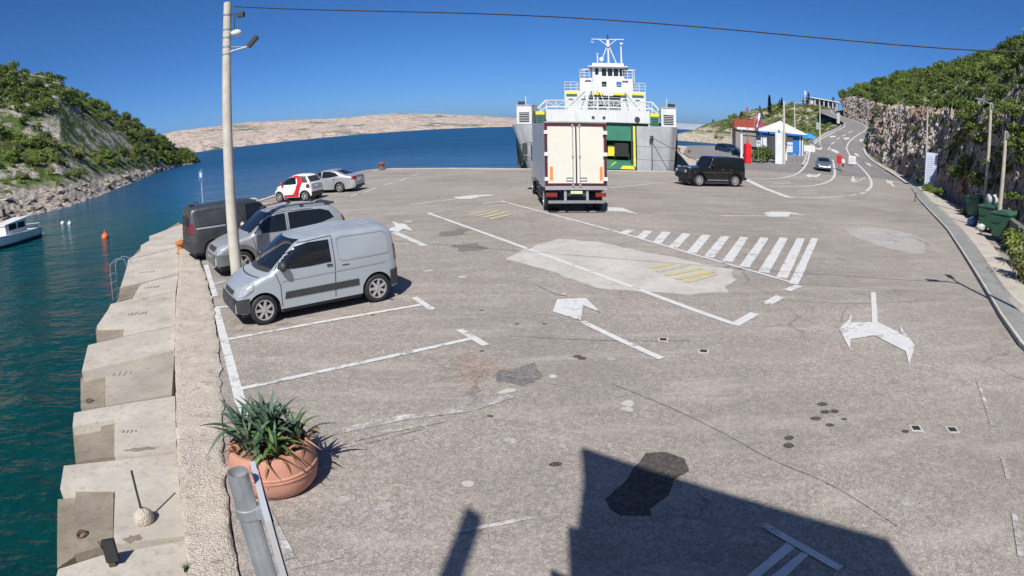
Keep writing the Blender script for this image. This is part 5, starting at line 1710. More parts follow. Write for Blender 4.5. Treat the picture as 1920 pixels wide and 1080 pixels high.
mb.bx(-0.06, -0.045, -0.028, 0.028, H0 + 0.25, H1 - 0.17)
part(lor, 'door_gasket', mb, DARKH, None)
mb = MB()
mb.bx(0.1, 8.2, -0.45, 0.45, 0.72, 1.04)
mb.bx(0.1, 6.4, -1.10, 1.10, 0.92, 1.06)
part(lor, 'chassis', mb, DARKP, None)
for sd in (-1, 1):
    mb = MB()
    mb.bx(0.0, 0.10, min(sd * 0.78, sd * 1.22), max(sd * 0.78, sd * 1.22), 0.70, 0.87)
    part(lor, 'tail_lamp', mb, TAIL, None)
    mb = MB()
    mb.bx(0.05, 0.10, min(sd * 0.4, sd * 0.5), max(sd * 0.4, sd * 0.5), 0.42, 0.95)
    part(lor, 'bumper_bracket', mb, STEEL, None)
    mb = MB()
    mb.bx(0.55, 2.0, sd * 1.18 - 0.03, sd * 1.18 + 0.03, 0.86, 0.92)
    part(lor, 'mudguard', mb, DARKP, None)
    mb = MB()
    for z in (0.42, 0.62, 0.82):
        mb.bx(2.3, 4.9, sd * 1.20 - 0.02, sd * 1.20 + 0.02, z, z + 0.10)
    part(lor, 'side_guard', mb, DARKP, None)
mb = MB()
mb.bx(-0.04, 0.06, -1.15, 1.15, 0.44, 0.55)
part(lor, 'underrun_bar', mb, plain('dull_grey_bar', (0.20, 0.20, 0.21), 0.6), None)
mb = MB()
mb.bx(0.0, 0.03, -0.24, 0.24, 0.82, 0.94)
part(lor, 'number_plate', mb, plain('yellowish_plate', (0.60, 0.58, 0.36), 0.5), None)
mb = MB()
mb.bx(6.75, 8.55, -1.2, 1.2, 0.75, 2.75)
mb.prism([(6.75, -1.1), (8.2, -1.1), (8.2, 1.1), (6.75, 1.1)], 2.75, lambda x, y: 3.55 - 0.35 * (x - 6.75))
part(lor, 'cab', mb, LW, None)
mb = MB()
mb.bx(8.552, 8.56, -1.08, 1.08, 1.75, 2.6)
part(lor, 'windscreen', mb, GLASS, None)
for sd in (-1, 1):
    mb = MB()
    mb.bx(7.5, 8.35, min(sd * 1.201, sd * 1.208), max(sd * 1.201, sd * 1.208), 1.75, 2.55)
    part(lor, 'cab_window', mb, GLASS, None)
    mb = MB()
    mb.box((8.35, sd * 1.52, 2.35), (0.16, 0.26, 0.62))
    mb.box((8.35, sd * 1.52, 1.85), (0.16, 0.24, 0.26))
    mb.tube([(8.3, sd * 1.2, 2.7), (8.35, sd * 1.45, 2.72), (8.35, sd * 1.5, 2.6)], 0.02, 6)
    mb.tube([(8.3, sd * 1.2, 1.7), (8.35, sd * 1.45, 1.68), (8.35, sd * 1.5, 1.75)], 0.02, 6)
    part(lor, 'mirror', mb, DARKP, None)
tyre, rim, disc = wheel_meshes(0.48, 0.30, 8, STEEL, 'lorry')
for x, yy in ((1.3, 1.07), (1.3, 0.72), (7.6, 1.06)):
    for sd in (-1, 1):
        o = obj('wheel', tyre, None, lor, loc=(x, sd * yy, 0.48))
        o.rotation_euler = (PI / 2 if sd < 0 else -PI / 2, 0, 0)
        obj('rim', rim, None, o)

# ================================================================== FERRY
FH = math.radians(12.0)
ferry = thing('car_ferry', 'white and green car ferry with open bow doors moored at the quay', 'ferry', (7.0, 52.5, 0), -FH)
def fp(name, mb, mat, smooth=None, parent=None, label=None):
    return obj(name, mb, mat, parent or ferry, smooth, label=label)
# hull sides, from the bow quarter to the stern
for sd in (-1, 1):
    mb = MB()
    rows = []
    for k in range(14):
        t = k / 13
        yy = lerp(3.0, 52.0, t)
        w = 7.2 if t < 0.85 else 7.2 - 1.2 * ((t - 0.85) / 0.15) ** 2
        rows.append([(sd * (w - 0.5), yy, -2.0), (sd * (w - 0.1), yy, 0.0), (sd * w, yy, 2.2), (sd * w, yy, 3.75), (sd * (w - 0.25), yy, 3.75), (sd * (w - 0.25), yy, 0.4)])
    mb.grid(rows)
    fp('hull_side', mb, SHIPGREY)
mb = MB()
mb.bx(-6.3, 6.3, 2.3, 52.0, -1.0, 0.45)
fp('car_deck', mb, SHIPGREEN)
mb = MB()
mb.prism([(-3.3, -0.6), (3.4, -0.6), (3.7, 2.25), (-3.6, 2.25)], lambda x, y: 0.0 + (y + 0.6) * 0.12, lambda x, y: 0.10 + (y + 0.6) * 0.13)
ramp_o = fp('boarding_ramp', mb, SHIPGREEN)
for x0 in (-3.3, 2.1):
    mb = MB()
    mb.prism([(x0 + 0.1, -0.7), (x0 + 1.25, -0.7), (x0 + 1.15, 0.3), (x0 + 0.25, 0.3)], 0.05, lambda x, y: 0.14 + (y + 0.7) * 0.14)
    obj('ramp_flap', mb, SHIPYEL, ramp_o)
for x0 in (-1.2, 1.3):
    mb = MB()
    mb.prism([(x0, 0.5), (x0 + 0.12, 0.5), (x0 + 0.45, 2.2), (x0 + 0.33, 2.2)], lambda x, y: 0.11 + (y + 0.6) * 0.13, lambda x, y: 0.118 + (y + 0.6) * 0.13)
    obj('ramp_line', mb, SHIPYEL, ramp_o)
# splayed bow doors, curved plates with welded seams
def bow_leaf(pts_bot, pts_top, name):
    n = 14
    rows = []
    for j in range(8):
        t = j / 7
        row = []
        for k in range(n + 1):
            u = k / n
            a = Car._pt(pts_bot, u)
            b = Car._pt(pts_top, u)
            row.append((lerp(a[0], b[0], t), lerp(a[1], b[1], t) + 0.02 * math.sin(u * 9 + t * 5), lerp(-0.25, 3.72, t)))
        rows.append(row)
    mb = MB()
    mb.grid(rows)
    mb.grid([[(x, y + 0.22, z) for x, y, z in r] for r in reversed(rows)])
    for edge in (rows[0], rows[-1], [r[0] for r in rows], [r[-1] for r in rows]):
        mb.grid([edge, [(x, y + 0.22, z) for x, y, z in edge]])
    o = fp(name, mb, SHIPGREY, 40)
    for f in (0.30, 0.66):
        m = MB()
        jr = rows[int(f * 7)]
        m.tube([(x, y - 0.012, z) for x, y, z in jr], 0.022, 5)
        obj('plate_seam', m, SHIPGREY, o)
    for u in (0.35, 0.70):
        m = MB()
        m.tube([(r[int(u * n)][0], r[int(u * n)][1] - 0.012, r[int(u * n)][2]) for r in rows], 0.018, 5)
        obj('plate_seam', m, SHIPGREY, o)
    return o
leaf = bow_leaf([(3.55, 0.4), (5.0, 0.55), (6.2, 1.0), (6.75, 2.0)], [(3.55, 0.3), (5.2, 0.4), (6.6, 0.9), (7.15, 2.2)], 'bow_door')
bow_leaf([(-6.0, 1.8), (-5.7, 0.9), (-5.2, 0.4), (-4.4, 0.2)], [(-7.35, 2.2), (-7.0, 0.8), (-6.0, 0.3), (-4.6, 0.1)], 'bow_door')
m = MB()
m.tube([(4.85, 0.25, 2.75), (4.85, 0.2, 0.0)], 0.035, 6)
m.box((4.85, 0.22, 2.80), (0.28, 0.25, 0.25))
m.box((4.72, 0.22, 2.55), (0.16, 0.2, 0.16))
obj('mooring_fitting', m, DARKP, leaf)
# yellow fender posts at the door mouth
for x, y0 in ((3.35, 0.6), (-3.75, 0.6)):
    mb = MB()
    mb.bx(x - 0.09, x + 0.09, y0, y0 + 0.5, 0.1, 3.70)
    fp('door_post', mb, SHIPYEL)
    mb = MB()
    mb.bx(x - 0.30, x - 0.16, y0 + 0.6, y0 + 1.0, 0.1, 3.70)
    fp('door_jamb', mb, DARKP)
# tunnel walls and the green casing inside
for sd in (-1, 1):
    mb = MB()
    mb.bx(sd * 4.7 - 0.1, sd * 4.7 + 0.1, 5.0, 46, 0.45, 3.9)
    fp('tunnel_wall', mb, WHITE)
mb = MB()
mb.bx(-0.6, 3.3, 5.22, 5.40, 2.30, 3.86)
fp('inner_ramp', mb, SHIPGREEN)
mb = MB()
mb.bx(-0.6, 4.5, 15.5, 16.0, 0.46, 3.86)
fp('casing_wall', mb, SHIPGREEN)
mb = MB()
mb.bx(-4.5, -0.7, 30, 30.4, 0.46, 3.86)
fp('stern_bulkhead', mb, DARKP)
# portal beam with portholes
mb = MB()
mb.bx(-4.75, 4.75, 5.0, 6.2, 3.92, 5.15)
beam = fp('portal_beam', mb, WHITE)
for x in (-0.45, 0.55):
    m = MB()
    m.cyl((x, 4.95, 4.42), (x, 5.02, 4.42), 0.16, n=20)
    q = obj('porthole', m, STEEL, beam, 30)
    m = MB()
    m.cyl((x, 4.93, 4.42), (x, 4.96, 4.42), 0.11, n=20)
    obj('pane', m, GLASS, q, 30)
m = MB()
m.cyl((3.6, 4.9, 4.35), (3.6, 5.02, 4.35), 0.25, n=22)
q = obj('fog_horn', m, DARKP, beam, 30)
m = MB()
m.bx(-4.7, 4.7, 4.985, 5.0, 3.90, 4.0)
obj('beam_shade_strip', m, DARKP, beam)  # dark strip painted in for the shadow line under the beam
mb = MB()
mb.bx(-7.0, 7.0, 6.2, 48, 3.92, 4.12)
fp('upper_deck', mb, SHIPGREEN)
# wing houses with louvres, green lockers with yellow lids
for sd in (-1, 1):
    mb = MB()
    mb.bx(min(sd * 5.75, sd * 7.1), max(sd * 5.75, sd * 7.1), 3.0, 6.0, 3.76, 5.45)
    wh = fp('wing_house', mb, WHITE)
    for k in range(6):
        m = MB()
        m.box((sd * 6.42, 2.975, 4.0 + 0.16 * k), (0.9, 0.05, 0.07), 0, 0.5)
        obj('louvre_slat', m, DARKP, wh)
    m = MB()
    m.bx(min(sd * 5.7, sd * 7.2), max(sd * 5.7, sd * 7.2), 2.95, 6.05, 5.46, 5.55)
    obj('house_roof', m, SHIPGREY, wh)
    m = MB()
    m.tube([(sd * 6.3, 3.2, 5.5), (sd * 6.3, 3.2, 6.35)], 0.04, 6)
    obj('light_mast', m, WHITE, wh)
    m = MB()
    m.box((sd * 6.7, 3.3, 5.72), (0.6, 0.3, 0.3), 0.3)
    obj('floodlight', m, DARKP, wh)
    mb = MB()
    mb.bx(min(sd * 4.85, sd * 5.55), max(sd * 4.85, sd * 5.55), 4.2, 5.2, 3.76, 4.62)
    lk = fp('locker', mb, SHIPGREEN)
    m = MB()
    m.bx(min(sd * 4.8, sd * 5.6), max(sd * 4.8, sd * 5.6), 4.15, 5.25, 4.64, 4.95)
    obj('locker_lid', m, SHIPYEL, lk)
    for k in range(4):
        m = MB()
        m.bx(min(sd * 4.9, sd * 5.5), max(sd * 4.9, sd * 5.5), 4.17, 4.2, 3.86 + 0.18 * k, 3.92 + 0.18 * k)
        obj('locker_slat', m, DARKP, lk)
# white lattice gantry over the bow
def lattice(p_top, p_bot, name, r=0.06):
    m = MB()
    m.tube(p_top, r, 6)
    m.tube(p_bot, r * 0.8, 6)
    for i in range(len(p_top)):
        m.tube([p_top[i], p_bot[i]], r * 0.6, 5)
        if i + 1 < len(p_top):
            m.tube([p_bot[i], p_top[i + 1]] if i % 2 else [p_top[i], p_bot[i + 1]], r * 0.5, 5)
    return fp(name, m, WHITE)
xs_ = [-4.9 + 9.9 * k / 11 for k in range(12)]
lattice([(x, 6.0, 6.05) for x in xs_], [(x, 6.0, 5.40) for x in xs_], 'gantry')
for sd in (-1, 1):
    m = MB()
    x0 = -4.9 if sd < 0 else 5.0
    m.tube([(x0, 6.0, 6.05), (sd * 6.0, 6.0, 4.95)], 0.09, 6)
    m.tube([(x0, 6.0, 5.40), (sd * 5.9, 6.0, 4.55)], 0.07, 6)
    m.tube([(x0 + sd * 0.5, 6.0, 5.5), (sd * 5.5, 6.0, 4.6)], 0.05, 6)
    m.tube([(x0, 6.0, 5.40), (x0, 6.0, 3.8)], 0.07, 6)
    fp('gantry_leg', m, WHITE)
# superstructure tiers
mb = MB()
mb.bx(-4.5, 4.5, 17.0, 34.0, 4.12, 7.65)
t1 = fp('lower_deckhouse', mb, WHITE)
for x0, x1 in ((-1.9, -0.95), (-0.75, 0.35), (0.45, 1.7)):
    m = MB()
    m.bx(x0, x1, 16.96, 17.0, 5.4, 7.1)
    q = obj('stair_opening', m, DARKH, t1)
    for k in range(6):
        m = MB()
        m.bx(x0, x1, 16.80, 16.95, 5.5 + 0.27 * k, 5.58 + 0.27 * k)
        obj('stair_tread', m, STEEL, q)
for x0, x1, z in ((-4.3, -3.1, 7.35), (3.0, 4.3, 7.35), (-1.3, -0.2, 7.3), (0.9, 2.4, 7.3)):
    m = MB()
    m.bx(x0, x1, 16.72, 16.98, z - 0.12, z + 0.14)
    obj('raft_cradle', m, SHIPYEL, t1)
for x in (-2.4, 2.2, -3.8, 3.6):
    m = MB()
    m.bx(x - 0.25, x + 0.25, 16.9, 17.0, 6.55, 6.7)
    obj('deck_lamp', m, DARKP, t1)
for sd in (-1, 1):
    m = MB()
    m.tube([(sd * 2.2, 16.6, 7.5), (sd * 4.1, 12.0, 5.0)], 0.05, 6)
    obj('brace', m, STEEL, t1)
mb = MB()
mb.bx(-3.05, 3.05, 20.0, 31.0, 7.65, 9.35)
t2 = fp('middle_deckhouse', mb, WHITE)
for x, mat_ in ((-0.25, GLASS), (1.45, BLUEP)):
    m = MB()
    m.bx(x - 0.28, x + 0.28, 19.96, 20.0, 8.35, 8.95)
    q = obj('window', m, DARKP, t2)
    m = MB()
    m.bx(x - 0.22, x + 0.22, 19.94, 19.958, 8.41, 8.89)
    obj('pane', m, mat_, q)
for x in (-2.1, 2.2):
    m = MB()
    m.bx(x - 0.35, x + 0.35, 19.90, 20.0, 8.95, 9.08)
    obj('lamp_hood', m, DARKP, t2)
    m = MB()
    m.bx(x - 0.32, x + 0.32, 19.965, 20.0, 7.75, 8.85)
    obj('door', m, plain('cabin_door', (0.70, 0.66, 0.62), 0.5), t2)
# bridge with five raked windows
mb = MB()
mb.prism([(-1.95, 25.0), (1.95, 25.0), (2.15, 26.0), (2.15, 29.0), (-2.15, 29.0), (-2.15, 26.0)], 9.35, 11.2)
br = fp('bridge', mb, WHITE)
for x in (-1.42, -0.52, 0.22, 0.96, 1.68):
    m = MB()
    w = 0.29 if x > -1 else 0.22
    m.bx(x - w, x + w, 24.96, 25.0, 10.05 if x > -1 else 10.2, 11.02)
    q = obj('bridge_window', m, DARKP, br)
    m = MB()
    m.bx(x - w + 0.05, x + w - 0.05, 24.94, 24.958, 10.11 if x > -1 else 10.26, 10.96)
    obj('pane', m, GLASS, q)
mb = MB()
mb.prism([(-2.45, 24.4), (2.45, 24.4), (2.6, 29.4), (-2.6, 29.4)], 11.2, 11.32)
mb.prism([(-1.95, 24.9), (1.95, 24.9), (2.05, 29.0), (-2.05, 29.0)], 11.32, 11.72)
fp('bridge_roof', mb, WHITE)
for sd in (-1, 1):
    m = MB()
    m.prism([(sd * 2.2, 25.6), (sd * 3.3, 25.6), (sd * 3.3, 28.6), (sd * 2.2, 28.6)], 10.9, 11.0)
    m.tube([(sd * 3.2, 25.7, 9.35), (sd * 3.2, 25.7, 10.9)], 0.05, 6)
    fp('bridge_wing_roof', m, WHITE)
def railing(pts, name, h=1.0, r=0.03, bars=3):
    m = MB()
    for b in range(bars):
        z = h * (b + 1) / bars
        m.tube([(p[0], p[1], p[2] + z) for p in pts], r, 5)
    q = resample(pts, 1.0)
    for p in q:
        m.tube([p, (p.x, p.y, p.z + h)], r, 5)
    return fp(name, m, WHITE)
railing([(-4.5, 20, 7.65), (-4.5, 17.05, 7.65), (-3.1, 17.05, 7.65)], 'deck_railing')
railing([(3.1, 17.05, 7.65), (4.5, 17.05, 7.65), (4.5, 20, 7.65)], 'deck_railing')
railing([(-3.1, 17.05, 7.65), (3.1, 17.05, 7.65)], 'deck_railing', 0.7, 0.018, 2)
railing([(-3.05, 24, 9.35), (-3.05, 20.05, 9.35), (-1.9, 20.05, 9.35)], 'deck_railing')
railing([(1.9, 20.05, 9.35), (3.05, 20.05, 9.35), (3.05, 24, 9.35)], 'deck_railing')
railing([(-4.7, 5.1, 5.15), (4.7, 5.1, 5.15)], 'deck_railing', 0.9, 0.02)
railing([(-7.0, 6.2, 4.12), (-7.0, 30, 4.12)], 'deck_railing')
railing([(7.0, 6.2, 4.12), (7.0, 30, 4.12)], 'deck_railing')
for sd in (-1, 1):
    m = MB()
    for k in range(7):
        m.box((sd * 3.5, 21.0 + 0.35 * k, 7.75 + 0.22 * k), (0.7, 0.28, 0.05))
    m.tube([(sd * 3.15, 20.9, 7.6), (sd * 3.15, 23.3, 9.3)], 0.04, 5)
    m.tube([(sd * 3.85, 20.9, 7.6), (sd * 3.85, 23.3, 9.3)], 0.04, 5)
    fp('side_stair', m, STEEL)
# mast
mb = MB()
mb.tube([(0, 26.5, 11.7), (0, 26.5, 15.2)], [0.15, 0.10], 8)
mast = fp('mast', mb, WHITE)
for sd in (-1, 1):
    m = MB()
    m.tube([(sd * 1.05, 26.3, 11.7), (sd * 0.18, 26.5, 14.0), (sd * 0.12, 26.5, 14.4)], 0.075, 6)
    obj('mast_leg', m, WHITE, mast)
    m = MB()
    m.tube([(sd * 0.1, 26.4, 14.2), (sd * 1.1, 26.4, 15.05)], 0.055, 6)
    m.tube([(sd * 0.15, 26.4, 15.05), (sd * 2.05, 26.4, 15.08)], 0.06, 6)
    obj('yard_arm', m, WHITE, mast)
m = MB()
m.cyl((0, 26.4, 14.1), (0, 26.4, 15.0), 0.24, 0.2, 10)
obj('lamp_cluster', m, WHITE, mast)
m = MB()
m.cyl((0, 26.4, 15.1), (0, 26.4, 15.75), 0.1, 0.08, 10)
obj('mast_head', m, DARKP, mast)
m = MB()
m.box((-1.95, 26.4, 14.68), (0.4, 0.3, 0.2), 0, 0, 0.3)
obj('searchlight', m, STEEL, mast)
m = MB()
m.tube([(-1.35, 26, 11.7), (-1.35, 26, 13.0)], 0.09, 8)
m.cyl((-1.35, 26, 13.0), (-1.35, 26, 13.12), 0.16, n=10)
obj('vent_pipe', m, WHITE, mast)
m = MB()
m.cyl((-0.85, 25.9, 12.35), (-0.85, 26.1, 12.35), 0.28, n=18)
m.tube([(-0.85, 26, 11.7), (-0.85, 26, 12.2)], 0.05, 6)
obj('horn', m, WHITE, mast)
m = MB()
m.tube([(1.65, 26, 11.7), (1.65, 26, 14.4)], [0.12, 0.08], 8)
m.box((1.72, 25.9, 14.45), (0.35, 0.3, 0.22))
obj('camera_pole', m, WHITE, mast)
m = MB()
m.tube([(-0.55, 16.4, 4.3), (-1.5, 16.4, 8.0), (-1.25, 16.4, 9.1)], 0.05, 6)
m.tube([(-1.25, 16.4, 4.3), (-1.25, 16.4, 9.1)], 0.05, 6)
m.tube([(-2.3, 16.4, 4.3), (-1.3, 16.4, 9.1)], 0.05, 6)
m.tube([(0.6, 16.4, 4.6), (-1.2, 16.4, 9.1)], 0.05, 6)
fp('foremast', m, WHITE)
# forklift stored on the car deck
FK = thing('forklift', 'yellow and black forklift on the green car deck of the ferry', 'forklift')
fkx, fky = 2.1, 5.6
FK.location = (7.0 + fkx * math.cos(FH) + fky * math.sin(FH), 52.5 - fkx * math.sin(FH) + fky * math.cos(FH), 0.46)
FK.rotation_euler = (0, 0, -FH)
m = MB()
m.bx(-0.6, 0.6, 0.0, 1.6, 0.35, 1.15)
obj('chassis', m, DARKP, FK)
m = MB()
m.prism([(-0.62, -0.25), (0.62, -0.25), (0.68, 0.25), (-0.68, 0.25)], 0.35, 1.6)
obj('counterweight', m, BLACK, FK)
m = MB()
for x in (-0.55, 0.55):
    m.tube([(x, 0.2, 1.1), (x, 0.3, 2.1), (x, 1.3, 2.1), (x, 1.5, 1.1)], 0.05, 6)
m.bx(-0.6, 0.6, 0.25, 1.35, 2.1, 2.16)
obj('overhead_guard', m, DARKP, FK)
m = MB()
m.bx(-1.3, -0.7, 0.2, 1.3, 0.35, 1.35)
obj('battery_box', m, SHIPYEL, FK)
for x in (-0.6, 0.6):
    for y in (0.2, 1.4):
        m = MB()
        m.cyl((x - 0.11, y, 0.32), (x + 0.11, y, 0.32), 0.32, n=18)
        obj('wheel', m, BLACK, FK, 40)
# mooring rope from bow door to quay bollard
def sag_line(a, b, sag, n=24):
    a, b = Vector(a), Vector(b)
    out = []
    for k in range(n + 1):
        t = k / n
        p = a.lerp(b, t)
        p.z -= 4 * sag * t * (1 - t)
        out.append(p)
    return out
ROPE = plain('mooring_rope', (0.12, 0.11, 0.10), 0.9, var=0.3, scale=30)
m = MB()
m.tube(sag_line((7.0 + 4.85 * math.cos(FH) + 0.2 * math.sin(FH), 52.5 - 4.85 * math.sin(FH), 2.75), (16.6, 46.6, 0.45), 0.15), 0.035, 6)
tag(obj('mooring_rope', m, ROPE), 'dark mooring rope stretched from the ferry bow door down to the quay', 'rope')
def bollard(loc, label, mat, s=1.0, cross=False):
    m = MB()
    m.lathe([(0.26 * s, 0), (0.26 * s, 0.05 * s), (0.19 * s, 0.09 * s), (0.18 * s, 0.36 * s), (0.27 * s, 0.42 * s), (0.29 * s, 0.50 * s), (0.24 * s, 0.58 * s), (0.08 * s, 0.62 * s)], 20)
    if cross:
        m.cyl((-0.42 * s, 0, 0.42 * s), (0.42 * s, 0, 0.42 * s), 0.07 * s, n=10)
    o = obj('bollard', m, mat, None, 40, loc=loc)
    tag(o, label, 'bollard', None)
    return o
RUSTB = plain('rusty_bollard_iron', (0.20, 0.085, 0.05), 0.85, var=0.45, scale=9)
bollard((-11.75, 57.65, 0.05), 'rusty brown mooring bollard on the far quay corner', RUSTB, 1.1, True)
bollard((16.6, 46.6, 0.0), 'dark iron bollard holding the ferry rope behind the black off-roader', RUSTB, 0.8)
bollard((22.5, 77.0, 0.55), 'small dark bollard on the pale pier, nearer of two', RUSTB, 0.75)
bollard((23.2, 84.5, 0.55), 'small dark bollard on the pale pier, farther of two', RUSTB, 0.75)
bollard((-12.35, 20.4, -0.1), 'orange rusty bollard in the hollow at the ledge behind the dark van', plain('orange_rust', (0.45, 0.17, 0.04), 0.85, var=0.4, scale=9), 0.75)
for i, (p, r) in enumerate((((-15.49, 35.13), 0.32), ((-14.85, 34.32), 0.24))):
    m = MB()
    m.sphere((0, 0, 0.1), r, 14, 9, (1.3, 1.0, 0.6))
    m.v = [(x * (1 + 0.2 * fbm(x, y, z, 4)), y * (1 + 0.2 * fbm(x, y, z, 4)), z) for x, y, z in m.v]
    tag(obj('boulder', m, CONC, None, 60, loc=(p[0], p[1], 0.05)), ['larger pale boulder at the quay corner beside the tiny two-seater', 'smaller pale boulder at the quay corner beside the tiny two-seater'][i], 'rock')

# ================================================================== WATER THINGS
def buoy(loc, r, mat, name, label, mark=True):
    t = thing(name, label, 'buoy', loc)
    m = MB()
    m.sphere((0, 0, r * 0.35), r, 18, 12)
    obj('float', m, mat, t, 180)
    if mark:
        m = MB()
        m.cyl((0, 0, r * 1.2), (0, 0, r * 2.0), r * 0.28, r * 0.1, 10)
        obj('eye_top', m, mat, t, 40)
    return t
p = (-26.07, 32.88)
buoy((p[0], p[1], WATER_Z), 0.26, ORANGE, 'mooring_buoy', 'orange ball buoy floating in the creek')
p = (-39.52, 43.50)
buoy((p[0], p[1], WATER_Z), 0.2, WHITE, 'mooring_buoy', 'small white round buoy, left of the pair near the rocky shore', False)
p = (-37.84, 42.60)
buoy((p[0], p[1], WATER_Z), 0.2, WHITE, 'mooring_buoy', 'taller white buoy with pointed top, right of the pair near the rocky shore')

# small motor boat moored by the rocks; local x forward (bow), stern to the right in view
st, bw = (-36.12, 35.93), (-35.37, 30.29)
boat = thing('motor_boat', 'white cabin motor boat with dark waterline at the left shore', 'boat', (st[0], st[1], WATER_Z), math.atan2(bw[1] - st[1], bw[0] - st[0]))
BL = 5.8
def boat_sec(x, wl):
    t = x / BL
    w = 1.05 * (1 - max(0, (t - 0.45) / 0.55) ** 2.2)
    return w
rows = []
for k in range(20):
    x = BL * k / 19
    w = boat_sec(x, 0)
    sh = 0.15 * (x / BL) ** 2
    rows.append([(x, -w, 0.75 + sh), (x, -w * 0.97, 0.45), (x, -w * 0.85, 0.05), (x, -w * 0.3, -0.25), (x, w * 0.3, -0.25), (x, w * 0.85, 0.05), (x, w * 0.97, 0.45), (x, w, 0.75 + sh)])
m = MB()
m.grid(rows)
m.f.append(tuple(range(8)))
hull = obj('hull', m, WHITEP, boat, 50)
m = MB()
for sd in (-1, 1):
    m.grid([[(r[2][0], sd * (abs(r[2][1]) + 0.012), -0.05) for r in rows], [(r[2][0], sd * (lerp(abs(r[2][1]), abs(r[1][1]), 0.45) + 0.015), 0.24) for r in rows]])
obj('waterline_band', m, plain('boat_band_navy', (0.025, 0.035, 0.045), 0.3), hull)
m = MB()
for sd in (-1, 1):
    m.tube([(r[0][0], sd * abs(r[0][1]) , r[0][2]) for r in rows], 0.06, 6)
obj('gunwale', m, WHITEP, hull, 60)
m = MB()
m.grid([[(r[0][0], -abs(r[0][1]) * 0.98, r[0][2] - 0.03), (r[0][0], abs(r[0][1]) * 0.98, r[0][2] - 0.03)] for r in rows])
obj('deck', m, WHITEP, boat)
m = MB()
m.prism([(1.6, -0.75), (4.0, -0.6), (4.0, 0.6), (1.6, 0.75)], 0.7, lambda x, y: 1.75 - 0.10 * max(0, x - 1.6))
cab = obj('cabin', m, WHITEP, boat)
m = MB()
m.prism([(1.1, -0.85), (4.1, -0.68), (4.1, 0.68), (1.1, 0.85)], lambda x, y: 1.755 - 0.10 * max(0, x - 1.6), lambda x, y: 1.82 - 0.10 * max(0, x - 1.6))
obj('cabin_roof', m, WHITEP, cab)
for sd in (-1, 1):
    for x0, x1 in ((1.8, 2.6), (2.75, 3.6)):
        m = MB()
        m.box(((x0 + x1) / 2, sd * (0.76 - 0.0625 * ((x0 + x1) / 2 - 1.6)), 1.32), (x1 - x0, 0.02, 0.42), sd * -0.06)
        obj('cabin_window', m, GLASS, cab)
m = MB()
m.bx(1.585, 1.6, -0.4, 0.25, 0.8, 1.65)
obj('cabin_door', m, DARKP, cab)
m = MB()
m.tube([(0.1, -0.95, 0.75), (0.1, -0.9, 1.1), (0.1, 0.9, 1.1), (0.1, 0.95, 0.75)], 0.03, 6)
obj('stern_rail', m, STEEL, boat)
m = MB()
m.box((-0.25, 0, 0.55), (0.35, 0.34, 0.5))
m.bx(-0.3, -0.15, -0.08, 0.08, -0.4, 0.3)
obj('outboard_motor', m, DARKP, boat)
m = MB()
m.bx(-0.75, -0.05, -0.75, -0.15, 0.12, 0.18)
m.bx(-0.75, -0.05, 0.25, 0.8, 0.12, 0.18)
obj('swim_platform', m, WHITEP, boat)
m = MB()
m.tube([(1.8, 0.4, 1.8), (1.75, 0.4, 2.1), (1.3, 0.4, 2.15)], 0.03, 6)
obj('light_arm', m, DARKP, boat)
# small stone landing with a concrete block on the far shore
q = (-60.68, 56.08)
m = MB()
m.prism([(q[0] - 9, q[1] - 3), (q[0] + 2.2, q[1] - 1.5), (q[0] + 2.8, q[1] + 1.2), (q[0] - 9, q[1] + 1)], -2.0, -0.35)
tag(obj('stone_jetty', m, CONC_D), 'low stone jetty on the far left shore behind the boat', 'jetty')
m = MB()
m.bx(q[0] - 0.4, q[0] + 0.6, q[1] - 0.9, q[1] + 0.1, -0.35, 1.0)
m.bx(q[0] - 0.5, q[0] + 1.6, q[1] - 1.0, q[1] + 0.2, 1.0, 1.12)
tag(obj('concrete_block', m, CONC), 'pale concrete block with flat cap standing on the stone jetty', 'block')

# ================================================================== POLES AND WIRES
WOOD = plain('weathered_pole_wood', (0.42, 0.38, 0.32), 0.85, var=0.22, scale=5, bump_s=0.3)
CPOLE = plain('concrete_pole', (0.50, 0.465, 0.40), 0.85, var=0.15, scale=3, bump_s=0.2)
pb = (-7.15, 14.70)
pole = thing('utility_pole', 'tall weathered concrete pole with lamp bracket beside the silver SUV', 'pole', (pb[0], pb[1], 0))
m = MB()
m.tube([(0, 0, z) for z in (0, 1.5, 3, 4.5, 6, 7.48)], [0.17, 0.155, 0.14, 0.13, 0.118, 0.105], 14)
obj('shaft', m, CPOLE, pole, 50)
m = MB()
m.tube([(0.115, -0.06, 0.2), (0.105, -0.05, 3.5), (0.09, -0.03, 7.2)], 0.014, 6)
obj('cable_conduit', m, BLACK, pole)
for z in (7.12, 6.72, 6.5, 6.25, 6.05):
    m = MB()
    m.lathe([(0.115, 0), (0.125, 0), (0.125, 0.04), (0.115, 0.04)], 14, (0, 0, z))
    obj('clamp_band', m, STEEL, pole)
m = MB()
m.sphere((0.28, 0, 6.60), 0.12, 12, 8, (1.3, 1, 0.8))
m.tube([(0.1, 0, 6.65), (0.22, 0, 6.62)], 0.02, 6)
obj('junction_dome', m, WHITE, pole, 60)
m = MB()
m.box((0.40, 0, 7.08), (0.18, 0.14, 0.13))
m.tube([(0.1, 0, 7.13), (0.42, 0, 7.15)], 0.015, 6)
m.tube([(0.22, 0, 7.12), (0.22, 0, 6.7)], 0.015, 6)
obj('line_clamp', m, DARKP, pole)
m = MB()
m.tube([(0.1, 0, 6.12), (0.62, 0, 6.18)], 0.03, 6)
m.tube([(0.1, 0, 6.26), (0.55, 0, 6.19)], 0.012, 5)
br_ = obj('lamp_bracket', m, STEEL, pole)
m = MB()
m.box((0.76, 0, 6.30), (0.34, 0.16, 0.10), 0, 0, -0.75)
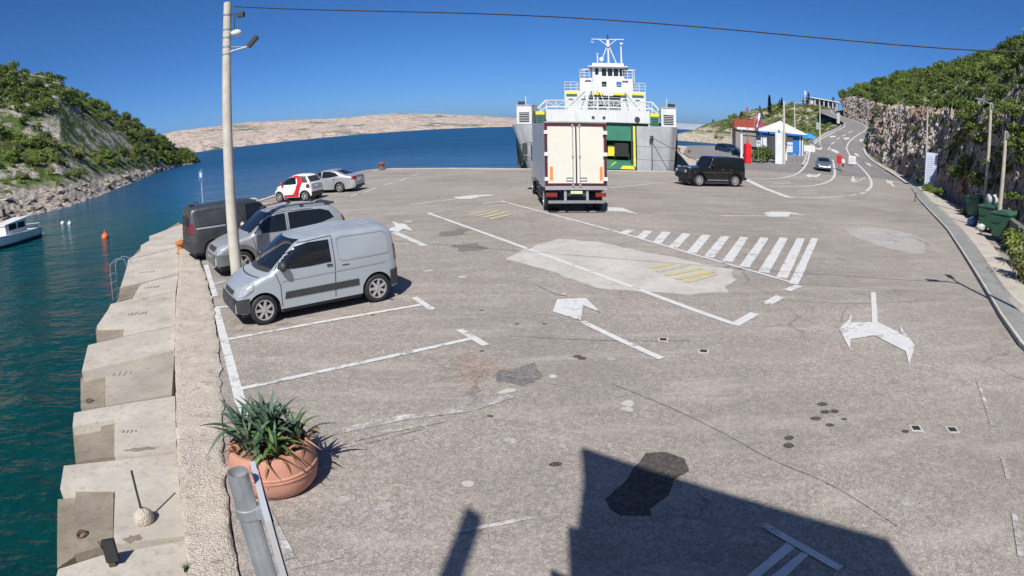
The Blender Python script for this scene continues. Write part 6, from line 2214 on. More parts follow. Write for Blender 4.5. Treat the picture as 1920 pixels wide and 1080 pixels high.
obj('floodlight', m, DARKP, br_)
WIRE = plain('black_cable', (0.012, 0.014, 0.02), 0.6, var=0.1)
m = MB()
m.tube(sag_line((pb[0] + 0.2, pb[1], 7.34), (11.84, 8.2, 5.93), 0.94, 40), 0.015, 6)
tag(obj('overhead_cable', m, WIRE), 'black overhead cable sagging across the sky from the tall concrete pole', 'cable')

# right-hand street lamp (stands just outside the view, its shadow falls on the kerb)
lp = thing('street_lamp', 'twin-headed street lamp on the pavement at the right edge', 'street lamp', (11.85, 8.0, 0.1))
m = MB()
m.tube([(0, 0, 0), (0, 0, 3), (0, 0, 6.1)], [0.09, 0.075, 0.06], 10)
obj('shaft', m, STEEL, lp, 50)
for dx, dy in ((-0.45, 0.1), (0.15, 0.35)):
    m = MB()
    m.tube([(0, 0, 5.9), (dx * 0.6, dy * 0.6, 6.15), (dx * 1.6, dy * 1.6, 6.2)], 0.04, 6)
    m.box((dx * 1.8, dy * 1.8, 6.2), (0.45, 0.2, 0.1), math.atan2(dy, dx))
    obj('lamp_head', m, STEEL, lp)

def wood_pole(loc, h, r, label, arm=None, lean=(0, 0)):
    t = thing('wooden_pole', label, 'pole', loc)
    m = MB()
    m.tube([(lean[0] * k / 5, lean[1] * k / 5, h * k / 5) for k in range(6)], [lerp(r, r * 0.68, k / 5) for k in range(6)], 12)
    obj('shaft', m, WOOD, t, 50)
    m = MB()
    m.tube([(lean[0], lean[1], h - 0.25), (lean[0] + 0.02, lean[1] + 0.02, h + 0.02)], 0.03, 6)
    m.box((lean[0], lean[1] - r, h - 0.2), (0.12, 0.05, 0.3))
    obj('cap_bracket', m, STEEL, t)
    if arm:
        m = MB()
        m.tube([(lean[0], lean[1], h - 0.1), (lean[0] + arm, lean[1], h + 0.1)], 0.035, 6)
        m.box((lean[0] + arm * 1.15, lean[1], h + 0.1), (abs(arm) * 0.5, 0.18, 0.08))
        obj('lamp_arm', m, STEEL, t)
    return t
p = (27.09, 27.48)
wood_pole((p[0], p[1], 0), 6.75, 0.13, 'wooden pole with lamp arm behind the green bins, left of the two', -0.9)
p = (23.11, 22.31)
wood_pole((p[0], p[1], 0), 4.95, 0.125, 'wooden pole standing beside the last green bin, right of the two')
p = (40.83, 49.82)
wood_pole((p[0] + 0.3, p[1] + 1.2, 0), 8.0, 0.13, 'thin wooden pole against the orange rock behind the banner')

# ================================================================== QUAYSIDE SMALL THINGS (left)
# post with a concrete ball foot
p = (-4.07, 4.69)
ps = thing('weighted_post', 'thin dark post standing in a round concrete ball on the ledge', 'post', (p[0], p[1], -0.15))
m = MB()
m.sphere((0, 0, 0.05), 0.125, 18, 12, (1, 1, 0.95))
m.v = [(x * (1 + 0.06 * fbm(x, y, z, 9)), y * (1 + 0.06 * fbm(x, y, z, 9)), z) for x, y, z in m.v]
obj('ball_foot', m, CONC_R, ps, 180)
m = MB()
m.tube([(0, 0, 0.12), (-0.01, 0.06, 0.62)], 0.014, 8)
obj('stick', m, DARKP, ps, 50)
# black box lamp on the slab at the bottom edge
p = (-3.93, 3.84)
bl = thing('floodlight_box', 'black box floodlight on a small bracket at the ledge edge', 'floodlight', (p[0], p[1], -0.07), 0.5)
m = MB()
m.box((0, 0, 0.16), (0.13, 0.09, 0.22), 0, -0.35)
obj('housing', m, BLACK, bl)
m = MB()
m.cyl((0.03, 0.03, 0.19), (0.03, 0.06, 0.20), 0.022, n=12)
obj('lens', m, WHITE, bl)
m = MB()
m.tube([(-0.03, -0.06, 0), (-0.05, -0.04, 0.12), (-0.08, -0.02, 0.30)], 0.008, 6)
m.box((-0.02, -0.03, 0.03), (0.07, 0.07, 0.06))
obj('bracket', m, RUST_IRON, bl)
# ladder rail
p = (-13.70, 18.32)
m = MB()
for d in (0, 0.35):
    m.tube([(p[0] + 0.05, p[1] + d, -0.15), (p[0] - 0.02, p[1] + d, 0.14), (p[0] - 0.25, p[1] + d - 0.15, 0.22), (p[0] - 0.45, p[1] + d - 0.4, 0.05), (p[0] - 0.5, p[1] + d - 0.5, -1.4)], 0.013, 8)
for z in (-0.3, -0.6, -0.9, -1.2):
    m.tube([(p[0] - 0.49, p[1] - 0.48, z), (p[0] - 0.49, p[1] - 0.13, z)], 0.018, 6)
tag(obj('quay_ladder', m, STEEL), 'curved steel ladder rail over the ledge edge', 'ladder')
# blue parking sign behind the dark van
sg = thing('parking_sign', 'blue sign plate on a thin blue-grey post behind the dark van', 'sign', (-13.1, 24.0, -0.1))
m = MB()
m.tube([(0, 0, 0), (0, 0, 2.9)], 0.035, 8)
obj('post', m, plain('blue_grey_post', (0.20, 0.33, 0.48), 0.5), sg, 50)
m = MB()
m.box((0, -0.05, 2.62), (0.22, 0.02, 0.46), 0.4)
bd = obj('sign_plate', m, plain('dull_sign_blue', (0.05, 0.14, 0.30), 0.5), sg)
m = MB()
m.box((0.005, -0.063, 2.66), (0.10, 0.012, 0.22), 0.4)
obj('sign_symbol', m, WHITE, bd)

# sign post right below the camera
sp = thing('sign_post', 'galvanised pipe post with a sign plate seen edge-on, at the bottom left', 'sign', (-0.685, 1.21, 0))
m = MB()
m.lathe([(0.030, 0.0), (0.030, 2.875), (0.026, 2.875), (0.026, 2.80)], 20, close=False)
obj('pipe', m, STEEL, sp, 40)
m = MB()
m.cyl((0, 0, 2.80), (0, 0, 2.845), 0.0262, n=18)
obj('pipe_plug', m, plain('plug_grey', (0.30, 0.31, 0.32), 0.8), sp)
for z in (2.74, 2.45, 2.10):
    m = MB()
    m.lathe([(0.0305, 0), (0.034, 0.002), (0.034, 0.03), (0.0305, 0.032)], 20, (0, 0, z), close=False)
    m.box((0.036, 0.0, z + 0.016), (0.022, 0.03, 0.03), -0.5)
    obj('clamp', m, STEEL, sp, 40)
va = math.atan2(1.21, -0.645)
SIGNB = plain('sign_aluminium', (0.62, 0.63, 0.64), 0.45, metal=0.3, var=0.08)
m = MB()
m.box((0.052, 0.0, 2.52), (0.30, 0.016, 0.62), va)
pl_ = obj('sign_plate', m, SIGNB, sp)
m = MB()
m.box((0.0635, 0.006, 2.52), (0.29, 0.003, 0.60), va)
obj('sign_face', m, plain('sign_face_grey', (0.30, 0.31, 0.34), 0.5), pl_)

# planter with agaves
TERRA = weathered('terracotta', (0.44, 0.215, 0.15), 0.9, streak=(0.55, 0.44, 0.36), amount=0.55, var=0.16, grime=0.35)
pc = (-2.67, 5.60)
pt = thing('planter', 'large round terracotta planter bowl beside the kerb', 'planter', (pc[0], pc[1], 0))
pt.scale = (0.93, 0.93, 0.96)
m = MB()
m.lathe([(0.40, 0.0), (0.47, 0.02), (0.535, 0.10), (0.56, 0.20), (0.565, 0.27)], 48)
obj('lower_bowl', m, TERRA, pt, 40)
m = MB()
m.lathe([(0.55, 0.25), (0.578, 0.262), (0.578, 0.282), (0.566, 0.292), (0.580, 0.302), (0.580, 0.318), (0.560, 0.33)], 48, close=False)
obj('moulded_band', m, TERRA, pt, 40)
m = MB()
m.lathe([(0.562, 0.325), (0.55, 0.42), (0.52, 0.50), (0.50, 0.53), (0.46, 0.53), (0.46, 0.45)], 48, close=False)
obj('upper_rim', m, TERRA, pt, 40)
m = MB()
m.lathe([(0.47, 0.40), (0.465, 0.47), (0.2, 0.50), (0.01, 0.51)], 30)
obj('soil', m, plain('dry_soil', (0.16, 0.10, 0.065), 0.95, var=0.4, scale=20, bump_s=0.6), pt)
m = MB()
m.tube([(0.565 * math.cos(-1.35) * 1.005, 0.565 * math.sin(-1.35) * 1.005, 0.24), (0.50 * math.cos(-1.32) * 1.01, 0.505 * math.sin(-1.32) * 1.01, 0.05)], 0.004, 5)
obj('crack', m, DARKH, pt)
def leaf_mesh(name, mat, L, w, curl, fold=0.25, n=9):
    m = MB()
    rows = []
    for k in range(n + 1):
        t = k / n
        a = curl * t
        x = L * (t - 0.18 * a * t)
        z = L * (0.15 * math.sin(PI * t) - 0.45 * a * t * t)
        ww = w * (0.55 + 0.9 * t - 1.45 * t ** 2.6) if k < n else 0.002
        rows.append([(x, -ww / 2, z + fold * ww * 0.5), (x, -ww * 0.22, z + 0.02 * ww), (x, 0, z), (x, ww * 0.22, z + 0.02 * ww), (x, ww / 2, z + fold * ww * 0.5)])
    m.grid(rows)
    rows2 = [[(x, y, z - 0.012 * (1 - k / n) - 0.001) for x, y, z in r] for k, r in enumerate(rows)]
    m.grid([list(reversed(r)) for r in rows2])
    return m.mesh(name, mat, 60)
AGAVE = [make_leaf('agave_blue_green', (0.030, 0.062, 0.038), (0.095, 0.155, 0.095)), make_leaf('agave_green', (0.05, 0.10, 0.03), (0.17, 0.26, 0.08)), make_leaf('dry_agave', (0.14, 0.065, 0.035), (0.34, 0.19, 0.10))]
LEAVES = [leaf_mesh('leaf', AGAVE[0], 0.62, 0.082, 0.05), leaf_mesh('leaf', AGAVE[0], 0.60, 0.078, 0.9), leaf_mesh('leaf', AGAVE[1], 0.50, 0.09, 0.7), leaf_mesh('dry_leaf', AGAVE[2], 0.36, 0.045, 1.3)]
def agave(cx, cy, size, nl, label, seed, green=0, dry=10):
    r_ = random.Random(seed)
    t = thing('agave', label, 'plant', (pc[0] + cx, pc[1] + cy, 0.48), r_.random() * 6, 'agaves in the terracotta planter')
    for k in range(nl):
        u = k / nl
        o = obj('leaf', LEAVES[2] if (green and r_.random() < green) else LEAVES[0 if r_.random() < 0.6 else 1], None, t)
        az = k * 2.39996 + r_.uniform(-0.3, 0.3)
        el = math.radians(lerp(84, 22, u ** 1.1) + r_.uniform(-14, 14))
        s = size * lerp(0.75, 1.05, u) * r_.uniform(0.8, 1.15)
        o.location = (0.035 * math.cos(az), 0.035 * math.sin(az), 0)
        o.rotation_euler = (r_.uniform(-0.25, 0.25), -el, az)
        o.scale = (s, s, s)
    for k in range(dry):
        o = obj('dry_leaf', LEAVES[3], None, t)
        az = r_.random() * 6.28
        s = size * r_.uniform(0.7, 1.1)
        o.location = (0.14 * math.cos(az), 0.14 * math.sin(az), 0.02)
        o.rotation_euler = (r_.uniform(-0.9, 0.9), math.radians(r_.uniform(-40, 25)), az + r_.uniform(-0.6, 0.6))
        o.scale = (s, s, s)
agave(0.02, 0.05, 1.05, 26, 'tallest blue-green agave in the middle of the planter', 3, 0.05, 14)
agave(-0.32, 0.10, 0.95, 22, 'blue-green agave spilling over the left side of the planter', 5, 0.05, 12)
agave(0.16, -0.22, 0.9, 18, 'yellow-green agave at the front of the planter', 8, 0.75, 16)
agave(-0.14, -0.24, 0.85, 14, 'small agave with many dry leaves behind the sign post', 9, 0.1, 20)
agave(0.32, 0.14, 0.8, 14, 'withered agave on the right of the planter', 11, 0.1, 22)
agave(-0.10, 0.32, 0.95, 17, 'blue-green agave at the back of the planter', 13, 0.1, 8)
# grass tuft in the joint at the bottom
GRASS = make_leaf('grass_blades', (0.05, 0.08, 0.02), (0.20, 0.24, 0.08))
def tuft(loc, s, n, label, seed):
    r_ = random.Random(seed)
    m = MB()
    for k in range(n):
        az, ln, sp_ = r_.random() * 6.28, r_.uniform(0.5, 1.0) * s, r_.uniform(0.2, 0.8)
        c, sn = math.cos(az), math.sin(az)
        b = (r_.uniform(-0.15, 0.15) * s, r_.uniform(-0.15, 0.15) * s, 0)
        w = 0.012 * (s / 0.3)
        pts = [(b[0] + c * sp_ * ln * t * t, b[1] + sn * sp_ * ln * t * t, ln * t * (1 - 0.3 * t * sp_)) for t in (0, 0.4, 0.75, 1)]
        rows = [[(q[0] - sn * w * (1 - i / 3.2), q[1] + c * w * (1 - i / 3.2), q[2]), (q[0] + sn * w * (1 - i / 3.2), q[1] - c * w * (1 - i / 3.2), q[2])] for i, q in enumerate(pts)]
        m.grid(rows)
    return tag(obj('grass_tuft', m, GRASS, None, None, loc=loc), label, 'grass')
p = (-3.04, 3.83)
tuft((p[0], p[1], 0.0), 0.13, 40, 'small green grass tuft in the joint of the ledge at the bottom edge', 2)

# ================================================================== BUILDING BEHIND THE CAMERA (casts the big shadow)
cot = 1 / math.tan(SUN_EL)
def unshadow(p, z):
    return (p[0] - math.sin(SHADOW_AZ) * cot * z, p[1] - math.cos(SHADOW_AZ) * cot * z)
BH = 8.2
A1, B1 = unshadow((0.78, 6.54), BH), unshadow((3.63, 4.02), BH)
dx, dy = B1[0] - A1[0], B1[1] - A1[1]
l_ = math.hypot(dx, dy)
ex, ey = dx / l_, dy / l_
nx_, ny_ = -0.05, -0.999                  # the side walls run back from the quay
house = thing('harbour_building', 'plastered building behind the viewpoint whose shadow falls across the lower right', 'building', (0, 0, 0))
PLAST = plain('cream_plaster', (0.62, 0.56, 0.46), 0.9, var=0.1, scale=1.5)
def quad(a, w, d):
    return [a, (a[0] + ex * w, a[1] + ey * w), (a[0] + ex * w + nx_ * d, a[1] + ey * w + ny_ * d), (a[0] + nx_ * d, a[1] + ny_ * d)]
inn = (A1[0] + ex * 0.02 + nx_ * 0.45, A1[1] + ey * 0.02 + ny_ * 0.45)
m = MB()
m.prism(quad(inn, l_ - 0.04, 5.0), 0, BH - 0.15)
obj('wall', m, PLAST, house)
m = MB()
m.prism(quad(A1, l_, 5.6), BH - 0.15, BH)
obj('roof_slab', m, CONC, house)
L1 = unshadow((0.50, 4.92), BH - 2.0)
m = MB()
m.prism(quad(L1, 0.7, 0.9), BH - 2.12, BH - 2.0)
obj('ledge_moulding', m, CONC, house)
W1 = unshadow((0.30, 4.24), 5.0)
m = MB()
m.prism(quad(W1, 1.6, 3.0), 0, 5.0)
obj('side_wing', m, PLAST, house)
cz = 8.6
C1 = unshadow((-0.41, 5.14), cz)
m = MB()
m.prism([(C1[0] - 0.10, C1[1] - 0.08), (C1[0] + 0.10, C1[1] - 0.08), (C1[0] + 0.10, C1[1] + 0.08), (C1[0] - 0.10, C1[1] + 0.08)], 0, lambda x, y: cz + (0.12 if x < C1[0] else -0.12))
obj('chimney', m, PLAST, house)

# ================================================================== KIOSK CORNER
KZ = 1.1
kio = thing('ticket_kiosk', 'blue and white kiosk with pale pyramid roof beside the climbing road', 'kiosk', (39.7, 86.0, KZ), math.radians(-14))
m = MB()
m.bx(-3.3, 3.3, -2.4, 2.4, -0.8, 2.95)
kw = obj('wall', m, BLUEP, kio)
ROOFM = plain('pale_sheet_roof', (0.60, 0.66, 0.70), 0.5, var=0.14, scale=2)
m = MB()
m.add([(-3.9, -3.0, 3.0), (3.9, -3.0, 3.0), (3.9, 3.0, 3.0), (-3.9, 3.0, 3.0), (0.2, 0, 4.75)], [(0, 1, 4), (1, 2, 4), (2, 3, 4), (3, 0, 4), (3, 2, 1, 0)])
rf = obj('roof', m, ROOFM, kio)
for (x0, y0), (x1, y1) in (((-3.9, -3.0), (0.2, 0)), ((3.9, -3.0), (0.2, 0)), ((-1.9, -3.0), (0.2, 0)), ((1.9, -3.0), (0.2, 0))):
    m = MB()
    m.tube([(x0, y0, 3.02), (x1, y1, 4.77)], 0.05, 5)
    obj('roof_rib', m, WHITE, rf)
m = MB()
m.bx(-3.92, 3.92, -3.02, -2.9, 2.72, 3.0)
obj('fascia', m, BLUEP, kio)
for x0, x1, z0, z1 in ((-3.0, -0.9, 0.4, 2.4), (0.3, 1.7, 1.35, 2.4), (0.3, 1.7, 0.25, 1.2)):
    m = MB()
    m.bx(x0, x1, -2.46, -2.4, z0, z1)
    w_ = obj('shutter', m, WHITE, kio)
    for k in range(1, 4):
        m = MB()
        m.bx(x0 + 0.03, x1 - 0.03, -2.475, -2.46, lerp(z0, z1, k / 4) - 0.015, lerp(z0, z1, k / 4) + 0.015)
        obj('shutter_slat', m, SHIPGREY, w_)
for x in (-3.2, 2.85, 3.25):
    m = MB()
    m.bx(x - 0.08, x + 0.08, -2.5, -2.41, -0.3, 2.9)
    obj('corner_post', m, WHITE, kio)
m = MB()
m.bx(0.25, 1.75, -3.1, -2.4, 2.42, 2.48)
obj('awning', m, DARKP, kio)

# open shelter with flat white roof in front of the kiosk
sh = thing('shelter', 'flat white-roofed open shelter with white columns before the blue kiosk', 'shelter', (31.2, 73.2, 0.3), math.radians(-20))
m = MB()
m.bx(-3.2, 4.0, -0.6, 3.2, 3.75, 4.05)
obj('roof_slab', m, WHITE, sh)
for x, y, w in ((-2.6, 0.0, 0.28), (-0.4, 0.0, 0.18), (1.0, 0.0, 0.18), (2.4, 0.0, 0.20), (-2.6, 2.8, 0.25), (3.6, 2.8, 0.25)):
    m = MB()
    m.bx(x - w / 2, x + w / 2, y - w / 2, y + w / 2, -0.2, 3.75)
    obj('column', m, WHITE if w > 0.2 else DARKP, sh)
m = MB()
m.bx(0.9, 2.4, 2.6, 2.7, 0.5, 3.2)
obj('wall_panel', m, WHITE, sh)
m = MB()
m.bx(-2.5, 1.0, -0.05, 0.05, 2.95, 3.10)
m.bx(-2.5, 1.0, -0.05, 0.05, 3.45, 3.55)
obj('cross_rail', m, DARKP, sh)
# free white wall slab
p = (31.79, 68.93, 0.25)
m = MB()
m.box((0, 0, 1.85), (0.95, 0.3, 4.0), -0.2)
tag(obj('wall_pillar', m, WHITE, None, None, loc=(p[0], p[1], p[2] - 0.1)), 'broad white pillar of wall beside the grey lamp post', 'pillar')

# red navigation beacon
p = (26.78, 66.98, 0.18)
bc_ = thing('harbour_beacon', 'red harbour light cabinet with thin red mast and cross arms', 'beacon', (p[0], p[1], p[2]))
m = MB()
m.bx(-0.36, 0.36, -0.36, 0.36, 0, 2.15)
m.prism([(-0.28, -0.28), (0.28, -0.28), (0.28, 0.28), (-0.28, 0.28)], 2.15, 2.25)
obj('cabinet', m, RED, bc_)
m = MB()
m.lathe([(0.20, 2.25), (0.12, 2.35), (0.06, 2.8)], 14)
obj('collar', m, RED, bc_)
m = MB()
m.tube([(0, 0, 2.3), (0, 0, 6.0)], [0.055, 0.04], 8)
obj('mast', m, RED, bc_)
m = MB()
m.cyl((0, 0, 6.0), (0, 0, 6.5), 0.12, 0.10, 12)
obj('lantern', m, RED, bc_)
for z, w in ((5.75, 0.75), (5.35, 0.6), (5.1, 0.7)):
    m = MB()
    m.tube([(-w, 0, z), (w, 0, z)], 0.03, 6)
    obj('cross_arm', m, DRED, bc_)

# red-roofed house behind
hz = road_z(95)
rh = thing('red_roof_house', 'low house with red tiled roof behind the white shelter', 'house', (39.0, 97.0, 1.8), math.radians(-12))
m = MB()
m.bx(-2.6, 2.6, -2, 2, -1.0, 2.6)
obj('wall', m, plain('grey_render', (0.24, 0.22, 0.20), 0.9), rh)
TILES = plain('red_roof_tile', (0.24, 0.05, 0.032), 0.85, var=0.35, scale=6)
m = MB()
m.add([(-3.0, -2.5, 2.5), (3.0, -2.5, 2.5), (3.0, 2.5, 2.5), (-3.0, 2.5, 2.5), (-2.4, 0, 4.2), (2.4, 0, 4.2)], [(0, 1, 5, 4), (1, 2, 5), (2, 3, 4, 5), (3, 0, 4), (3, 2, 1, 0)])
rf = obj('roof', m, TILES, rh)
for k in range(6):
    m = MB()
    t = (k + 0.5) / 6
    m.tube([(-lerp(3.0, 2.4, t), -2.5 * (1 - t), 2.53 + 1.7 * t), (lerp(3.0, 2.4, t), -2.5 * (1 - t), 2.53 + 1.7 * t)], 0.05, 5)
    obj('tile_course', m, TILES, rf)

# flag on a short staff
p = (29.62, 72.00, 4.54)
fl = thing('flag', 'red, white and blue flag drooping from a slanted staff above the shelter roof', 'flag', (p[0], p[1], 4.35))
m = MB()
m.tube([(0, 0, 0), (0.55, 0, 2.1)], 0.03, 6)
obj('staff', m, STEEL, fl)
for k, c in enumerate((RED, WHITE, plain('flag_blue', (0.02, 0.05, 0.30), 0.7))):
    m = MB()
    rows = []
    for i in range(9):
        u = i / 8
        row = []
        for j in range(4):
            vv = (k + j / 3) / 3
            x = 0.55 + u * 0.35 + vv * 0.55 - 0.75 * u
            z = 2.05 - u * 1.75 - vv * 0.25
            row.append((x + 0.08, 0.10 * math.sin(u * 7 + vv * 3), z))
        rows.append(row)
    m.grid(rows)
    obj('stripe', m, c, fl, 180)

def lamp_post(loc, h, label, r=0.09, arm=1.6, arm_dir=0.0, mat=None, name='lamp_post'):
    t = thing(name, label, 'lamp post', loc)
    m = MB()
    m.tube([(0, 0, 0), (0, 0, h * 0.5), (0, 0, h)], [r * 1.25, r, r * 0.75], 10)
    obj('shaft', m, mat or CPOLE, t, 50)
    if arm:
        m = MB()
        c, s_ = math.cos(arm_dir), math.sin(arm_dir)
        m.tube([(0, 0, h - 0.3), (c * arm * 0.5, s_ * arm * 0.5, h - 0.05), (c * arm, s_ * arm, h)], 0.045, 6)
        a_ = obj('arm', m, STEEL, t)
        m = MB()
        m.box((c * (arm + 0.3), s_ * (arm + 0.3), h), (0.7, 0.25, 0.12), arm_dir)
        obj('lamp_head', m, STEEL, a_)
    return t
p = (32.78, 69.43, 0.27)
lamp_post((p[0], p[1], p[2]), 7.7, 'tall grey-green lamp post in front of the blue kiosk', 0.15, 1.3, 0.2)
p = (46.92, 95.00, 3.55)
lamp_post((p[0], p[1], 2.0), 7.6, 'lamp post behind the kiosk roof with arm to the right', 0.11, 1.8, 0.1)
p = (54.74, 100.00, 3.57)
t = lamp_post((p[0], p[1], 2.6), 7.7, 'pale post with small notice board left of the climbing road', 0.12, 0)
m = MB()
m.box((-0.55, -0.1, 3.4), (0.7, 0.05, 1.3))
obj('notice_board', m, plain('green_grey_board', (0.25, 0.35, 0.30), 0.6), t)
p = (78.15, 133.04, 6.81)
t = lamp_post((p[0], p[1], p[2]), 6.0, 'dark post with tall white sign plate at the road bend', 0.12, 0, 0, DARKP)
m = MB()
m.box((0, -0.15, 2.4), (0.9, 0.06, 2.6))
obj('sign_plate', m, plain('dull_white_plate', (0.42, 0.43, 0.44), 0.6), t)
p = (128.94, 250.00, 20.04)
t = lamp_post((p[0], p[1], 18.5), 6.0, 'tall mast with white box on top left of the hut on the hill', 0.25, 0)
m = MB()
m.box((0, -0.1, 5.2), (0.9, 0.5, 2.0))
obj('antenna_box', m, WHITE, t)

# sign in front of the shrub
p = (28.54, 67.86, 0.21)
sg = thing('notice_sign', 'small white notice on a thin green post before the kiosk shrub', 'sign', (p[0], p[1], p[2]))
m = MB()
m.tube([(0, 0, 0), (0, 0, 2.0)], 0.04, 8)
obj('post', m, plain('green_post', (0.20, 0.30, 0.22), 0.6), sg)
m = MB()
m.bx(-0.27, 0.27, -0.06, -0.03, 1.95, 2.7)
bd = obj('board', m, WHITE, sg)
for z, w in ((2.52, 0.20), (2.36, 0.17), (2.12, 0.10)):
    m = MB()
    m.bx(-w, w, -0.066, -0.061, z - 0.05, z + 0.04)
    obj('print_line', m, DARKP, bd)

# bicycle hoops
p = (36.44, 74.24, 0.47)
for k in range(3):
    m = MB()
    m.tube([(0.9 * k, 0.3 * k, 0)] + [(0.9 * k + 0.35 - 0.35 * math.cos(PI * i / 10), 0.3 * k, 0.55 + 0.35 * math.sin(PI * i / 10)) for i in range(11)] + [(0.9 * k + 0.7, 0.3 * k, 0)], 0.035, 6)
    o = obj('bicycle_hoop', m, STEEL, None, 60, loc=(p[0], p[1], p[2]))
    tag(o, ['metal bicycle hoop beside the lamp post, leftmost of three', 'metal bicycle hoop, middle of three by the kiosk', 'metal bicycle hoop, rightmost of three by the kiosk'][k], 'bike rack', 'bicycle hoops by the kiosk')
# blue parasol and table right of the kiosk
p = (48.03, 92.00, 2.87)
um = thing('parasol', 'bright blue parasol right of the blue kiosk', 'parasol', (p[0], p[1], 1.5))
m = MB()
m.lathe([(1.75, 2.15), (1.2, 2.55), (0.5, 2.85), (0.03, 2.95)], 10)
obj('canopy', m, plain('parasol_blue', (0.02, 0.26, 0.62), 0.7), um)
m = MB()
m.tube([(0, 0, 0), (0, 0, 2.9)], 0.04, 8)
obj('pole', m, WHITE, um)
m = MB()
m.bx(-0.9, 1.3, -0.8, 0.0, 0.0, 1.0)
tag(obj('counter', m, WHITE, None, None, loc=(p[0] - 0.6, p[1] - 0.5, 1.45)), 'white counter under the blue parasol', 'counter')
# low pale wall along the road's left side
m = MB()
w0, w1 = (39.73, 77.22, 0.60), (56.19, 108.34, 3.32)
# hut with flat white roof on the hill
q0, q1 = (138.04, 262.00, 18.34), (154.46, 264.00, 19.40)
hut = thing('hilltop_hut', 'long white flat-roofed hut at the top of the road', 'hut', (q0[0], q0[1], 18.6), math.atan2(q1[1] - q0[1], q1[0] - q0[0]))
HL = math.hypot(q1[0] - q0[0], q1[1] - q0[1])
m = MB()
m.bx(0, HL, 1.2, 7, -1.0, 3.2)
obj('wall', m, plain('dim_wall', (0.22, 0.20, 0.19), 0.9), hut)
m = MB()
m.prism([(-0.8, -0.8), (HL + 0.8, -0.8), (HL + 0.8, 8), (-0.8, 8)], lambda x, y: 4.1 - 0.035 * x, lambda x, y: 4.5 - 0.035 * x)
obj('roof', m, WHITE, hut)
for k in range(7):
    m = MB()
    x = HL * k / 6
    m.bx(x - 0.22, x + 0.22, -0.22, 0.22, -1.0, 4.08 - 0.035 * x)
    obj('column', m, WHITE, hut)
m = MB()
m.bx(-0.3, 2.0, 0.2, 1.0, -1.0, 3.6)
obj('white_end_wall', m, WHITE, hut)
for x0, x1 in ((5.0, 8.0), (9.5, 12.0), (13.5, 15.5)):
    m = MB()
    m.bx(x0, x1, 1.15, 1.2, 0.2, 2.5)
    obj('window', m, GLASS, hut)
m = MB()
m.bx(-2, HL + 2, -2.2, -1.9, -1.2, -0.1)
tag(obj('terrace_wall', m, CONC, None, None, loc=(q0[0], q0[1], 18.6)), 'low pale terrace wall below the hilltop hut', 'wall')
bpy.data.objects['terrace_wall'].rotation_euler = hut.rotation_euler

# ================================================================== PERSON, RED BOX, WHITE PANEL
p = (38.55, 64.24, 0.09)
def skin_figure(name, loc, rz):
    verts = [(0, 0, 0.95), (0, 0, 1.15), (0, -0.01, 1.38), (0, -0.01, 1.48), (0, -0.02, 1.60), (0, -0.03, 1.72),
             (-0.18, 0, 1.40), (-0.24, -0.05, 1.12), (-0.30, -0.22, 0.95), (-0.33, -0.30, 0.93),
             (0.18, 0, 1.40), (0.26, -0.03, 1.13), (0.27, -0.10, 0.88), (0.27, -0.12, 0.79),
             (-0.10, 0, 0.90), (-0.11, -0.10, 0.50), (-0.11, -0.02, 0.09), (-0.11, -0.16, 0.04),
             (0.10, 0, 0.90), (0.11, 0.06, 0.50), (0.11, 0.14, 0.10), (0.11, 0.01, 0.04)]
    edges = [(0, 1), (1, 2), (2, 3), (3, 4), (4, 5), (2, 6), (6, 7), (7, 8), (8, 9), (2, 10), (10, 11), (11, 12), (12, 13), (0, 14), (14, 15), (15, 16), (16, 17), (0, 18), (18, 19), (19, 20), (20, 21)]
    rad = [0.15, 0.135, 0.16, 0.06, 0.095, 0.085, 0.065, 0.048, 0.036, 0.034, 0.065, 0.048, 0.036, 0.034, 0.095, 0.065, 0.045, 0.04, 0.095, 0.065, 0.045, 0.04]
    me = bpy.data.meshes.new(name)
    me.from_pydata(verts, edges, [])
    o = bpy.data.objects.new(name, me)
    COL.objects.link(o)
    md = o.modifiers.new('skin', 'SKIN')
    for i, sv in enumerate(me.skin_vertices[0].data):
        sv.radius = (rad[i], rad[i] * (0.75 if i in (0, 1, 2) else 1.0))
        sv.use_root = (i == 0)
    o.modifiers.new('smooth', 'SUBSURF').levels = 2
    bpy.context.view_layer.update()
    dg = bpy.context.evaluated_depsgraph_get()
    me2 = bpy.data.meshes.new_from_object(o.evaluated_get(dg))
    o.modifiers.clear()
    o.data = me2
    SK = plain('skin', (0.50, 0.29, 0.20), 0.6, var=0.1)
    TOP = plain('white_shirt', (0.75, 0.74, 0.72), 0.8, var=0.06)
    SHO = plain('dark_shorts', (0.03, 0.03, 0.04), 0.8, var=0.2)
    HAIR = plain('dark_hair', (0.03, 0.02, 0.015), 0.7, var=0.2)
    me2.materials.clear()
    for mm in (SK, TOP, SHO, HAIR):
        me2.materials.append(mm)
    for f in me2.polygons:
        c = f.center
        f.use_smooth = True
        if c.z > 1.66 or (c.z > 1.56 and c.y > 0.02):
            f.material_index = 3
        elif 1.0 < c.z < 1.46 and abs(c.x) < 0.26:
            f.material_index = 1
        elif 0.52 < c.z <= 1.0 and abs(c.x) < 0.235:
            f.material_index = 2
        elif c.z < 0.08:
            f.material_index = 2
        else:
            f.material_index = 0
    o.location = loc
    o.rotation_euler = (0, 0, rz)
    return o
per = skin_figure('person', (p[0], p[1], p[2] + 0.015), 0.3)
tag(per, 'person in white top and dark shorts standing in the lane by the red box', 'person')
q = (39.31, 66.50, 0.77)
rb = thing('red_sign_board', 'square red board on a stand in the lane beside the waiting person', 'sign', (q[0], q[1], road_z(q[1])))
m = MB()
m.bx(-0.36, 0.36, -0.05, 0.05, 0.75, 1.75)
obj('board', m, RED, rb)
m = MB()
m.bx(-0.3, 0.3, -0.25, 0.25, 0, 0.08)
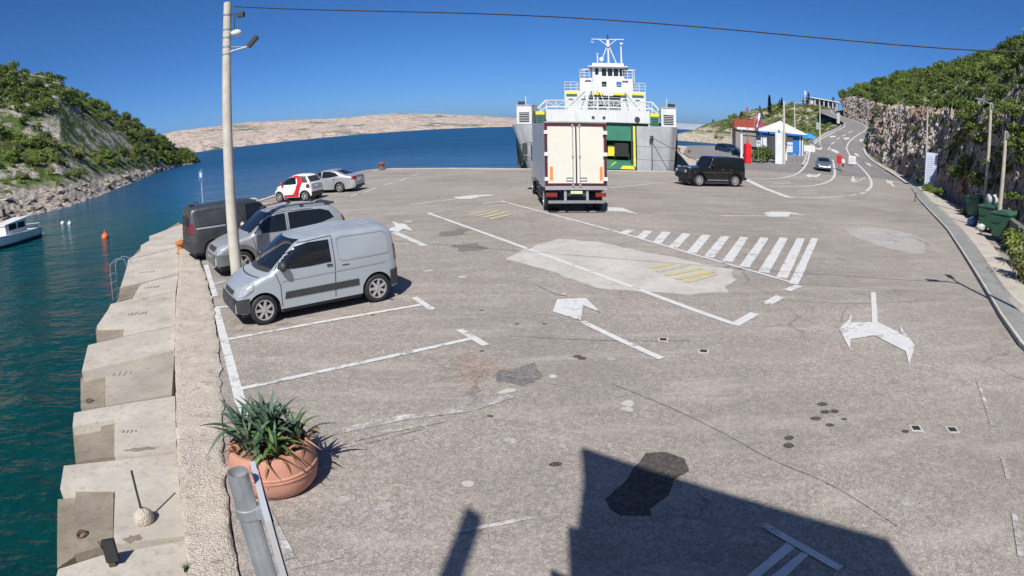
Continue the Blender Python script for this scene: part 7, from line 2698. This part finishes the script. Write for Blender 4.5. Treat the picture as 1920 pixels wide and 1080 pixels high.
m.tube([(0, 0, 0.05), (0, 0, 0.8)], 0.04, 6)
obj('stand', m, DARKP, rb)
q = (45.84, 73.86, 0.45)
wp = thing('white_panel', 'square white panel standing on the lane divider', 'sign', (q[0], q[1], q[2]))
m = MB()
m.bx(-0.62, 0.62, -0.05, 0.05, 0.25, 1.35)
bd = obj('panel', m, WHITE, wp)
for k in range(3):
    m = MB()
    m.bx(-0.45, 0.45, -0.058, -0.052, 0.5 + 0.25 * k, 0.58 + 0.25 * k)
    obj('print_line', m, SHIPGREY, bd)
m = MB()
for x in (-0.5, 0.5):
    m = MB()
    m.tube([(x, 0, 0), (x, 0, 0.3)], 0.04, 6)
    obj('leg', m, STEEL, wp)

# ================================================================== RIGHT SIDE: banner, bins, wall
b0, b1 = (39.45, 49.19), (40.84, 48.94)
bn = thing('banner_sign', 'tall pale blue information board in front of the rock cut', 'sign', (b0[0] + 0.3, b0[1] - 0.8, 0), math.atan2(b1[1] - b0[1], b1[0] - b0[0]) * 0.35 - 0.5)
m = MB()
m.bx(-0.62, 0.62, -0.04, 0.04, 0.35, 3.45)
bd = obj('board', m, plain('banner_pale_blue', (0.50, 0.54, 0.68), 0.6, var=0.1, scale=3), bn)
PRN = plain('banner_print', (0.24, 0.28, 0.42), 0.6, var=0.2)
for k in range(13):
    w = 0.48 if k % 4 else 0.30
    m = MB()
    m.bx(-0.5, -0.5 + 2 * w, -0.048, -0.042, 0.6 + 0.2 * k, 0.66 + 0.2 * k)
    obj('print_line', m, PRN, bd)
for x in (-0.66, 0.66):
    m = MB()
    m.bx(x - 0.05, x + 0.05, -0.06, 0.06, 0, 3.5)
    obj('frame_post', m, DARKP, bn)
GREENB = plain('green_bin_plastic', (0.022, 0.085, 0.052), 0.5, var=0.2, scale=4)
GREEND = plain('green_bin_lid', (0.035, 0.115, 0.08), 0.45, var=0.25, scale=4)
BINS = (((26.47, 27.55), 0.35, 'green wheeled bin farthest along the pavement, left of three'), ((23.04, 22.87), 0.42, 'green wheeled bin with bags on its lid, middle of three'), ((21.44, 20.33), 0.46, 'green wheeled bin beside the low wall, right of three'))
for i, (q, rz, lab) in enumerate(BINS):
    t = thing('wheeled_bin', lab, 'bin', (q[0] + 0.25, q[1] + 0.3, 0.1), rz, 'green bins on the pavement')
    m = MB()
    a_, b_, h0, h1 = 0.46, 0.58, 0.14, 1.12
    m.add([(-a_, -0.34, h0), (a_, -0.34, h0), (a_, 0.34, h0), (-a_, 0.34, h0), (-b_, -0.45, h1), (b_, -0.45, h1), (b_, 0.45, h1), (-b_, 0.45, h1)], [(3, 2, 1, 0), (0, 1, 5, 4), (1, 2, 6, 5), (2, 3, 7, 6), (3, 0, 4, 7)])
    obj('body', m, GREENB, t)
    m = MB()
    rows = []
    for k in range(9):
        an = PI * k / 8
        rows.append([(-0.62, -0.48 * math.cos(an), h1 + 0.02 + 0.17 * math.sin(an)), (0.62, -0.48 * math.cos(an), h1 + 0.02 + 0.17 * math.sin(an))])
    m.grid(rows)
    m.f.append(tuple(range(0, 18, 2)))
    m.f.append(tuple(range(17, 0, -2)))
    obj('lid', m, GREEND, t, 40)
    for x in (-0.3, 0.0, 0.3):
        m = MB()
        m.bx(x - 0.03, x + 0.03, -0.47, -0.40, 0.3, 1.0)
        obj('rib', m, GREEND, t)
    for x in (-0.38, 0.38):
        for y in (-0.28, 0.28):
            m = MB()
            m.cyl((x - 0.03, y, 0.08), (x + 0.03, y, 0.08), 0.08, n=12)
            obj('castor', m, BLACK, t)
    m = MB()
    m.tube([(-0.64, -0.2, 1.0), (-0.70, -0.2, 1.02), (-0.70, 0.2, 1.02), (-0.64, 0.2, 1.0)], 0.02, 6)
    obj('handle', m, GREENB, t)
BAGW = plain('pale_rubbish_bag', (0.45, 0.47, 0.46), 0.5, var=0.2, scale=8)
BAGB = plain('blue_rubbish_bag', (0.10, 0.16, 0.34), 0.45, var=0.25, scale=8)
def bag(loc, r, mat, label, seed):
    m = MB()
    m.sphere((0, 0, r * 0.7), r, 16, 10, (1.1, 0.9, 0.8))
    m.v = [(x * (1 + 0.35 * fbm(x + seed, y, z, 4)), y * (1 + 0.35 * fbm(x, y + seed, z, 4)), max(0, z * (1 + 0.3 * fbm(x, y, z + seed, 5)))) for x, y, z in m.v]
    tag(obj('rubbish_bag', m, mat, None, 50, loc=loc), label, 'bag')
q = BINS[1][0]
bag((q[0] + 0.3, q[1] + 0.3, 1.36), 0.34, BAGW, 'pale rubbish bag lying on the middle green bin', 1)
q = (23.11, 24.22)
bag((q[0], q[1], 0.11), 0.3, BAGB, 'dark blue rubbish bag on the pavement before the bins', 3)
q = (22.53, 22.95)
bag((q[0], q[1], 0.11), 0.22, BAGW, 'small pale rubbish bag on the pavement before the middle bin', 5)
# far green container
q = (57.91, 82.23, 0.88)
t = thing('waste_container', 'green dome-topped container at the foot of the rock cut', 'container', (q[0] + 1.0, q[1] + 0.2, q[2]), -0.6)
m = MB()
m.bx(-1.3, 1.3, -0.7, 0.7, 0.1, 1.2)
obj('body', m, GREENB, t)
m = MB()
rows = [[(-1.32, -0.72 * math.cos(PI * k / 8), 1.2 + 0.55 * math.sin(PI * k / 8)), (1.32, -0.72 * math.cos(PI * k / 8), 1.2 + 0.55 * math.sin(PI * k / 8))] for k in range(9)]
m.grid(rows)
m.f.append(tuple(range(0, 18, 2)))
m.f.append(tuple(range(17, 0, -2)))
obj('lid', m, plain('pale_green_lid', (0.16, 0.30, 0.20), 0.5, var=0.2), t, 40)
# low retaining wall on the right
wq = [(21.93, 20.74), (18.07, 15.68)] + [(16.6, 11.0), (16.2, 4.0)]
m = MB()
for a, b in zip(wq, wq[1:]):
    dx, dy = b[0] - a[0], b[1] - a[1]
    ll = math.hypot(dx, dy)
    m.box(((a[0] + b[0]) / 2 + 0.5, (a[1] + b[1]) / 2 + 0.3, 0.55), (ll + 0.15, 0.3, 1.1), math.atan2(dy, dx))
tag(obj('retaining_wall', m, make_concrete('dark_wall_concrete', (0.20, 0.185, 0.175), (0.12, 0.11, 0.105), 1.0, 0.4)), 'low dark concrete retaining wall right of the bins', 'wall')
q = (36.98, 41.88)
m = MB()
m.box((0, 0, 0.55), (0.5, 0.35, 1.1), 0.3)
m.tube([(0.45, 0.25, 0), (0.45, 0.25, 3.2)], 0.05, 6)
tag(obj('meter_cabinet', m, plain('pale_cabinet', (0.48, 0.49, 0.55), 0.6), None, None, loc=(q[0] - 0.6, q[1] - 0.8, 0)), 'small pale cabinet with thin pole at the foot of the rocks', 'cabinet')
q = (27.62, 35.27)
m = MB()
m.tube([(0, 0, 0), (0, 0, 0.62)], 0.035, 8)
m.box((0.05, 0, 0.62), (0.22, 0.05, 0.05))
tag(obj('short_post', m, DARKP, None, None, loc=(q[0], q[1], 0.0)), 'short dark post at the start of the pavement kerb', 'post')
m = MB()
m.tube(sag_line(((78.15, 133.04, 6.81)[0], (78.15, 133.04, 6.81)[1], (78.15, 133.04, 6.81)[2] + 5.8), ((40.83, 49.82)[0] + 0.3, (40.83, 49.82)[1] + 1.2, 7.9), 0.7, 24), 0.03, 5)
tag(obj('overhead_cable', m, WIRE), 'thin black cable strung along the rock face above the road', 'cable')

# ================================================================== VEGETATION
import numpy as np
LEAF_A = make_leaf('maquis_dark', (0.036, 0.062, 0.014), (0.15, 0.205, 0.045))
LEAF_B = make_leaf('maquis_bright', (0.060, 0.100, 0.018), (0.225, 0.285, 0.060))
LEAF_C = make_leaf('maquis_olive', (0.060, 0.075, 0.025), (0.21, 0.225, 0.075))
PINE = make_leaf('conifer_needles', (0.014, 0.032, 0.014), (0.045, 0.085, 0.034))
BARK = plain('bark', (0.12, 0.09, 0.065), 0.9, var=0.3)
def shrub_data(seed, n, lobes, flat, leaf):
    """vertices (n*4, 3) of loose leaf faces gathered in lobes, about one metre in radius."""
    r_ = random.Random(seed)
    vs = []
    centers = []
    for k in range(lobes):
        a = r_.random() * 6.28
        d = r_.uniform(0.15, 0.68)
        centers.append((d * math.cos(a), d * math.sin(a), r_.uniform(0.30, 1.0) * flat, r_.uniform(0.24, 0.46)))
    centers.append((0, 0, 0.75 * flat, 0.5))
    for k in range(n):
        c = r_.choice(centers)
        u, a = r_.uniform(-0.7, 1), r_.random() * 6.28
        s = math.sqrt(max(0, 1 - u * u))
        rr = c[3] * (r_.random() ** 0.35) * r_.uniform(0.75, 1.22)
        p = Vector((c[0] + rr * s * math.cos(a), c[1] + rr * s * math.sin(a), max(0.02, c[2] + rr * u * 0.85)))
        nrm = (Vector((s * math.cos(a), s * math.sin(a), u + 0.35)) + Vector((r_.uniform(-.8, .8), r_.uniform(-.8, .8), r_.uniform(-.8, .8)))).normalized()
        q = nrm.to_track_quat('Z', 'Y')
        sz = r_.uniform(leaf * 0.6, leaf * 1.25)
        tw = r_.random() * 3.14
        for (x, y) in ((-1, -0.45), (0.1, -0.6), (1.1, 0.0), (0.0, 0.6)):
            xx, yy = x * math.cos(tw) - y * math.sin(tw), x * math.sin(tw) + y * math.cos(tw)
            vs.append(p + q @ Vector((xx * sz, yy * sz, 0)))
    return vs
def shrub_mesh(name, leaf, seed, n=1200, lobes=14, flat=0.75):
    m = MB()
    vs = shrub_data(seed, n, lobes, flat, 0.062)
    m.add(vs, [(4 * k, 4 * k + 1, 4 * k + 2, 4 * k + 3) for k in range(n)])
    r_ = random.Random(seed + 99)
    for k in range(4):
        a = k * 1.6 + r_.random()
        m.tube([(0, 0, -0.25), (0.12 * math.cos(a), 0.12 * math.sin(a), 0.2), (0.4 * math.cos(a), 0.4 * math.sin(a), 0.6 * flat)], [0.05, 0.035, 0.012], 5)
    me = m.mesh(name, leaf)
    me.materials.append(BARK)
    me.polygons.foreach_set('material_index', [0] * n + [1] * (len(m.f) - n))
    return me
SHRUBS = [shrub_mesh('shrub', l, 10 + i, 1200, 14, f) for i, (l, f) in enumerate(((LEAF_A, 0.8), (LEAF_B, 0.7), (LEAF_A, 0.95), (LEAF_C, 0.7), (LEAF_B, 0.85), (LEAF_C, 0.6)))]
LOOSE = [np.array([tuple(v) for v in shrub_data(50 + i, 300, 7, f, 0.11)]) for i, f in enumerate((0.8, 0.7, 0.95, 0.65))]
def thicket(name, spots, mat, label):
    """Undergrowth that nobody could count: one mesh of leaf faces."""
    rr_ = random.Random(len(spots))
    parts = []
    for (x, y, z, s) in spots:
        d = LOOSE[int(rr_.random() * len(LOOSE))]
        a = rr_.random() * 6.28
        c, sn = math.cos(a), math.sin(a)
        sx = s * rr_.uniform(0.85, 1.15)
        parts.append(np.stack([(d[:, 0] * c - d[:, 1] * sn) * sx + x, (d[:, 0] * sn + d[:, 1] * c) * sx + y, d[:, 2] * s * rr_.uniform(0.75, 1.15) + z], 1))
    V = np.concatenate(parts).astype(np.float32)
    nf = len(V) // 4
    me = bpy.data.meshes.new(name)
    me.vertices.add(len(V))
    me.vertices.foreach_set('co', V.ravel())
    me.loops.add(len(V))
    me.loops.foreach_set('vertex_index', np.arange(len(V), dtype=np.int32))
    me.polygons.add(nf)
    me.polygons.foreach_set('loop_start', np.arange(0, len(V), 4, dtype=np.int32))
    me.update(calc_edges=True)
    me.materials.append(mat)
    o = bpy.data.objects.new(name, me)
    COL.objects.link(o)
    o['kind'] = 'stuff'
    return tag(o, label, 'undergrowth')
def plant(name, me, loc, s, label, group, r_, cat='shrub', sq=1.0):
    o = bpy.data.objects.new(name, me)
    COL.objects.link(o)
    o.location = loc
    o.rotation_euler = (r_.uniform(-.12, .12), r_.uniform(-.12, .12), r_.random() * 6.28)
    o.scale = (s, s * r_.uniform(0.85, 1.15), s * sq * r_.uniform(0.8, 1.2))
    return tag(o, label, cat, group)
# left hill
r_ = random.Random(42)
def left_spot(lo, hi):
    while True:
        s = r_.uniform(2.2, len(HS) - 1.05)
        t = r_.uniform(lo, hi)
        g = hill_point(s, t)
        if t < 0.15 and r_.random() < 0.6:
            continue
        if (4.7 < s < 7.6 and 0.34 < t < 0.66) and r_.random() < 0.93:       # scree
            continue
        if (3.9 < s < 5.6 and 0.80 < t < 0.97) and r_.random() < 0.75:       # crags
            continue
        if fbm(g.x, g.y, 3, 0.05, 3) > 0.45 and r_.random() < 0.7:
            continue
        return s, t, g
for cnt in range(150):
    s, t, g = left_spot(0.12, 1.02)
    size = r_.uniform(1.3, 2.8) * (1.0 if t > 0.25 else 0.6)
    k = r_.random()
    low = t < 0.36
    me = SHRUBS[(1, 4, 3, 5)[int(k * 4)]] if low else SHRUBS[(0, 2, 0, 4, 1)[int(k * 5)]]
    plant('shrub', me, (g.x, g.y, g.z - 0.25), size, 'bright green maquis shrub low on the wooded left hill' if low else 'dark green maquis shrub on the slope of the wooded left hill', 'shrubs on the left hill, low' if low else 'shrubs on the left hill, slope', r_)
sp_d, sp_l = [], []
for cnt in range(900):
    s, t, g = left_spot(0.10, 1.03)
    (sp_l if (t < 0.36 or r_.random() < 0.35) else sp_d).append((g.x, g.y, g.z - 0.2, r_.uniform(0.5, 1.8) * (1.0 if t > 0.22 else 0.6)))
thicket('hill_undergrowth', sp_d, LEAF_A, 'dark green undergrowth covering the left hill between the larger shrubs')
thicket('shore_undergrowth', sp_l, LEAF_B, 'bright green undergrowth on the lower slope of the left hill')
# tumbled rocks along the far shore
rk = MB()
for cnt in range(260):
    s = r_.uniform(2.2, len(HS) - 1.02)
    t = r_.uniform(-0.008, 0.075)
    g = hill_point(s, t)
    rr0 = r_.uniform(0.2, 0.5) * (2.0 if r_.random() < 0.12 else 1) * (1.0 if t > 0.01 else 0.8)
    b0 = len(rk.v)
    rk.sphere((0, 0, 0), rr0, 8, 5, (r_.uniform(0.9, 1.9), r_.uniform(0.8, 1.5), r_.uniform(0.35, 0.7)))
    q_ = Matrix.Rotation(r_.random() * 6.28, 3, 'Z') @ Matrix.Rotation(r_.uniform(-.5, .5), 3, 'X')
    sd_ = r_.random() * 90
    for i in range(b0, len(rk.v)):
        v_ = Vector(rk.v[i])
        v_ = q_ @ (v_ * (1 + 0.45 * fbm(v_.x + sd_, v_.y, v_.z, 2.2 / rr0, 3)))
        rk.v[i] = (v_.x + g.x, v_.y + g.y, v_.z + max(g.z, WATER_Z) - rr0 * 0.05)
o = obj('shore_rocks', rk, make_rock('shore_limestone', [(0.28, (0.14, 0.11, 0.085)), (0.46, (0.30, 0.255, 0.205)), (0.62, (0.43, 0.375, 0.31)), (0.8, (0.54, 0.49, 0.42))], None, 0.5, 2.4, bump_d=0.2))
o['kind'] = 'stuff'
tag(o, 'tumbled pale limestone rocks along the waterline of the left hill', 'rocks')
# right hillside, above the rock cut
def right_spot():
    while True:
        s = r_.uniform(0.0, 12.6)
        t = 1.03 + 1.0 * r_.random() ** 0.8
        g = cliff_point(s, t)
        if g.y > 14:
            return g, 0.5 + min(1.0, g.y / 110)
for cnt in range(118):
    g, k = right_spot()
    plant('shrub', SHRUBS[(0, 2, 4, 1, 0)[int(r_.random() * 5)]], (g.x, g.y, g.z - 0.35), r_.uniform(0.8, 1.7) * k, 'green shrub on the hillside above the rock cut', 'shrubs above the rock cut', r_)
sp_d, sp_l = [], []
for cnt in range(720):
    g, k = right_spot()
    (sp_d if r_.random() < 0.6 else sp_l).append((g.x, g.y, g.z - 0.3, r_.uniform(0.4, 1.1) * k))
for k in range(70):
    s = r_.uniform(2.0, 12.0)
    t = r_.random() ** 0.7
    g = cliff_point(s, t)
    sp_l.append((g.x - 0.3, g.y - 0.2, g.z - 0.25, r_.uniform(0.3, 0.8)))
for k in range(80):
    s = r_.uniform(8.6, 12.2)
    g = cliff_point(s, 1.05 - 0.75 * r_.random() ** 1.6)
    sp_d.append((g.x - 0.4, g.y - 0.2, g.z - 0.3, r_.uniform(0.4, 1.0)))
thicket('hillside_undergrowth', sp_d, LEAF_A, 'dark green undergrowth on the hillside above the rock cut')
thicket('ledge_undergrowth', sp_l, LEAF_B, 'bright green growth on the hillside and in cracks of the rock cut')
# foot of the cliff
for i, (px, sz, lab) in enumerate((((58.36, 78.53), 0.9, 'small bush at the rock foot beyond the information board, farthest'), ((49.82, 65.51), 1.0, 'round bush at the rock foot just beyond the information board'), ((44.20, 56.39), 0.8, 'bush touching the left side of the information board'), ((34.76, 41.74), 0.9, 'yellowish bush at the foot of the information board'), ((35.07, 43.29), 0.75, 'low bush in front of the information board'), ((26.78, 29.19), 0.5, 'small dry bush beside the farthest green bin'), ((19.41, 17.50), 1.15, 'dark bush hanging over the low wall right of the bins'), ((16.85, 14.91), 1.2, 'large bush at the right edge above the pavement'), ((15.06, 12.93), 1.3, 'lowest large bush at the right picture edge'), ((27.49, 26.26), 0.8, 'bush behind the last green bin'))):
    o = plant('shrub', SHRUBS[(1, 4, 3)[i % 3]], (px[0] + 0.7, px[1] + 0.4, -0.05), sz, lab, None, r_)
# headland left of the road
sp_d, sp_l = [], []
cnt = 0
while cnt < 380:
    y = r_.uniform(96, 278)
    xl = interp(XL, y) if y < 245 else 144 + (y - 245)
    x = xl - r_.uniform(2.0, 62)
    d = coast_d(x, y)
    if d < 5 or (y < 110 and x < 46):
        continue
    if d < 16 and r_.random() < 0.6:
        continue
    z = terrain_z(x, y)
    if fbm(x, y, 3, 0.05, 3) > 0.30 and r_.random() < 0.8:
        continue
    cnt += 1
    (sp_d if r_.random() < 0.6 else sp_l).append((x, y, z - 0.2, r_.uniform(0.7, 2.1)))
thicket('headland_scrub', sp_d, LEAF_A, 'dark scrub covering the headland left of the climbing road')
thicket('dry_headland_scrub', sp_l, LEAF_C, 'olive dry scrub between the rocks of the headland')
# shrub in front of the shelter
p = (29.30, 68.81, 0.24)
o = plant('oleander_bush', SHRUBS[2], (p[0], p[1], p[2] - 0.1), 1.65, 'dense green bush between the red beacon and the white pillar', None, r_, sq=1.55)
p = (30.84, 70.15, 0.30)
o = plant('oleander_bush', SHRUBS[0], (p[0], p[1], p[2] - 0.1), 1.2, 'smaller green bush right beside the white pillar', None, r_, sq=1.6)
# conifers on the headland skyline
def conifer_mesh(seed, cyp=False):
    rr_ = random.Random(seed)
    m = MB()
    for k in range(900):
        u = rr_.random() ** 0.8
        z = 0.04 + 0.96 * u
        w = (0.13 if cyp else 0.30) * (1 - u) ** (0.6 if cyp else 0.9) * rr_.uniform(0.5, 1.1) + 0.012
        a = rr_.random() * 6.28
        p_ = Vector((w * math.cos(a), w * math.sin(a), z - 0.12 * w))
        d = Vector((math.cos(a), math.sin(a), -0.25 if not cyp else 0.9)).normalized()
        sd_ = Vector((-math.sin(a), math.cos(a), rr_.uniform(-.3, .3)))
        L_, W_ = rr_.uniform(0.04, 0.085), rr_.uniform(0.012, 0.024)
        m.add([p_ - d * L_ * 0.5, p_ + sd_ * W_, p_ + d * L_ * 0.7, p_ - sd_ * W_], [(0, 1, 2, 3)])
    return m.mesh('crown', PINE)
CONI = [conifer_mesh(1), conifer_mesh(2), conifer_mesh(3, True)]
trm = MB()
trm.tube([(0, 0, -0.05), (0, 0, 0.5), (0, 0, 0.95)], [0.022, 0.015, 0.004], 7)
TRUNK = trm.mesh('trunk', BARK, 60)
CT_ = (((1338, 246), 9, 0, 'leftmost conifer of the row on the headland skyline'), ((1345, 244), 7, 1, 'short conifer second from the left on the headland skyline'), ((1358, 243), 7, 0, 'third conifer from the left on the headland skyline'), ((1367, 241), 6.5, 1, 'fourth conifer from the left on the headland skyline'), ((1377, 238), 10, 0, 'broad conifer behind the red beacon mast'), ((1390, 232), 9, 1, 'conifer left above the red tiled roof'), ((1425, 219), 8, 1, 'conifer above the red tiled roof on the slope'), ((1443, 212), 13, 2, 'tall slim cypress above the kiosk roof'), ((1462, 208), 8, 0, 'conifer between the two lamp posts on the slope'), ((1466, 207), 9, 2, 'slim cypress just left of the tall lamp post'), ((1516, 196), 9, 1, 'conifer left of the hilltop hut'), ((1562, 190), 10, 0, 'conifer rising behind the hilltop hut roof'))
CPOS = [(88.04, 262.00, 3.42), (89.84, 262.00, 4.00), (91.77, 258.00, 4.44), (93.35, 256.00, 5.05), (95.55, 255.00, 5.92), (96.98, 250.00, 7.49), (101.80, 240.00, 10.88), (104.16, 235.00, 12.63), (111.28, 240.00, 14.14), (113.25, 242.00, 14.54), (128.79, 246.00, 18.55), (154.60, 268.00, 21.78)]
for (px, h, k, lab), pp in zip(CT_, CPOS):
    t = thing('conifer', lab, 'tree', (pp[0], pp[1], min(pp[2], terrain_z(pp[0], pp[1]) + 1.5) - 0.2), r_.random() * 6, 'conifers on the headland')
    h *= 0.62
    t.scale = (h, h, h)
    obj('crown', CONI[k], None, t)
    obj('trunk', TRUNK, None, t)
